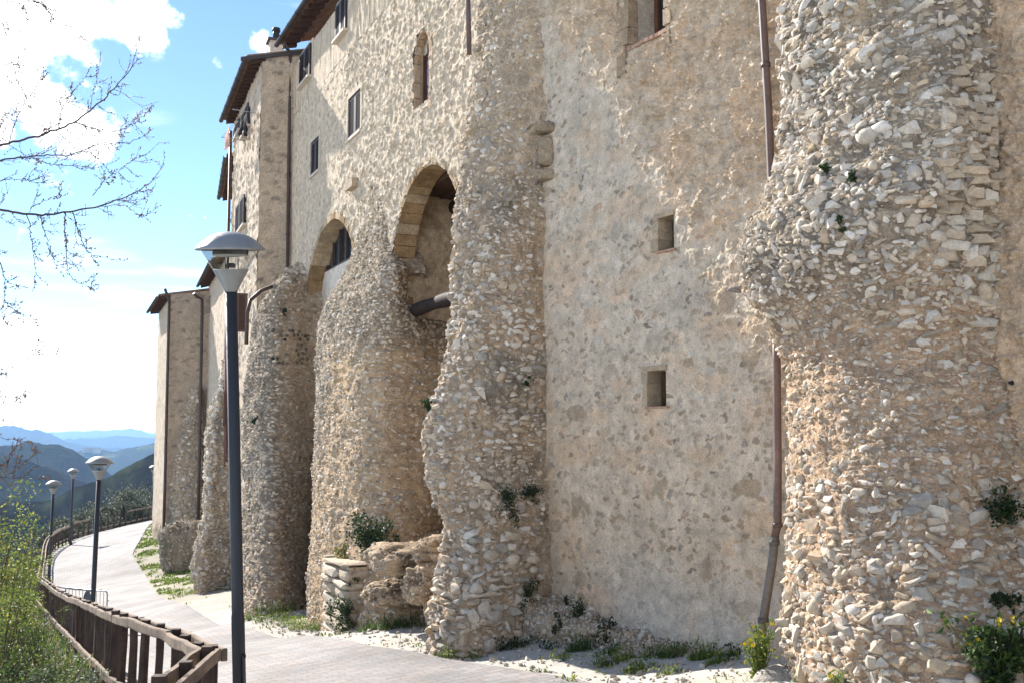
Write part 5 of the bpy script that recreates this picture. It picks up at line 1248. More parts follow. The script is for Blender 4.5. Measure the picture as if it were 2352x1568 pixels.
# ------------------------------------------------------------------ third house with the corner in view
def build_third():
    root = empty('stone_house', WC.pt(2.5, 0, -5))
    tag(root, 'narrow stone house with laundry at its upper window and a chimney', 'house')
    ze = WC.hit(588, 170)[1]
    pm = (0.57, 0.49, 0.385); stones = [(0.40, 0.34, 0.26), (0.46, 0.40, 0.31), (0.55, 0.5, 0.42), (0.33, 0.29, 0.23), (0.5, 0.42, 0.32)]
    sh1 = pxrect(WC, 560, 262, 303, 575, 247, 300); low = pxrect(WC, 547, 470, 530, 566, 458, 523)
    def pf(T, Z):
        P2 = np.stack((T, Z), -1); r1, c1, m1 = rubble(T, Z, 43, (0.34, 0.22), 0.8, 1.0, pm, stones, .26, .5, .5); 
        return 0.05 * r1 + .02 * fbm(P2 * 4, 4, 44) + .03 * fbm(P2 * .8, 3, 45), lerp(c1, np.array(pm), .4)
    mb = MB(); facade(mb, WC, (0, 6.4), (-6.5, ze), 0.06, pf)
    # flank: tan mortar with long dark courses
    FC = Frame(*WC.pt(0, 0, 0)[:2], 21.5 + 90, -1)       # runs from the corner back into the hill
    FC.n = -WC.d
    def pk(T, Z):
        P2 = np.stack((T, Z), -1); r1, c1, m1 = rubble(T, Z, 46, (0.34, 0.15), 0.55, 1.0, (0.54, 0.45, 0.34), [(0.30, 0.26, 0.2), (0.36, 0.31, 0.24), (0.24, 0.21, 0.17), (0.46, 0.39, 0.3)], .24, .48, .5)
        return .03 * r1 + .015 * fbm(P2 * 4, 4, 47), c1
    def sl(t): return t * math.tan(math.radians(14))
    ts = np.arange(0, 3.5, 0.05); zs = np.linspace(0, 1, 300)
    T, S = np.meshgrid(ts, zs, indexing='ij'); Z = -6.5 + (ze + 0.1 + sl(T) + 6.5) * S; p, C = pk(T, Z); mb.grid(FC.pt(T, p, Z), 0, C, True)
    body(mb, WC, 0, 6.4, -6.5, ze, 6.0)
    mb.build('wall', M['masonry_far'], root)
    eave_roof(root, WC, 0.1, 6.1, ze - .02, 0.36, 5.5, 14, 0.36, 0.12)
    mb = MB()
    q = [FC.pt(t, .05, ze + .12 + sl(t)) for t in (-.6, 3.2)]
    mb.hexa(np.array([FC.pt(t, p, ze + dz + sl(t)) for dz in (.0, .10) for (t, p) in ((-.6, .1), (-.6, .16), (2.4, .16), (2.4, .1))]), 0, (0.06, 0.045, 0.04)); mb.build('verge_board', M['paint'], root)
    for i, (r, lab) in enumerate(((sh1, 'upper shutters under the eave'), (low, 'lower shutters half hidden by the lamp'))):
        w = empty('window', WC.pt((r[0] + r[1]) / 2, 0, r[2])); w.parent = root; w.location = Vector(WC.pt((r[0] + r[1]) / 2, 0, r[2])) - root.location; w['label'] = lab
        tm = (r[0] + r[1]) / 2; shutter_leaf(w, WC, r[0], tm - .01, r[2], r[3], .05); shutter_leaf(w, WC, tm + .01, r[1], r[2], r[3], .05); sill_part(w, WC, r[0], r[1], r[2], .12)
    for (px0, px1, y0, y1, lab) in ((545, 555, 676, 762, 'shutter behind the pole of the nearest lamp'), (514, 524, 898, 978, 'low shutter left of the nearest lamp pole')):
        t, z0 = WC.hit((px0 + px1) / 2, y1, .3); _, z1 = WC.hit((px0 + px1) / 2, y0, .3); t = min(t, 6.0)
        w = empty('window', WC.pt(t, 0, z0)); w.parent = root; w.location = Vector(WC.pt(t, 0, z0)) - root.location; w['label'] = lab
        F2 = Frame(*WC.pt(t, 0, 0)[:2], 21.5 + 90, 1); F2.n = -WC.d; F2.d = WC.n
        shutter_leaf(w, F2, .10, .40, z0, z1, 0.0, col=(0.10, 0.055, 0.04))
    s2 = pxrect(WC, 541, 290, 312, 553, 284, 306)
    w = empty('window', WC.pt(s2[0], 0, s2[2])); w.parent = root; w.location = Vector(WC.pt(s2[0], 0, s2[2])) - root.location; shutter_leaf(w, WC, s2[0], s2[1], s2[2], s2[3], .04); sill_part(w, WC, s2[0], s2[1], s2[2], .1)
    # chimney
    ch = empty('chimney', FC.pt(2.0, -1.0, ze + .4)); ch.parent = root; ch.location = Vector(FC.pt(2.0, -1.0, ze + .4)) - root.location
    b = at(634, 140, 30.5); t_ = at(634, 100, 30.5)
    mb = MB(); R = np.stack((np.append(WC.d, 0), np.append(-WC.n, 0), (0, 0, 1)), 1); mb.box((b + t_) / 2 - (0, 0, .2), (.4, .4, t_[2] - b[2] + .5), R, 0, (0.62, 0.55, 0.46)); mb.build('stack', M['masonry_far'], ch)
    mb = MB(); mb.box(t_ + (0, 0, .04), (.55, .55, .06), R, 0, (0.07, 0.055, 0.05)); mb.tube(np.array([t_ - (0, 0, -.1), t_ + (0, 0, .42)]), .1, 12, 0, (0.02, 0.02, 0.022)); mb.lathe([(.0, .5), (.12, .46), (.13, .36), (.1, .34)], t_, 14, 0, (0.02, 0.02, 0.022)); mb.build('chimney_cap', M['paint'], ch)
    # downpipe at the far end of the front
    q = [WC.pt(6.3, .12, z) for z in (ze - .3, -5.9)]; downpipe(root, np.array(q), .05, (0.11, 0.055, 0.04), label='reddish downpipe at the far end of the front')
    # ---- buttress at the far end
    wf, tf = pal(WHITE_STONES), pal(TAN_STONES)
    spec = [(822, (522, .10), (525, .10), (529, .05), (534, 0)), (900, (497, .38), (505, .38), (520, .17), (534, 0)), (950, (477, .63), (486, .63), (510, .3), (534, 0)), (1050, (469, .72), (479, .72), (505, .36), (534, 0)), (1180, (471, .74), (477, .75), (504, .38), (534, 0)),
            (1250, (449, 1.03), (456, 1.02), (497, .48), (534, 0)), (1310, (444, 1.10), (449, 1.1), (494, .52), (534, 0)), (1372, (456, .93), (462, .95), (498, .45), (534, 0)), (1440, (456, .93), (462, .95), (498, .45), (534, 0))]
    rows = rows_px(WC, spec, 1, ((0.3, 0.7), (0.8, None)))
    mb = MB()
    def disp(P): return rubble_disp(P, 53, 0.08, 0.03)
    def colf(P, d): n = fbm(P * 2, 4, 59); return lerp(np.array((0.47, 0.39, 0.29)), np.array((0.34, 0.31, 0.26)), smooth(-.2, .3, n)[..., None]) * (1 + .15 * fbm(P * 7, 3, 60))[..., None]
    P, N = loft_rock(mb, rows, 80, 200, WC.n, disp, colf, 0, 6)
    scatter_stones(mb, P, N, 0.13, lambda X, rg: np.clip(0.075 * rg.gamma(5, .2, len(X)), .035, .15), lambda x, rg: wf(x, rg) if rg.random() < 0.5 else tf(x, rg), lambda X: np.clip(.75 + .5 * fbm(X * .9, 3, 66), .05, 1), 10, 1, 0.12, 0.25, 0.8, 3000)
    small_fill(mb, P, N, 209, .11, .055, .8, None, 2500)
    b = mb.build('buttress', [M['rock'], M['stone']], root); b['label'] = 'slim rubble buttress bulging at its foot'
    q = [WC.hit(px, py, p) + (p,) for px, py, p in ((520, 670, .35), (520, 900, .55), (517, 1180, .95), (515, 1240, 1.05))]; pts = [WC.pt(min(t, 6.3), p, z) for t, z, p in q]
    pts2 = [at(521, 690, 33.0), at(518.5, 1000, 32.7), at(515.5, 1230, 32.5)]
    downpipe(root, np.array(pts2), .055, (0.17, 0.075, 0.05), label='rust red downpipe left of the nearest lamp pole')
    pts3 = [at(515.5, 1230, 32.5), at(513, 1372, 32.4)]; downpipe(root, np.array(pts3), .062, (0.03, 0.032, 0.035), label='dark iron foot of the rust red downpipe')
    return root
THIRD = build_third()

# ------------------------------------------------------------------ low wing and its taller neighbour, then the farthest house
def build_far():
    pm = (0.56, 0.485, 0.385); stones = [(0.40, 0.34, 0.26), (0.46, 0.40, 0.31), (0.53, 0.48, 0.4), (0.33, 0.29, 0.23)]
    def pf(T, Z):
        r1, c1, m1 = rubble(T, Z, 83, (0.5, 0.3), 0.7, 1.0, pm, stones, .22, .46, .5); return .03 * r1 + .03 * fbm(np.stack((T, Z), -1) * 1.5, 4, 84), lerp(c1, np.array(pm), .45)
    # tall sliver behind the third house: only its eave shows
    WF = Frame(-9.15, 34.6, 17.5, 1)
    rf = empty('stone_house', WF.pt(3, 0, -5)); tag(rf, 'sliver of a house whose tiled eave juts out behind the laundry', 'house')
    ze = at(520, 370, 35.2)[2]
    mb = MB(); facade(mb, WF, (0, 6.6), (-6.6, ze), .12, pf); body(mb, WF, 0, 6.6, -6.6, ze, 5.5); mb.build('wall', M['masonry_far'], rf)
    eave_roof(rf, WF, 0.2, 6.6, ze, .42, 5.2, 15, .4, .1)
    # low wing
    rd = empty('stone_house', WD.pt(6, 0, -5.3)); tag(rd, 'low wing with one slit window between the laundry house and the farthest house', 'house')
    zd = WD.hit(474, 668)[1]
    slit = pxrect(WD, 478, 690, 724, 483.5, 676, 724)
    mb = MB(); facade(mb, WD, (0, 14.6), (-7.0, zd), .09, pf, [slit + (.25, (0.05, 0.045, 0.04))]); body(mb, WD, 0, 14.6, -7, zd, 6); mb.build('wall', M['masonry_far'], rd)
    eave_roof(rd, WD, 6.2, 14.4, zd, .48, 5.5, 18, .4, .1)
    sill_part(rd, WD, slit[0], slit[1], slit[2], .12)
    q = [at(445, 674, 50.6), at(452, 682, 50.7), at(464, 688, 51.3), at(464, 720, 51.2), at(459, 1000, 50.9), at(455, 1195, 50.3)]; downpipe(rd, np.array(q), .075, BROWN, label='thin brown downpipe in the corner of the farthest house')
    # farthest house
    re = empty('stone_house', WE.pt(3, 0, -5.5)); tag(re, 'farthest stone house of the row, with a flared foot and brown corner downpipe', 'house')
    zE = WE.hit(386, 690)[1]
    mb = MB(); facade(mb, WE, (0, 7.2), (-7.2, zE), .1, pf)
    FE = Frame(*WE.pt(0, 0, 0)[:2], 23 + 90, -1); FE.n = -WE.d
    def pk(T, Z):
        r1, c1, m1 = rubble(T, Z, 86, (0.42, 0.2), 0.5, 1.0, (0.52, 0.43, 0.33), [(0.30, 0.26, 0.2), (0.36, 0.31, 0.24), (0.25, 0.22, 0.18), (0.45, 0.38, 0.3)], .2, .44, .5); return .04 * r1 + .03 * fbm(np.stack((T, Z), -1) * 2, 3, 87), c1
    ts = np.arange(0, 4.2, .08); ss = np.linspace(0, 1, 190); T, S = np.meshgrid(ts, ss, indexing='ij'); Z = -7.2 + (zE + .12 + T * .16 + 7.2) * S; p, C = pk(T, Z); mb.grid(FE.pt(T, p, Z), 0, C, True)
    body(mb, WE, 0, 7.2, -7.2, zE, 5.5); mb.build('wall', M['masonry_far'], re)
    eave_roof(re, WE, 0.1, 7.2, zE, .5, 5.0, 10, .4, .12)
    q = [at(379, 664, 50.6), at(383, 676, 50.6), at(389, 690, 51.0), at(386, 800, 51.0), at(379, 1100, 50.9), at(375, 1240, 50.7)]; downpipe(re, np.array(q), .07, BROWN, label='brown downpipe on the near corner of the farthest house')
    rows = [np.array([at(440, 890, 51.5), at(452, 890, 51.3), at(462, 892, 51.6), at(467, 892, 52.2)]), np.array([at(418, 985, 51.3), at(440, 985, 51.35), at(460, 985, 51.6), at(468, 985, 52.0)]), np.array([at(396, 1090, 51.15), at(430, 1090, 51.15), at(460, 1090, 51.4), at(468, 1090, 51.8)]), np.array([at(380, 1240, 50.9), at(425, 1244, 50.7), at(462, 1244, 50.9), at(470, 1244, 51.5)]), np.array([at(380, 1300, 50.7), at(425, 1300, 50.5), at(462, 1300, 50.7), at(470, 1300, 51.5)])]
    wf = pal(WHITE_STONES[2:] + TAN_STONES)
    mb = MB(); P, N = loft_rock(mb, rows, 60, 110, -WE.d, lambda P: rubble_disp(P, 63, .08, .03), lambda P, d: lerp(np.array((0.47, 0.39, 0.29)), np.array((0.36, 0.33, 0.27)), smooth(-.2, .3, fbm(P * 1.2, 4, 69))[..., None]), 0, 7)
    scatter_stones(mb, P, N, .17, lambda X, rg: np.clip(.085 * rg.gamma(5, .2, len(X)), .04, .16), wf, lambda X: np.clip(.6 + .5 * fbm(X * .8, 3, 67), .05, 1), 11, 1, .1, .25, .85, 1500)
    b = mb.build('buttress', [M['rock'], M['stone']], re); b['label'] = 'sloping rubble skirt on the near flank'
    rows = [np.array([at(362, 1180, 54.5), at(372, 1180, 52.8), at(380, 1182, 52.0)]), np.array([at(352, 1215, 54.6), at(366, 1217, 52.6), at(380, 1219, 51.7)]), np.array([at(349, 1245, 54.6), at(364, 1250, 52.4), at(380, 1252, 51.4)]), np.array([at(349, 1290, 54.6), at(364, 1290, 52.4), at(380, 1290, 51.4)])]
    mb = MB(); loft_rock(mb, rows, 30, 40, WE.n, lambda P: .1 * fbm(P * 2, 3, 5), lambda P, d: np.tile(np.array((0.42, 0.35, 0.26)), P.shape[:2] + (1,)) * (1 + .2 * fbm(P * 3, 3, 6))[..., None]); mb.build('plinth', M['rock'], re)
    # conglomerate boulder at the foot of the low wing
    bm = bmesh.new(); bmesh.ops.create_icosphere(bm, subdivisions=5, radius=1); V = np.array([v.co[:] for v in bm.verts]); F = np.array([[v.index for v in f.verts] for f in bm.faces]); bm.free()
    c = at(418, 1258, 43.8); d = .22 * fbm(V * 1.5, 4, 71) + .07 * fbm(V * 5, 3, 72); V2 = np.sign(V) * np.abs(V) ** .72 * (1 + d)[:, None] * np.array((.95, 1.1, 1.15))
    g = ground(c[0], c[1], False); V2 = V2 + np.array((c[0] + .05, c[1] + .3, c[2])); col = lerp(np.array((0.20, 0.175, 0.135)), np.array((0.33, 0.285, 0.22)), smooth(-.3, .3, fbm(V * 4, 3, 73))[:, None])
    mb = MB(); mb.add(V2, F, 0, col, True)
    rg = np.random.default_rng(4)
    for k in range(1300):
        i = rg.integers(len(V)); 
        if V2[i][1] > c[1] + .7: continue
        Vp, Fp = (RND if rg.random() < .4 else ANG)[rg.integers(6)]; mb.add(V2[i] + (Vp * rg.uniform(.025, .07)) @ rotm(*rg.uniform(0, 6, 3)).T, Fp, 1, np.array(WHITE_STONES[rg.integers(7)]) * rg.uniform(.5, .95))
    o = mb.build('boulder', [M['rock'], M['stone']], None, (c[0], c[1], g)); tag(o, 'knobbly grey conglomerate boulder at the foot of the low wing', 'boulder')
build_far()
# ================================================================== STREET FURNITURE
def surf(px, py, back=0.0):
    """the point of the scene seen at a place in the picture, and its normal"""
    dg = bpy.context.evaluated_depsgraph_get(); d = Vector(ray(px, py)).normalized()
    o = Vector((0, 0, 0))
    ok, loc, nrm, idx, ob, mt = SC.ray_cast(dg, o, d)
    if not ok: return at(px, py, 14), np.array((0, -1.0, 0))
    if nrm.dot(d) > 0: nrm = -nrm
    return np.array(loc) , np.array(nrm)

def make_lamp():
    root = empty('street_lamp', (0, 0, 0))
    mb = MB(); mb.tube(np.array([(0, 0, -4.45), (0, 0, -3.2), (0, 0, -3.15), (0, 0, 0.0)]), [.064, .064, .058, .056], 20); pole = mb.build('pole', M['pole'], root)
    mb = MB(); mb.box((.058, -.03, -3.72), (.016, .07, .32)); mb.box((.066, -.03, -3.58), (.02, .03, .03)); mb.build('access_door', M['pole'], pole)
    mb = MB(); mb.lathe([(.0, -.01), (.062, -.01), (.064, .004), (.166, .196), (.168, .204), (.162, .206), (.0, .206)], sides=40); mb.build('cone', M['lampgrey'], root)
    mb = MB(); mb.lathe([(.167, .202), (.286, .402)], sides=40); mb.build('glass_shade', M['glass'], root)
    dome = [(r, .402 + .165 * (1 - (r / .331) ** 2.2)) for r in np.linspace(.331, 0, 16)]
    mb = MB(); mb.lathe([(.296, .392), (.326, .386), (.332, .392)] + dome, sides=48); cap = mb.build('dome_cap', M['lampgrey'], root)
    mb = MB(); mb.lathe([(.296, .392), (.288, .408), (.2, .46), (.1, .485), (0, .49)], sides=40); mb.build('cap_lining', M['lampwhite'], cap)
    refl = MB().lathe([(.155, .352), (.168, .352), (.168, .392), (.155, .392)], sides=36).build('baffle_ring', M['black'], root)
    mb = MB(); mb.lathe([(.0, .338), (.066, .336), (.068, .348), (.166, .35), (.168, .338), (.166, .334), (.07, .322), (.0, .322)], sides=36); mb.build('reflector', M['lampwhite'], root)
    mb = MB(); mb.lathe([(.0, .268), (.03, .266), (.046, .252), (.046, .22)], sides=18); mb.build('bulb_holder', M['black'], root)
    mb = MB()
    for k in range(3):
        a = k * 2.094 + .5; mb.tube(np.array([(.072 * math.cos(a), .072 * math.sin(a), z) for z in (.2, .48)]), .005, 6)
    mb.build('rods', M['black'], root)
    return root
LAMP_POS = [(531, 668, 10.0, 'nearest grey street lamp on a dark pole, tallest in the photo', 0.005), (227, 1100, 25.8, 'street lamp behind the metal barrier on the paved path', -0.012), (122, 1133, 44.6, 'leftmost street lamp, rising among the leafy shrubs', -0.01), (167.5, 1098, 60.0, 'slim far street lamp where the wooden railing turns', 0.0), (353, 1086, 74.0, 'farthest street lamp, half hidden behind the end of the houses', 0.0)]
lamp0 = make_lamp()
for i, (px, py, Y, lab, lean) in enumerate(LAMP_POS):
    o = lamp0 if i == 0 else copy_tree(lamp0)
    o.location = at(px, py, Y); o.rotation_euler = (math.radians(8.5) if i == 0 else 0, -lean, 0.4 * i)
    tag(o, lab, 'street lamp', 'street lamps along the path')

# ---- wooden railing
WOODC = (0.075, 0.048, 0.036); WOODTOP = (0.24, 0.175, 0.125)
def beam(mb, a, b, w, h, col, seed, segs=6):
    rg = np.random.default_rng(seed); a, b = np.asarray(a), np.asarray(b); d = (b - a) / np.linalg.norm(b - a)
    s = np.cross(d, (0, 0, 1)); s /= np.linalg.norm(s); u = np.cross(s, d); V = []
    for k in range(segs + 1):
        c = a + (b - a) * k / segs + (s * rg.normal() * .006 + u * rg.normal() * .006); ww, hh = w * rg.uniform(.9, 1.08), h * rg.uniform(.9, 1.08); ch = .22
        V.append([c + s * x * ww / 2 + u * y * hh / 2 for x, y in ((-1, -1 + ch), (-1 + ch, -1), (1 - ch, -1), (1, -1 + ch), (1, 1 - ch), (1 - ch, 1), (-1 + ch, 1), (-1, 1 - ch))])
    V = np.array(V); n = 8; k = np.arange(n); F = np.concatenate([np.stack((i * n + k, i * n + (k + 1) % n, (i + 1) * n + (k + 1) % n, (i + 1) * n + k), 1) for i in range(segs)])
    cols = np.array(col) * rg.uniform(.75, 1.2, (len(V) * n, 1))
    mb.add(V.reshape(-1, 3), [F[:, ::-1], k[None], (k[::-1] + segs * n)[None]], 0, cols)
def fence(pts, spacing, label, seed, name='wooden_railing', gap=None, double=True, low=0.22):
    rg = np.random.default_rng(seed)
    pts = np.array(pts); L_ = np.linalg.norm(np.diff(pts[:, :2], axis=0), axis=1).sum(); n = max(2, int(L_ / spacing)) + 1
    Q, u = resample(pts, n); root = empty(name, (Q[0][0], Q[0][1], Q[0][2] - RAIL_H))
    T = np.gradient(Q, axis=0); T /= np.linalg.norm(T, axis=1)[:, None]
    side = np.stack((T[:, 1], -T[:, 0], 0 * T[:, 0]), 1); side /= np.linalg.norm(side, axis=1)[:, None]
    for i in range(n):
        mb = MB(); lean = rg.normal(size=2) * .012
        if gap and gap[0] < i < gap[1]: lean = rg.normal(size=2) * .09
        top = Q[i] + np.array((0, 0, .02 + rg.uniform(-.02, .02))); bot = Q[i] - np.array((lean[0], lean[1], RAIL_H + .55))
        beam(mb, bot, top, .08 * rg.uniform(.9, 1.1), .08 * rg.uniform(.9, 1.1), WOODC, seed * 100 + i, 5); mb.build('post', M['wood'], root)
    step = 3; i = 0; k = 0
    while i < n - 1:
        j = min(i + step, n - 1)
        if gap and not (j <= gap[0] or i >= gap[1]): i = j; continue
        for sg in ((1, -1) if double else (1,)):
            mb = MB(); off = side * .07 * sg
            a, b = Q[i] + off[i] - T[i] * .06, Q[j] + off[j] + T[j] * .06; dz = np.array((0, 0, -.04 + rg.uniform(-.012, .012)))
            beam(mb, a + dz, b + dz, .05, .10, WOODTOP, seed * 1000 + k); mb.build('rail', M['wood'], root); k += 1
        i = j
    i = 0
    while i < n - 1:
        j = min(i + step, n - 1); mb = MB(); off = -side * .075
        dz = np.array((0, 0, -RAIL_H + low)); beam(mb, Q[i] + off[i] + dz - T[i] * .05, Q[j] + off[j] + dz + T[j] * .05, .06, .11, np.array(WOODTOP) * .8, seed * 3000 + i); mb.build('lower_rail', M['wood'], root); i = j
    tag(root, label, 'railing', 'wooden railings along the path'); return root
fence([at(-20, 2100, 4.2), at(345, 1572, 6.7), at(478, 1490, 8.35)], .62, 'short near stretch of wooden railing coming in from the bottom edge', 1)
fence(FT1, .67, 'brown wooden railing in front, running beside the nearest lamp to the shrubs', 2)
fence(FT2, .85, 'middle stretch of wooden railing behind the leftmost lamp', 3)
fence(FT3[:3] + FT3[3:], .85, 'far wooden railing crossing the end of the path, with a broken gap', 4, gap=(5, 8), double=False)

# ---- crowd barrier with the back of an oval sign
def barrier():
    a, b = at(151, 1348, 27.0), at(247, 1348, 26.3); g = min(ground(a[0], a[1], False), ground(b[0], b[1], False)); H = a[2] - g
    d = (b - a); W = np.linalg.norm(d[:2]); d = np.array((d[0], d[1], 0)) / W; root = empty('crowd_barrier', (a[0], a[1], g))
    def p(s, z): return a * np.array((1, 1, 0)) + d * s + np.array((0, 0, g + z))
    r = .07; H = 1.1; zt = a[2] - g
    arc = [p(0, zt - H + .15), p(0, zt - r)] + [p(r - r * math.cos(x), zt - r + r * math.sin(x)) for x in np.linspace(.2, 1.57, 5)] + [p(W - r + r * math.sin(x), zt - r + r * math.cos(x)) for x in np.linspace(0, 1.4, 5)] + [p(W, zt - r), p(W, zt - H + .15), p(0, zt - H + .15)]
    mb = MB(); mb.tube(np.array(arc), .018, 8); mb.build('frame', M['galv'], root)
    mb = MB()
    for k in range(1, 12): s = W * k / 12; mb.tube(np.array([p(s, zt - H + .15), p(s, zt - .005)]), .007, 6)
    mb.build('bars', M['galv'], root)
    for s in (.12, W - .12):
        n = np.array((d[1], -d[0], 0)); mb = MB(); mb.tube(np.array([p(s, zt - H + .15), p(s, .02) + n * .02, p(s, .01) + n * .3]), .016, 8); mb.tube(np.array([p(s, .02), p(s, .01) - n * .3]), .016, 8); mb.build('foot', M['galv'], root)
    mb = MB(); mb.tube(np.array([p(W, zt - .22), p(W + .06, zt - .22)]), .012, 6); mb.build('hook', M['galv'], root)
    n = np.array((d[1], -d[0], 0)); c = p(W * .56, zt - .33) + n * .03; q = []
    for x in np.linspace(0, 2 * math.pi, 40, endpoint=False): q.append(c + d * .155 * math.cos(x) + np.array((0, 0, 1)) * .31 * math.sin(x))
    q = np.array(q); V = np.concatenate((q, q + n * .012)); k = np.arange(40); mb = MB(); mb.add(V, [k[None], (k[::-1] + 40)[None], np.stack((k, k + 40, (k + 1) % 40 + 40, (k + 1) % 40), 1)], 0); s = mb.build('sign_back', M['galv_dark'], root); s['label'] = 'grey oval sign seen from the back'
    tag(root, 'grey tubular crowd barrier with an oval plate, behind the wooden railing', 'barrier')
M['galv_dark'] = metal_mat('galv_dark', (0.09, 0.10, 0.11), 0.55, 0.2)
barrier()

# ---- laundry on a line outside the third house
def cloth(name, t0, t1, p, z, h, col, lab, seed, taper=0.25):
    u = np.linspace(0, 1, 22)[:, None]; v = np.linspace(0, 1, 18)[None]
    q = fbm(np.stack(np.broadcast_arrays(u * 3 + seed, v * 2), -1), 3, seed)
    T = t0 + (t1 - t0) * (0.5 + (u - .5) * (1 - taper * v)) + .02 * q; P = p + .07 * q * v + .03 * np.sin(u * 14) * v; Z = z - h * v * (1 - .25 * np.abs(u - .55)) + 0 * u
    mb = MB(); X = WC.pt(T, P, Z); mb.grid(X, 0, col, True); X2 = WC.pt(T, P + .012, Z); mb.grid(X2, 0, col, True, flip=True)
    o = mb.build(name, M['cloth'], None, WC.pt((t0 + t1) / 2, p, z - h)); tag(o, lab, 'laundry', 'laundry hung at the upper window')
zl = WC.hit(540, 312, .35)[1]
cloth('hanging_cloth', 1.9, 3.2, .62, zl, .52, (0.68, 0.42, 0.30), 'salmon pink cloth hanging under the upper window of the narrow house', 3)
cloth('hanging_cloth', 1.15, 1.85, .34, zl, .40, (0.018, 0.018, 0.022), 'small black garment hanging beside the pink cloth', 5, .5)
cloth('hanging_cloth', .55, 1.2, .30, zl + .04, .62, (0.02, 0.02, 0.026), 'larger black garment hung nearest the house corner', 7, .3)
root = empty('clothes_line', WC.pt(.5, 0, zl)); tag(root, 'thin clothes line on two brackets below the upper window', 'clothes line')
mb = MB()
for dp in (0, .06): mb.tube(WC.pt(np.array((.45, 1.8, 3.4)), np.array((.28, .48, .63)) + dp, np.array((zl + .03, zl + .015, zl + .02))), .006, 5)
mb.build('line', M['black'], root)
for t in (.45, 3.4): mb = MB(); mb.tube(WC.pt(np.array((t, t)), np.array((-.02, .72)), np.array((zl - .01, zl + .03))), .012, 6); mb.build('bracket', M['galv'], root)
for t, c in ((1.0, (.6, .45, .05)), (2.1, (.05, .15, .5)), (3.2, (.5, .1, .1))): pass
# ================================================================== PLANTS
def leaves(mb, C, size, col, rg, mat=0, up=0.3, aspect=0.5, droop=None):
    n = len(C); d = rg.normal(size=(n, 3)); d[:, 2] += up
    if droop is not None: d = d + droop
    d /= np.linalg.norm(d, axis=1)[:, None]; r = rg.normal(size=(n, 3)); s = np.cross(d, r); s /= np.linalg.norm(s, axis=1)[:, None] + 1e-9; nn = np.cross(s, d)
    size = np.broadcast_to(size, (n,))[:, None]
    w = size * aspect * .5
    b = C; m1 = C + d * size * .45 + s * w + nn * size * .08; tip = C + d * size; m2 = C + d * size * .45 - s * w + nn * size * .08
    V = np.stack((b, m1, tip, m2), 1).reshape(-1, 3); k = np.arange(n) * 4; F = np.stack((k, k + 1, k + 2, k + 3), 1)
    mb.add(V, F, mat, np.repeat(np.broadcast_to(col, (n, 3)), 4, axis=0))
def mixcol(cols, n, rg, v=.25):
    cs = np.array(cols); a, b = cs[rg.integers(len(cs), size=n)], cs[rg.integers(len(cs), size=n)]; u = rg.random((n, 1)); return (a * u + b * (1 - u)) * rg.uniform(1 - v, 1 + v, (n, 1))
def blades(mb, B, h, w, col, rg, lean=.35, mat=0, dirs=None):
    n = len(B); a = rg.uniform(0, 2 * math.pi, n); h = np.broadcast_to(h, (n,)); w = np.broadcast_to(w, (n,))
    out = np.stack((np.cos(a), np.sin(a), 0 * a), 1) if dirs is None else dirs
    ln = np.abs(rg.normal(size=n)) * lean; s = np.stack((-out[:, 1], out[:, 0], 0 * a), 1); up = np.array((0, 0, 1.0))
    rows = []
    for f, ww in ((0, 1), (.4, .85), (.75, .55), (1, .06)):
        c = B + up * (h * (f - .18 * ln * f * f))[:, None] + out * (h * ln * f * f)[:, None]; rows += [c - s * (w * ww / 2)[:, None], c + s * (w * ww / 2)[:, None]]
    V = np.stack(rows, 1).reshape(-1, 3); k = np.arange(n) * 8; F = np.concatenate([np.stack((k + i, k + i + 1, k + i + 3, k + i + 2), 1) for i in (0, 2, 4)])
    mb.add(V, F, mat, np.repeat(np.broadcast_to(col, (n, 3)), 8, axis=0))
GREEN = [(0.10, 0.17, 0.028), (0.14, 0.21, 0.04), (0.07, 0.12, 0.025), (0.18, 0.22, 0.05)]
DARK = [(0.022, 0.048, 0.016), (0.03, 0.06, 0.022), (0.04, 0.07, 0.02), (0.018, 0.036, 0.016)]
YEL = [(0.28, 0.32, 0.05), (0.20, 0.27, 0.045), (0.36, 0.34, 0.08), (0.14, 0.20, 0.035)]
GREYG = [(0.16, 0.18, 0.12), (0.12, 0.145, 0.09), (0.20, 0.21, 0.15), (0.085, 0.11, 0.06)]
DRY = [(0.30, 0.24, 0.13), (0.24, 0.19, 0.10), (0.36, 0.30, 0.18)]

def tuft(px, py, r, h, cols, n, lab, group, seed, name='grass_tuft', cat='grass', leafy=0.0, wild=.85):
    rg = np.random.default_rng(seed); c, nn = surf(px, py); c = c.copy()
    mb = MB(); ang = rg.uniform(0, 6.28, n); rad = r * np.sqrt(rg.random(n)) ; B = c + np.stack((rad * np.cos(ang), rad * np.sin(ang) * .6, 0 * rad - .04), 1)
    blades(mb, B, h * rg.uniform(.25, 1.15, n) * (1.15 - .8 * rad / r), .010 + .02 * h * rg.random(n), mixcol(cols, n, rg), rg, wild)
    if leafy: m = int(n * leafy); q = B[rg.integers(n, size=m)] + rg.normal(size=(m, 3)) * np.array((.05, .05, 0)) + np.stack((0 * np.arange(m), 0 * np.arange(m), rg.random(m) * h * .8), 1); leaves(mb, q, .05, mixcol(cols, m, rg), rg, up=.6)
    o = mb.build(name, M['leaf'], None, c); tag(o, lab, cat, group); return o
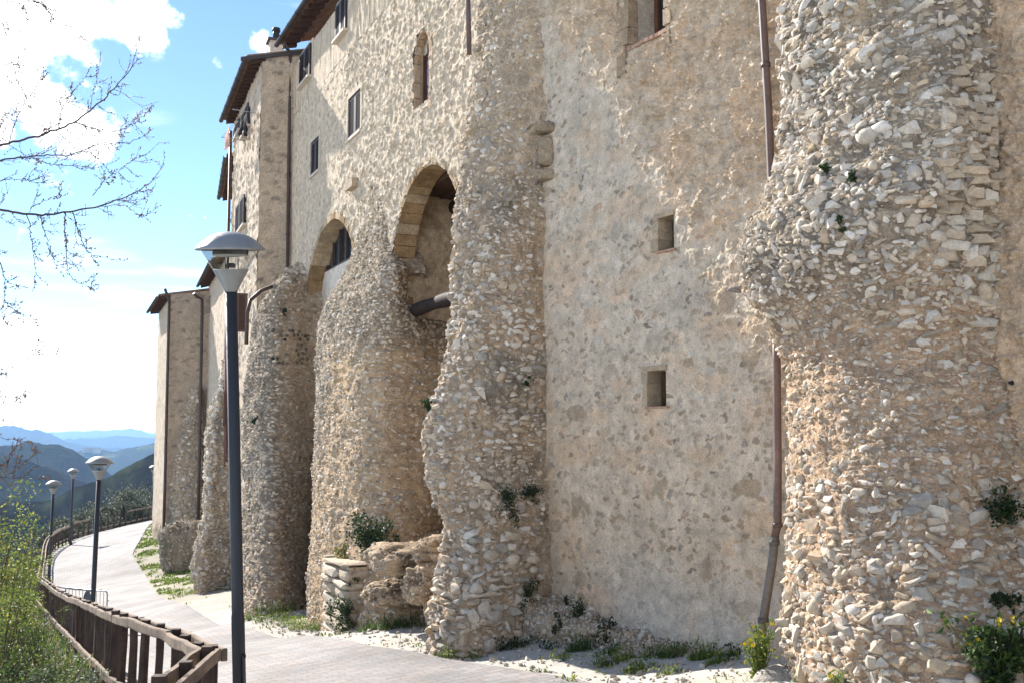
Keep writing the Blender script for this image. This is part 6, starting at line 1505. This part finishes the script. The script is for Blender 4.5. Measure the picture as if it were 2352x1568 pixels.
def clump(px, py, r, cols, n, lab, seed, name='wall_plant', leaf=.035, squash=(1, .6, 1), out=.3, hang=0.0, cat='plant', group=None, flowers=0, shape=None):
    """a cushion or trail of leaves rooted in the masonry"""
    rg = np.random.default_rng(seed); c, nn = surf(px, py); c = c + nn * r * out
    bx, by, bz = basis(nn); k = max(3, int(n / 30)); cc = rg.normal(size=(k, 3)) * .45; cc /= np.maximum(1, np.linalg.norm(cc, axis=1))[:, None]
    L = cc[rg.integers(k, size=n)] + rg.normal(size=(n, 3)) * .16
    C = c + (L[:, :1] * bx * squash[0] + L[:, 1:2] * np.array((0, 0, 1.0)) * squash[2] + L[:, 2:] * bz * squash[1]) * r
    if hang: C[:, 2] -= np.abs(rg.normal(size=n)) * hang * r
    root = empty(name, c - nn * r * out); mb = MB(); leaves(mb, C, leaf * rg.uniform(.6, 1.3, n), mixcol(cols, n, rg), rg, up=.2, aspect=.6); mb.build('foliage', M['leaf'], root)
    mb = MB(); 
    for i in range(min(k, 14)): p = c - nn * r * (out + .15); q = c + (cc[i, 0] * bx * squash[0] + cc[i, 1] * np.array((0, 0, 1.0)) * squash[2] + cc[i, 2] * bz * squash[1]) * r; mb.tube(np.array([p, (p + q) / 2 + (0, 0, .1 * r), q]), .004, 5, 0, (0.10, 0.10, 0.04))
    mb.build('stems', M['bark'], root); tag(root, lab, cat, group); return root
def flower_head(mb, c, d, r, rg):
    x, y, z = basis(d); V = [c]; n = 12
    for k in range(n): a = 2 * math.pi * k / n; rr = r * (1 if k % 2 else .62); V.append(c + x * rr * math.cos(a) + y * rr * math.sin(a) + z * r * .18)
    mb.add(np.array(V), [np.array([(0, k + 1, (k + 1) % n + 1) for k in range(n)])], 0, np.array((0.75, 0.52, 0.02)) * rg.uniform(.85, 1.1))
def flowering(px, py, w, h, n_st, cols, nl, lab, seed, leaf=.07, fl=9):
    rg = np.random.default_rng(seed); c, nn = surf(px, py); root = empty('flowering_weed', c); st, lf = MB(), MB(); heads = []
    for k in range(n_st):
        a = rg.uniform(0, 6.28); tip = c + np.array((math.cos(a) * w * rg.uniform(.1, 1), math.sin(a) * w * .5 * rg.random() - .05, h * rg.uniform(.5, 1.0))); mid = (c + tip) / 2 + np.array((0, 0, h * .12)) + rg.normal(size=3) * .03
        s = np.linspace(0, 1, 8)[:, None]; p = (1 - s) ** 2 * c + 2 * s * (1 - s) * mid + s ** 2 * tip; st.tube(p, np.linspace(.006, .0025, 8), 5, 0, (0.08, 0.10, 0.03)); m = int(nl / n_st); q = p[np.minimum(7, (rg.random(m) ** 1.3 * 8).astype(int))] + rg.normal(size=(m, 3)) * .03
        leaves(lf, q, leaf * rg.uniform(.5, 1.3, m), mixcol(cols, m, rg), rg, up=.2, aspect=.5); heads.append(tip)
    lf.build('foliage', M['leaf'], root); st.build('stems', M['bark'], root)
    for k in range(min(fl, len(heads))): mb = MB(); flower_head(mb, heads[k] + (0, 0, .01), (rg.normal() * .4, -.7, .6), rg.uniform(.018, .028), rg); mb.build('flower', M['petal'], root)
    tag(root, lab, 'plant'); return root
def shrub(c, r, h, cols, nl, lab, seed, leaf=.05, nst=14, group=None, name='shrub', aspect=.5, cat='shrub', spread=1.0, base=None, clumps=60):
    """many stemmed bush: leaves ride in clumps along the shoots"""
    rg = np.random.default_rng(seed); g = ground(c[0], c[1]) if base is None else base; b = np.array((c[0], c[1], g)); root = empty(name, b); st, lf = MB(), MB(); pts = []
    for k in range(nst):
        a = rg.uniform(0, 6.28); e = r * math.sqrt(rg.random()) * spread; tip = b + np.array((math.cos(a) * e, math.sin(a) * e, h * rg.uniform(.55, 1.0))); mid = (b + tip) / 2 + np.array((math.cos(a) * r * .15, math.sin(a) * r * .15, h * .1)); s = np.linspace(0, 1, 10)[:, None]
        p = (1 - s) ** 2 * b + 2 * s * (1 - s) * mid + s ** 2 * tip + rg.normal(size=(10, 3)) * .02 * r; p[0] = b; st.tube(p, np.linspace(.018, .004, 10) * max(.6, r), 5, 0, (0.12, 0.09, 0.06)); pts.append(p[3:])
        for q in range(4):
            i = rg.integers(3, 9); d = rg.normal(size=3); d[2] = abs(d[2]) * .6; t2 = p[i] + d / np.linalg.norm(d) * r * rg.uniform(.25, .6); seg = np.linspace(0, 1, 5)[:, None]; pp = p[i] * (1 - seg) + t2 * seg; st.tube(pp, np.linspace(.007, .002, 5) * max(.6, r), 4, 0, (0.12, 0.09, 0.06)); pts.append(pp[1:])
    A = np.concatenate(pts); cl = A[rg.integers(len(A), size=clumps)]; C = cl[rg.integers(clumps, size=nl)] + rg.normal(size=(nl, 3)) * r * np.array((.16, .16, .11)); C[:, 2] = np.maximum(C[:, 2], g + .02)
    leaves(lf, C, leaf * rg.uniform(.55, 1.3, nl), mixcol(cols, nl, rg, .35), rg, up=.25, aspect=aspect); lf.build('foliage', M['leaf'], root); st.build('stems', M['bark'], root); tag(root, lab, cat, group); return root

bpy.context.view_layer.update()
# plants rooted in the walls
clump(988, 937, .14, DARK, 160, 'small dark green plant on the ledge of the middle buttress', 1, leaf=.045)
clump(1160, 1142, .2, DARK, 420, 'dark trailing plant on the middle buttress, left of a pair', 2, hang=.5)
clump(1212, 1128, .17, DARK, 320, 'dark round plant on the middle buttress, right of a pair', 3)
clump(1180, 1172, .10, DARK, 90, 'thin trailing sprig below the pair of dark wall plants', 4, hang=.8)
clump(1211, 872, .09, DARK, 80, 'tiny dark tuft halfway up the middle buttress', 5)
clump(1210, 1370, .2, GREEN[2:3] + DARK, 380, 'ivy patch at the right foot of the middle buttress', 6, hang=.3)
clump(1333, 1412, .2, GREEN[2:3] + DARK, 420, 'ivy trailing diagonally over the rock foot of the near wall', 7, squash=(1.2, .5, 1))
clump(1392, 1446, .16, DARK, 260, 'dark ivy cushion right of the trailing ivy on the rock foot', 8)
clump(1286, 1440, .13, DARK, 200, 'dark ivy cushion left of the trailing ivy on the rock foot', 9)
clump(1305, 1385, .10, DARK, 110, 'small ivy sprig at the top of the trailing ivy', 10)
clump(1900, 395, .06, DARK + GREEN[2:3], 120, 'small mossy plant high on the big buttress, left of two', 11)
clump(1956, 410, .06, DARK, 120, 'small mossy plant high on the big buttress, right of two', 12)
clump(1924, 512, .07, DARK + GREEN[2:3], 140, 'mossy plant at the lower edge of the weathered buttress head', 13)
clump(2292, 1175, .17, DARK + GREEN[2:3], 700, 'round dark bush growing from the right flank of the big buttress', 14, squash=(1, .8, .95), out=.5)
clump(2312, 1388, .1, DARK, 260, 'small dark plant low at the right edge of the big buttress', 15)
clump(650, 722, .13, DARK, 110, 'dark tuft on the buttress below the corner downpipe', 16, leaf=.06)
clump(590, 960, .13, DARK, 90, 'tiny dark tuft on the grey buttress beside the lamp pole', 17, leaf=.06)
clump(860, 1238, .42, DARK, 1500, 'dark green bush on top of the rock ledge', 18, name='bush', leaf=.06, squash=(1.1, .8, .8), out=.2, cat='bush')
clump(792, 1262, .3, YEL[2:3] + DRY[:1] + GREEN[:1], 500, 'yellowish scrub above the squared stone pier', 19, name='bush', leaf=.05, squash=(1, .7, .5), cat='bush')
clump(795, 1398, .32, DARK + GREEN[2:3], 900, 'dark ivy filling the corner beside the stone pier', 20, leaf=.05, squash=(.7, .6, 1.1))
clump(808, 1330, .14, DARK, 120, 'little dark plant in a crack of the rock ledge, left', 21)
clump(925, 1322, .14, DARK, 130, 'little dark plant in a crack of the rock ledge, right', 22)
# tufts and weeds along the wall foot; darker greens paint in the shade
G = 'grass tufts at the foot of the walls'
TF = [(632, 1395, .5, .26, GREEN[1:3] + DARK[2:3], 200, 'dark shaded grass at the foot of the grey buttress'), (640, 1420, .5, .2, YEL[:2] + GREEN, 340, 'sunlit bright grass beside the path, left of the stone pier'), (585, 1418, .3, .2, GREEN, 150, 'grass tuft just right of the nearest lamp pole'),
      (705, 1440, .38, .22, YEL + GREEN, 240, 'yellow green tuft at the corner below the stone pier'), (735, 1440, .25, .26, GREEN, 160, 'tall tuft touching the base of the stone pier'), (850, 1447, .22, .3, GREEN, 120, 'leafy weed in front of the rock ledge, on white gravel'),
      (905, 1436, .4, .3, GREEN[1:3] + DARK[2:3], 260, 'long shaded grass under the rock ledge'), (945, 1430, .3, .3, DARK + GREEN, 200, 'shaded grass in the gap before the middle buttress'), (1035, 1502, .16, .2, YEL + GREEN, 90, 'small pale tuft at the toe of the middle buttress'),
      (965, 1482, .14, .1, GREEN, 60, 'tiny flat tuft on white gravel left of the middle buttress'), (1185, 1484, .3, .2, DARK + GREEN[2:3], 330, 'low dark cushion right of the middle buttress'), (1262, 1488, .14, .16, DARK + GREEN[2:3], 110, 'dark low weeds between the cushion and the tall grass'),
      (1335, 1492, .2, .3, DARK[2:3] + GREEN[1:3], 240, 'dark fine grass clump under the ivy'), (1392, 1528, .17, .22, GREEN, 170, 'green grass tuft in front, on the shadow edge'), (1412, 1494, .15, .2, GREEN[1:3] + DARK[2:3], 120, 'shaded tuft against the rock foot'),
      (1470, 1538, .22, .24, YEL + GREEN, 170, 'pale weedy tuft with tall stalks on the gravel'), (1535, 1548, .15, .16, YEL + GREEN, 120, 'short sunlit tuft at the lower edge of the gravel'), (1550, 1505, .2, .24, GREEN, 230, 'thick grass clump at the wall, left of the bright one'),
      (1622, 1508, .2, .28, GREEN + YEL[:1], 260, 'bright fountain of grass against the near wall'), (1500, 1504, .15, .18, GREEN + DARK[2:3], 110, 'shaded grass between two clumps at the near wall'), (1240, 1543, .12, .1, GREEN + DRY[:1], 70, 'tiny tuft on the gravel beside the pavers'),
      (1310, 1560, .1, .12, YEL, 60, 'small yellow green tuft at the bottom edge'), (440, 1362, .7, .3, YEL[:2] + GREEN, 260, 'bright grass at the foot of the slim buttress'), (390, 1318, .5, .22, YEL[:2] + GREEN, 160, 'grass before the conglomerate boulder'), (382, 1252, .6, .35, GREEN, 130, 'green weeds at the corner of the farthest house'), (1690, 1500, .14, .2, DARK + GREEN[2:3], 110, 'small tuft left of the yellow flowered weed'),
      (1440, 1512, .16, .2, YEL[:2] + GREEN, 170, 'bright grass clump between two shaded tufts at the near wall'), (1655, 1520, .15, .2, YEL[:2] + GREEN, 170, 'bright short grass right of the fountain of grass'), (1085, 1508, .14, .14, GREEN, 90, 'thin grass at the right toe of the middle buttress'), (670, 1432, .3, .22, YEL[:2] + GREEN, 220, 'sunlit weeds between the grey buttress and the stone pier'), (1290, 1512, .12, .14, YEL + GREEN, 90, 'small bright weed on the gravel before the ivy')]
bpy.context.view_layer.update()
for i, q in enumerate(TF): tuft(*q[:6], q[6], G, 100 + i, leafy=.5 if q[3] < .25 else .15)
flowering(1742, 1555, .2, .52, 26, YEL + GREEN, 900, 'yellow flowered weed at the foot of the downpipe', 31, .045, 12)
flowering(2290, 1600, .42, .62, 30, DARK + GREEN[2:3] + GREEN[:1], 1700, 'large leafy weed with yellow flowers in the bottom right corner', 32, .075, 11)
flowering(1935, 1580, .16, .14, 14, GREEN + YEL[:1], 300, 'low weed with small buds at the foot of the big buttress', 33, .04, 2)
# pale rock at the foot of the big buttress
c, nn = surf(1790, 1555); mb = MB()
bm = bmesh.new(); bmesh.ops.create_icosphere(bm, subdivisions=4, radius=1); V = np.array([v.co[:] for v in bm.verts]); F = np.array([[v.index for v in f.verts] for f in bm.faces]); bm.free()
V2 = V * (1 + .2 * fbm(V * 1.5, 4, 5) + .06 * fbm(V * 6, 3, 6))[:, None] * np.array((.22, .2, .13)); mb.add(V2 + c + (0, 0, -.03), F, 0, np.array((0.5, 0.48, 0.43)) * (1 + .15 * fbm(V * 4, 3, 8))[:, None], True); o = mb.build('rock', M['rock'], None, c); tag(o, 'pale rock lying at the foot of the big buttress', 'rock')
c, nn = surf(985, 1452)
mb = MB(); V, F = RND[0]; mb.add(c + V * .06 + (0, 0, .03), F, 0, (0.5, 0.38, 0.24), True); o = mb.build('cobble', M['stone'], None, c); tag(o, 'single brown cobble on the gravel before the middle buttress', 'cobble')

# ---- ground cover on the bank and verge: uncountable
def ground_cover():
    rg = np.random.default_rng(77)
    n = 60000; X = rg.uniform(-24, 0, n); Y = rg.uniform(2.5, 58, n); d = left_dist(X, Y); k = (d > .08) & (d < 7); X, Y, d = X[k], Y[k], d[k]
    px = CX + FPX * X / Y; k = px > -350; X, Y, d = X[k], Y[k], d[k]
    Z = ground(X, Y); q = fbm(np.stack((X, Y), -1) * .6, 3, 92)
    keep = rg.random(len(X)) < np.clip(.55 + q, .1, 1); X, Y, Z, q = X[keep], Y[keep], Z[keep], q[keep]; m = len(X); B = np.stack((X, Y, Z - .03), 1)
    col = mixcol(GREEN + YEL[:2], m, rg); dry = q + rg.normal(size=m) * .25 > .12; col[dry] = mixcol(DRY, dry.sum(), rg); h = np.where(dry, .3, .26) * rg.uniform(.4, 1.4, m) * (1 + .012 * Y)
    mb = MB(); blades(mb, B, h, .012 + .0009 * Y, col, rg, .55); 
    n2 = 42000; i = rg.integers(m, size=n2); C = B[i] + rg.normal(size=(n2, 3)) * np.array((.12, .12, 0)) + np.stack((np.zeros(n2), np.zeros(n2), rg.random(n2) * .32), 1); leaves(mb, C, .05 + .0012 * C[:, 1], mixcol(GREEN + GREYG[:2] + DARK[:1], n2, rg), rg, up=.5, aspect=.6)
    o = mb.build('bank_vegetation', M['leaf']); tag(o, 'rough grass and low weeds covering the bank beyond the wooden railing', 'grass', kind='stuff')
    # thin grass in the gravel verge
    ed, _ = resample(EDGE_R[1:], 600); n = 60000; i = rg.integers(600, size=n); T = np.gradient(ed, axis=0); T /= np.linalg.norm(T, axis=1)[:, None]; off = rg.uniform(.05, 3.2, n); P = ed[i] + np.stack((T[i, 1], -T[i, 0]), 1) * off[:, None]
    z = ground(P[:, 0], P[:, 1], False); q = fbm(P * .9, 4, 21) + .25 * fbm(P * 5, 3, 22)
    dens = np.where(P[:, 1] > 27, np.clip((q + .02) * 3, 0, 1), np.clip((q - .12) * 1.2, 0, .18)); k = (rg.random(n) < dens) & (left_dist(P[:, 0], P[:, 1]) < -1.2); P, z = P[k], z[k]; m = len(P)
    mb = MB(); blades(mb, np.column_stack((P, z - .02)), rg.uniform(.03, .085, m) * (1 + .008 * P[:, 1]), .010 + .0012 * P[:, 1], mixcol(YEL[:2] + GREEN, m, rg), rg, .6); o = mb.build('verge_grass', M['leaf']); tag(o, 'short bright grass scattered in the pale gravel verge', 'grass', kind='stuff')
ground_cover()
# ---- loose white stones lying in the verge
def verge_stones():
    rg = np.random.default_rng(5); ed, _ = resample(EDGE_R[:7], 400); T = np.gradient(ed, axis=0); T /= np.linalg.norm(T, axis=1)[:, None]; n = 2800; i = rg.integers(400, size=n); P = ed[i] + np.stack((T[i, 1], -T[i, 0]), 1) * (rg.random(n) ** .8 * 2.6 + .03)[:, None]; z = ground(P[:, 0], P[:, 1], False); mb = MB()
    for k in range(n):
        V, F = (RND if rg.random() < .25 else ANG)[rg.integers(6)]; s = min(.06, .014 * rg.gamma(3, .4) + .006); mb.add((V * s) @ rotm(*(rg.normal(size=3) * (.4, .4, 3))).T + (P[k, 0], P[k, 1], z[k] + s * .1), F, 0, np.array(WHITE_STONES[rg.integers(7)]) * rg.uniform(.75, 1.1))
    o = mb.build('gravel', M['stone']); tag(o, 'white limestone chips strewn along the foot of the walls', 'gravel', kind='stuff')
verge_stones()

# ---- shrubs beyond the railing
S = 'leafy shrubs beyond the railing'
def bushpx(px, py_top, Y, r, cols, nl, lab, seed, **k):
    c = at(px, py_top, Y); g = float(ground(c[0], c[1])); return shrub((c[0], c[1]), r, c[2] - g, cols, nl, lab, seed, base=g, group=S, **k)
bushpx(-45, 1075, 17, .75, YEL + GREEN[:2], 2300, 'tall yellow green shrub at the left edge, under the bare twigs', 41, leaf=.06, nst=20, clumps=110)
bushpx(22, 1130, 23, .72, YEL + GREEN[:1], 2000, 'sunlit yellow green shrub left of the leftmost lamp', 42, leaf=.075, nst=18, clumps=100)
bushpx(58, 1195, 31, .75, YEL + GREYG[:1] + GREEN, 1500, 'loose shrub brushing against the leftmost lamp pole', 43, leaf=.09, nst=16, clumps=80)
bushpx(-20, 1215, 13.5, .6, GREEN + YEL[:2] + DRY[:1], 2000, 'broad leafy shrub low at the left edge', 44, leaf=.05, nst=16, clumps=90)
bushpx(25, 1265, 19, .6, GREEN + YEL, 2000, 'green shrub in the middle of the left bank', 45, leaf=.06, nst=16, clumps=90)
bushpx(50, 1300, 26, .55, GREEN + DRY[:1] + YEL[:1], 1300, 'shrub with dry leaves pressed against the railing bend', 46, leaf=.075, nst=12)
bushpx(95, 1385, 18.5, .40, GREEN[:2], 1500, 'bright feathery green bush just outside the railing', 47, leaf=.045, nst=16, aspect=.3)
bushpx(48, 1390, 15, .42, GREEN + DARK[:1], 1300, 'round green bush left of the feathery one', 48, leaf=.05, nst=14)
bushpx(-5, 1390, 12, .42, DARK + GREEN, 1300, 'dark bramble at the lower left edge', 49, leaf=.045, nst=14)
bushpx(40, 1480, 10.5, .4, DARK + GREYG + GREEN[:1], 1500, 'grey green bramble in the bottom left corner', 50, leaf=.04, nst=16)
bushpx(125, 1470, 12.5, .36, GREEN + GREYG[:1], 1300, 'leafy weeds beneath the lower rail of the near railing', 51, leaf=.045, nst=14)
bushpx(195, 1525, 10.4, .3, GREYG + DARK[:1], 1100, 'grey leaved scrub at the bottom edge left of the railing posts', 52, leaf=.04, nst=12)
# ---- silvery olive trees below the far railing
def olive(px, py_top, Y, r, lab, seed):
    c = at(px, py_top, Y); g = float(ground(c[0], c[1])); H = c[2] - g; rg = np.random.default_rng(seed); b = np.array((c[0], c[1], g)); root = empty('olive_tree', b)
    mb = MB(); fork = b + np.array((.1, 0, H * .35)); mb.tube(np.array([b - (0, 0, .2), (b + fork) / 2 + rg.normal(size=3) * .05, fork]), [.2, .16, .13], 8, 0, (0.16, 0.14, 0.11)); tips = []
    for k in range(9):
        a = k * .7 + rg.random(); e = fork + np.array((math.cos(a) * r * rg.uniform(.4, .9), math.sin(a) * r * rg.uniform(.4, .9), H * rg.uniform(.2, .55))); s = np.linspace(0, 1, 5)[:, None]; p = fork * (1 - s) + e * s + rg.normal(size=(5, 3)) * .06; p[0] = fork; mb.tube(p, np.linspace(.07, .02, 5), 6, 0, (0.16, 0.14, 0.11)); tips += [p[3], p[4]]
    mb.build('trunk', M['bark'], root)
    k = 46; cl = np.array(tips)[rg.integers(len(tips), size=k)] + rg.normal(size=(k, 3)) * np.array((r * .32, r * .32, H * .13)); cl[:, 2] = np.clip(cl[:, 2], g + H * .2, g + H * .97)
    n = 5200; C = cl[rg.integers(k, size=n)] + rg.normal(size=(n, 3)) * r * .13 ; lf = MB(); leaves(lf, C, .21 * rg.uniform(.6, 1.3, n), mixcol([(0.10, 0.115, 0.075), (0.065, 0.08, 0.05), (0.19, 0.20, 0.15), (0.045, 0.055, 0.035)], n, rg, .35), rg, up=.5, aspect=.42); lf.build('crown', M['leaf'], root); tag(root, lab, 'olive tree', 'olive trees below the far railing')
olive(318, 1126, 88, 2.3, 'tallest silvery olive tree behind the far railing', 61); olive(352, 1150, 86, 1.8, 'olive tree behind the far railing, touching the farthest house', 62); olive(285, 1146, 90, 1.9, 'olive tree left of the tallest one behind the far railing', 63)
olive(258, 1158, 84, 1.6, 'small olive tree behind the broken gap of the railing', 64); olive(238, 1172, 82, 1.3, 'low olive tree just right of the second lamp pole', 65); olive(205, 1178, 78, 1.7, 'olive tree between the two middle lamps', 66); olive(180, 1195, 75, 1.3, 'low olive tree just right of the slim far lamp', 67); olive(140, 1190, 72, 1.6, 'olive tree between the leftmost lamp and the slim far lamp', 68)

# ---- bare tree in bud, trunk beyond the left edge of the picture
def bare_tree():
    rg = np.random.default_rng(11); x0 = at(-330, 900, 12.0); g = float(ground(x0[0], x0[1])); b = np.array((x0[0], x0[1], g)); root = empty('bare_tree', b); tag(root, 'bare tree with brown flower buds reaching in from the left edge', 'tree')
    BK = (0.10, 0.07, 0.066); top = at(-330, -350, 12.0)
    mb = MB(); mb.tube(np.array([b - (0, 0, .3), b + (0, .05, 1.5), at(-325, 600, 12.0), at(-335, 200, 12.1), top]), [.2, .16, .13, .09, .05], 12, 0, BK); trunk = mb.build('trunk', M['bark'], root)
    limbs = [([(-330, 640), (-140, 500), (0, 481), (45, 491), (93, 497), (150, 488), (227, 475), (283, 457), (333, 430), (362, 402), (378, 378)], 12.0, .034, .003), ([(-332, 480), (-120, 370), (0, 333), (80, 317), (140, 293), (173, 282), (213, 248), (247, 220), (277, 187), (300, 163), (310, 135), (313, 105)], 12.4, .034, .003),
             ([(-331, 520), (-130, 395), (0, 368), (67, 359), (117, 357), (163, 360), (220, 332), (277, 330), (320, 323), (340, 303)], 12.8, .026, .003), ([(173, 282), (220, 298), (257, 302), (287, 297), (317, 277), (340, 257)], 12.4, .010, .002), ([(-334, 220), (-160, 60), (-20, -40), (77, 0), (110, 20), (123, 47), (147, 60), (180, 65)], 11.6, .026, .002),
             ([(67, 359), (110, 378), (150, 380), (196, 383), (222, 368)], 12.8, .009, .002), ([(163, 360), (200, 345), (235, 375), (260, 405), (283, 385), (303, 370), (327, 357)], 12.6, .008, .002), ([(213, 450), (240, 415), (285, 380)], 12.2, .008, .002), ([(93, 497), (110, 560), (128, 610), (150, 640)], 12.0, .008, .002),
             ([(150, 488), (148, 520), (152, 567), (155, 625), (175, 648), (214, 663)], 12.0, .010, .002), ([(165, 485), (180, 530), (199, 581), (256, 596), (293, 598)], 12.1, .010, .002), ([(60, 492), (67, 515), (78, 585), (84, 635), (108, 653)], 12.3, .009, .002), ([(-60, 510), (0, 600), (13, 652), (9, 700), (50, 720), (86, 738)], 11.8, .014, .002), ([(9, 700), (5, 730), (24, 746)], 11.8, .006, .002),
             ([(-328, 900), (-120, 870), (0, 849), (34, 842), (67, 823), (96, 796)], 11.5, .014, .002), ([(-328, 1010), (-100, 960), (0, 940), (37, 928), (69, 900)], 11.6, .014, .002), ([(-100, 925), (0, 910), (40, 911), (58, 905)], 11.6, .006, .002), ([(-328, 1100), (-120, 1010), (0, 1003), (30, 1012), (60, 1004)], 11.3, .014, .002), ([(30, 1012), (28, 1040), (10, 1070)], 11.3, .006, .002), ([(-329, 1150), (-90, 1080), (10, 1095), (60, 1100), (110, 1092)], 11.0, .014, .002), ([(10, 1095), (60, 1060), (82, 1038)], 11.0, .006, .002),
             ([(20, 328), (35, 280), (55, 235), (62, 228), (50, 205), (40, 190), (44, 145)], 12.5, .009, .002), ([(55, 235), (80, 215), (92, 195), (97, 175)], 12.5, .005, .002), ([(135, 295), (139, 260), (165, 215), (195, 180), (214, 144)], 12.3, .008, .002), ([(208, 252), (213, 215), (220, 190), (224, 150)], 12.3, .006, .002), ([(220, 190), (240, 187), (250, 180)], 12.3, .004, .002), ([(-20, 340), (10, 260), (30, 262)], 12.3, .008, .002), ([(90, 330), (115, 290), (125, 240), (150, 215), (165, 200)], 12.7, .007, .002), ([(-60, 190), (0, 160), (20, 148), (42, 133)], 11.9, .008, .002), ([(-80, -20), (20, -10), (60, 20), (62, 45)], 11.9, .007, .002), ([(60, 0), (95, 5), (105, 15)], 11.7, .005, .002), ([(-40, 20), (0, 45), (20, 60)], 11.7, .005, .002), ([(-20, 420), (20, 412), (80, 415), (95, 405)], 12.6, .007, .002), ([(70, 480), (100, 460), (140, 455), (160, 440)], 12.4, .006, .002), ([(227, 475), (285, 470), (310, 490), (345, 508)], 12.2, .006, .002)]
    tw, bd = MB(), MB(); SP = []
    def bud(p, s):
        V, F = RND[rg.integers(6)]; 
        V8 = np.array([(1, 0, 0), (-1, 0, 0), (0, 1, 0), (0, -1, 0), (0, 0, 1), (0, 0, -1)]) * s * rg.uniform(.7, 1.3, (6, 1)); F8 = np.array([(0, 2, 4), (2, 1, 4), (1, 3, 4), (3, 0, 4), (2, 0, 5), (1, 2, 5), (3, 1, 5), (0, 3, 5)])
        bd.add(p + V8, F8, 0, np.array(((0.28, 0.15, 0.12), (0.36, 0.21, 0.14), (0.20, 0.11, 0.095), (0.40, 0.30, 0.16))[rg.integers(4)]))
    def twig(p, d, L, r, lev):
        n = 6; q = [p]; d = d / np.linalg.norm(d)
        for k in range(n): d = d + rg.normal(size=3) * .16 + np.array((.04, 0, .07 if lev else .05)); d /= np.linalg.norm(d); q.append(q[-1] + d * L / n)
        q = np.array(q); tw.tube(q, np.linspace(r, .0012, n + 1), 4, 0, BK)
        for k in range(1, n + 1):
            for _ in range(2):
                if rg.random() < .5: bud(q[k] + rg.normal(size=3) * .006 + (q[k - 1] - q[k]) * rg.random(), rg.uniform(.005, .010))
            if lev and rg.random() < .5: twig(q[k], d + rg.normal(size=3) * .8, L * rg.uniform(.3, .6), r * .6, lev - 1)
    for (pl, Y, r0, r1) in limbs:
        P = np.array([at(px, py, Y + .25 * math.sin(px * .02 + r0 * 300)) for px, py in pl]); Q, u = resample(P, max(12, int(len(P) * 6)))
        for _ in range(3): Q[1:-1] = (Q[:-2] + 2 * Q[1:-1] + Q[2:]) / 4
        Q[1:-1] += rg.normal(size=Q[1:-1].shape) * .006
        mb = MB(); rad = np.linspace(r0, r1, len(Q)) if r0 < .02 else r1 + (r0 - r1) * (1 - np.linspace(0, 1, len(Q))) ** .8; mb.tube(Q, rad * .68, 7, 0, BK); mb.build('branch', M['bark'], root)
        T = np.gradient(Q, axis=0); T /= np.linalg.norm(T, axis=1)[:, None]
        vis = CX + FPX * Q[:, 0] / Q[:, 1] > -60
        for k in range(3, len(Q)):
            if not vis[k]: continue
            step = np.linalg.norm(Q[k] - Q[k - 1])
            if rg.random() < step / (.155 if r0 > .02 else .17): s = 1 if rg.random() < .5 else -1; twig(Q[k], T[k] * .8 + np.array((.1, 0, s * .8)) + rg.normal(size=3) * np.array((.3, .6, .3)), rg.uniform(.14, .42) * (1.0 if r0 > .02 else .75), .0032, 1)
            if rad[k] < .012 and rg.random() < step / .035: bud(Q[k] + rg.normal(size=3) * .008, rg.uniform(.007, .013))
    tw.build('twigs', M['bark'], root); bd.build('buds', M['petal'], root)
bare_tree()
# ================================================================== AIR
def haze():
    m = bpy.data.materials.new('haze'); m.use_nodes = True; nt = m.node_tree; nt.nodes.clear()
    out = nt.nodes.new('ShaderNodeOutputMaterial'); v = nt.nodes.new('ShaderNodeVolumePrincipled'); v.inputs['Color'].default_value = (0.36, 0.62, 1.0, 1); v.inputs['Density'].default_value = HAZE; v.inputs['Anisotropy'].default_value = 0.2
    nt.links.new(v.outputs[0], out.inputs['Volume'])
    mb = MB(); mb.box((0, 15000, -180), (44000, 36000, 480), None, 0); o = mb.build('haze', m); tag(o, 'pale blue haze filling the valley air', 'haze', kind='stuff')
HAZE = 1.0e-4
haze()
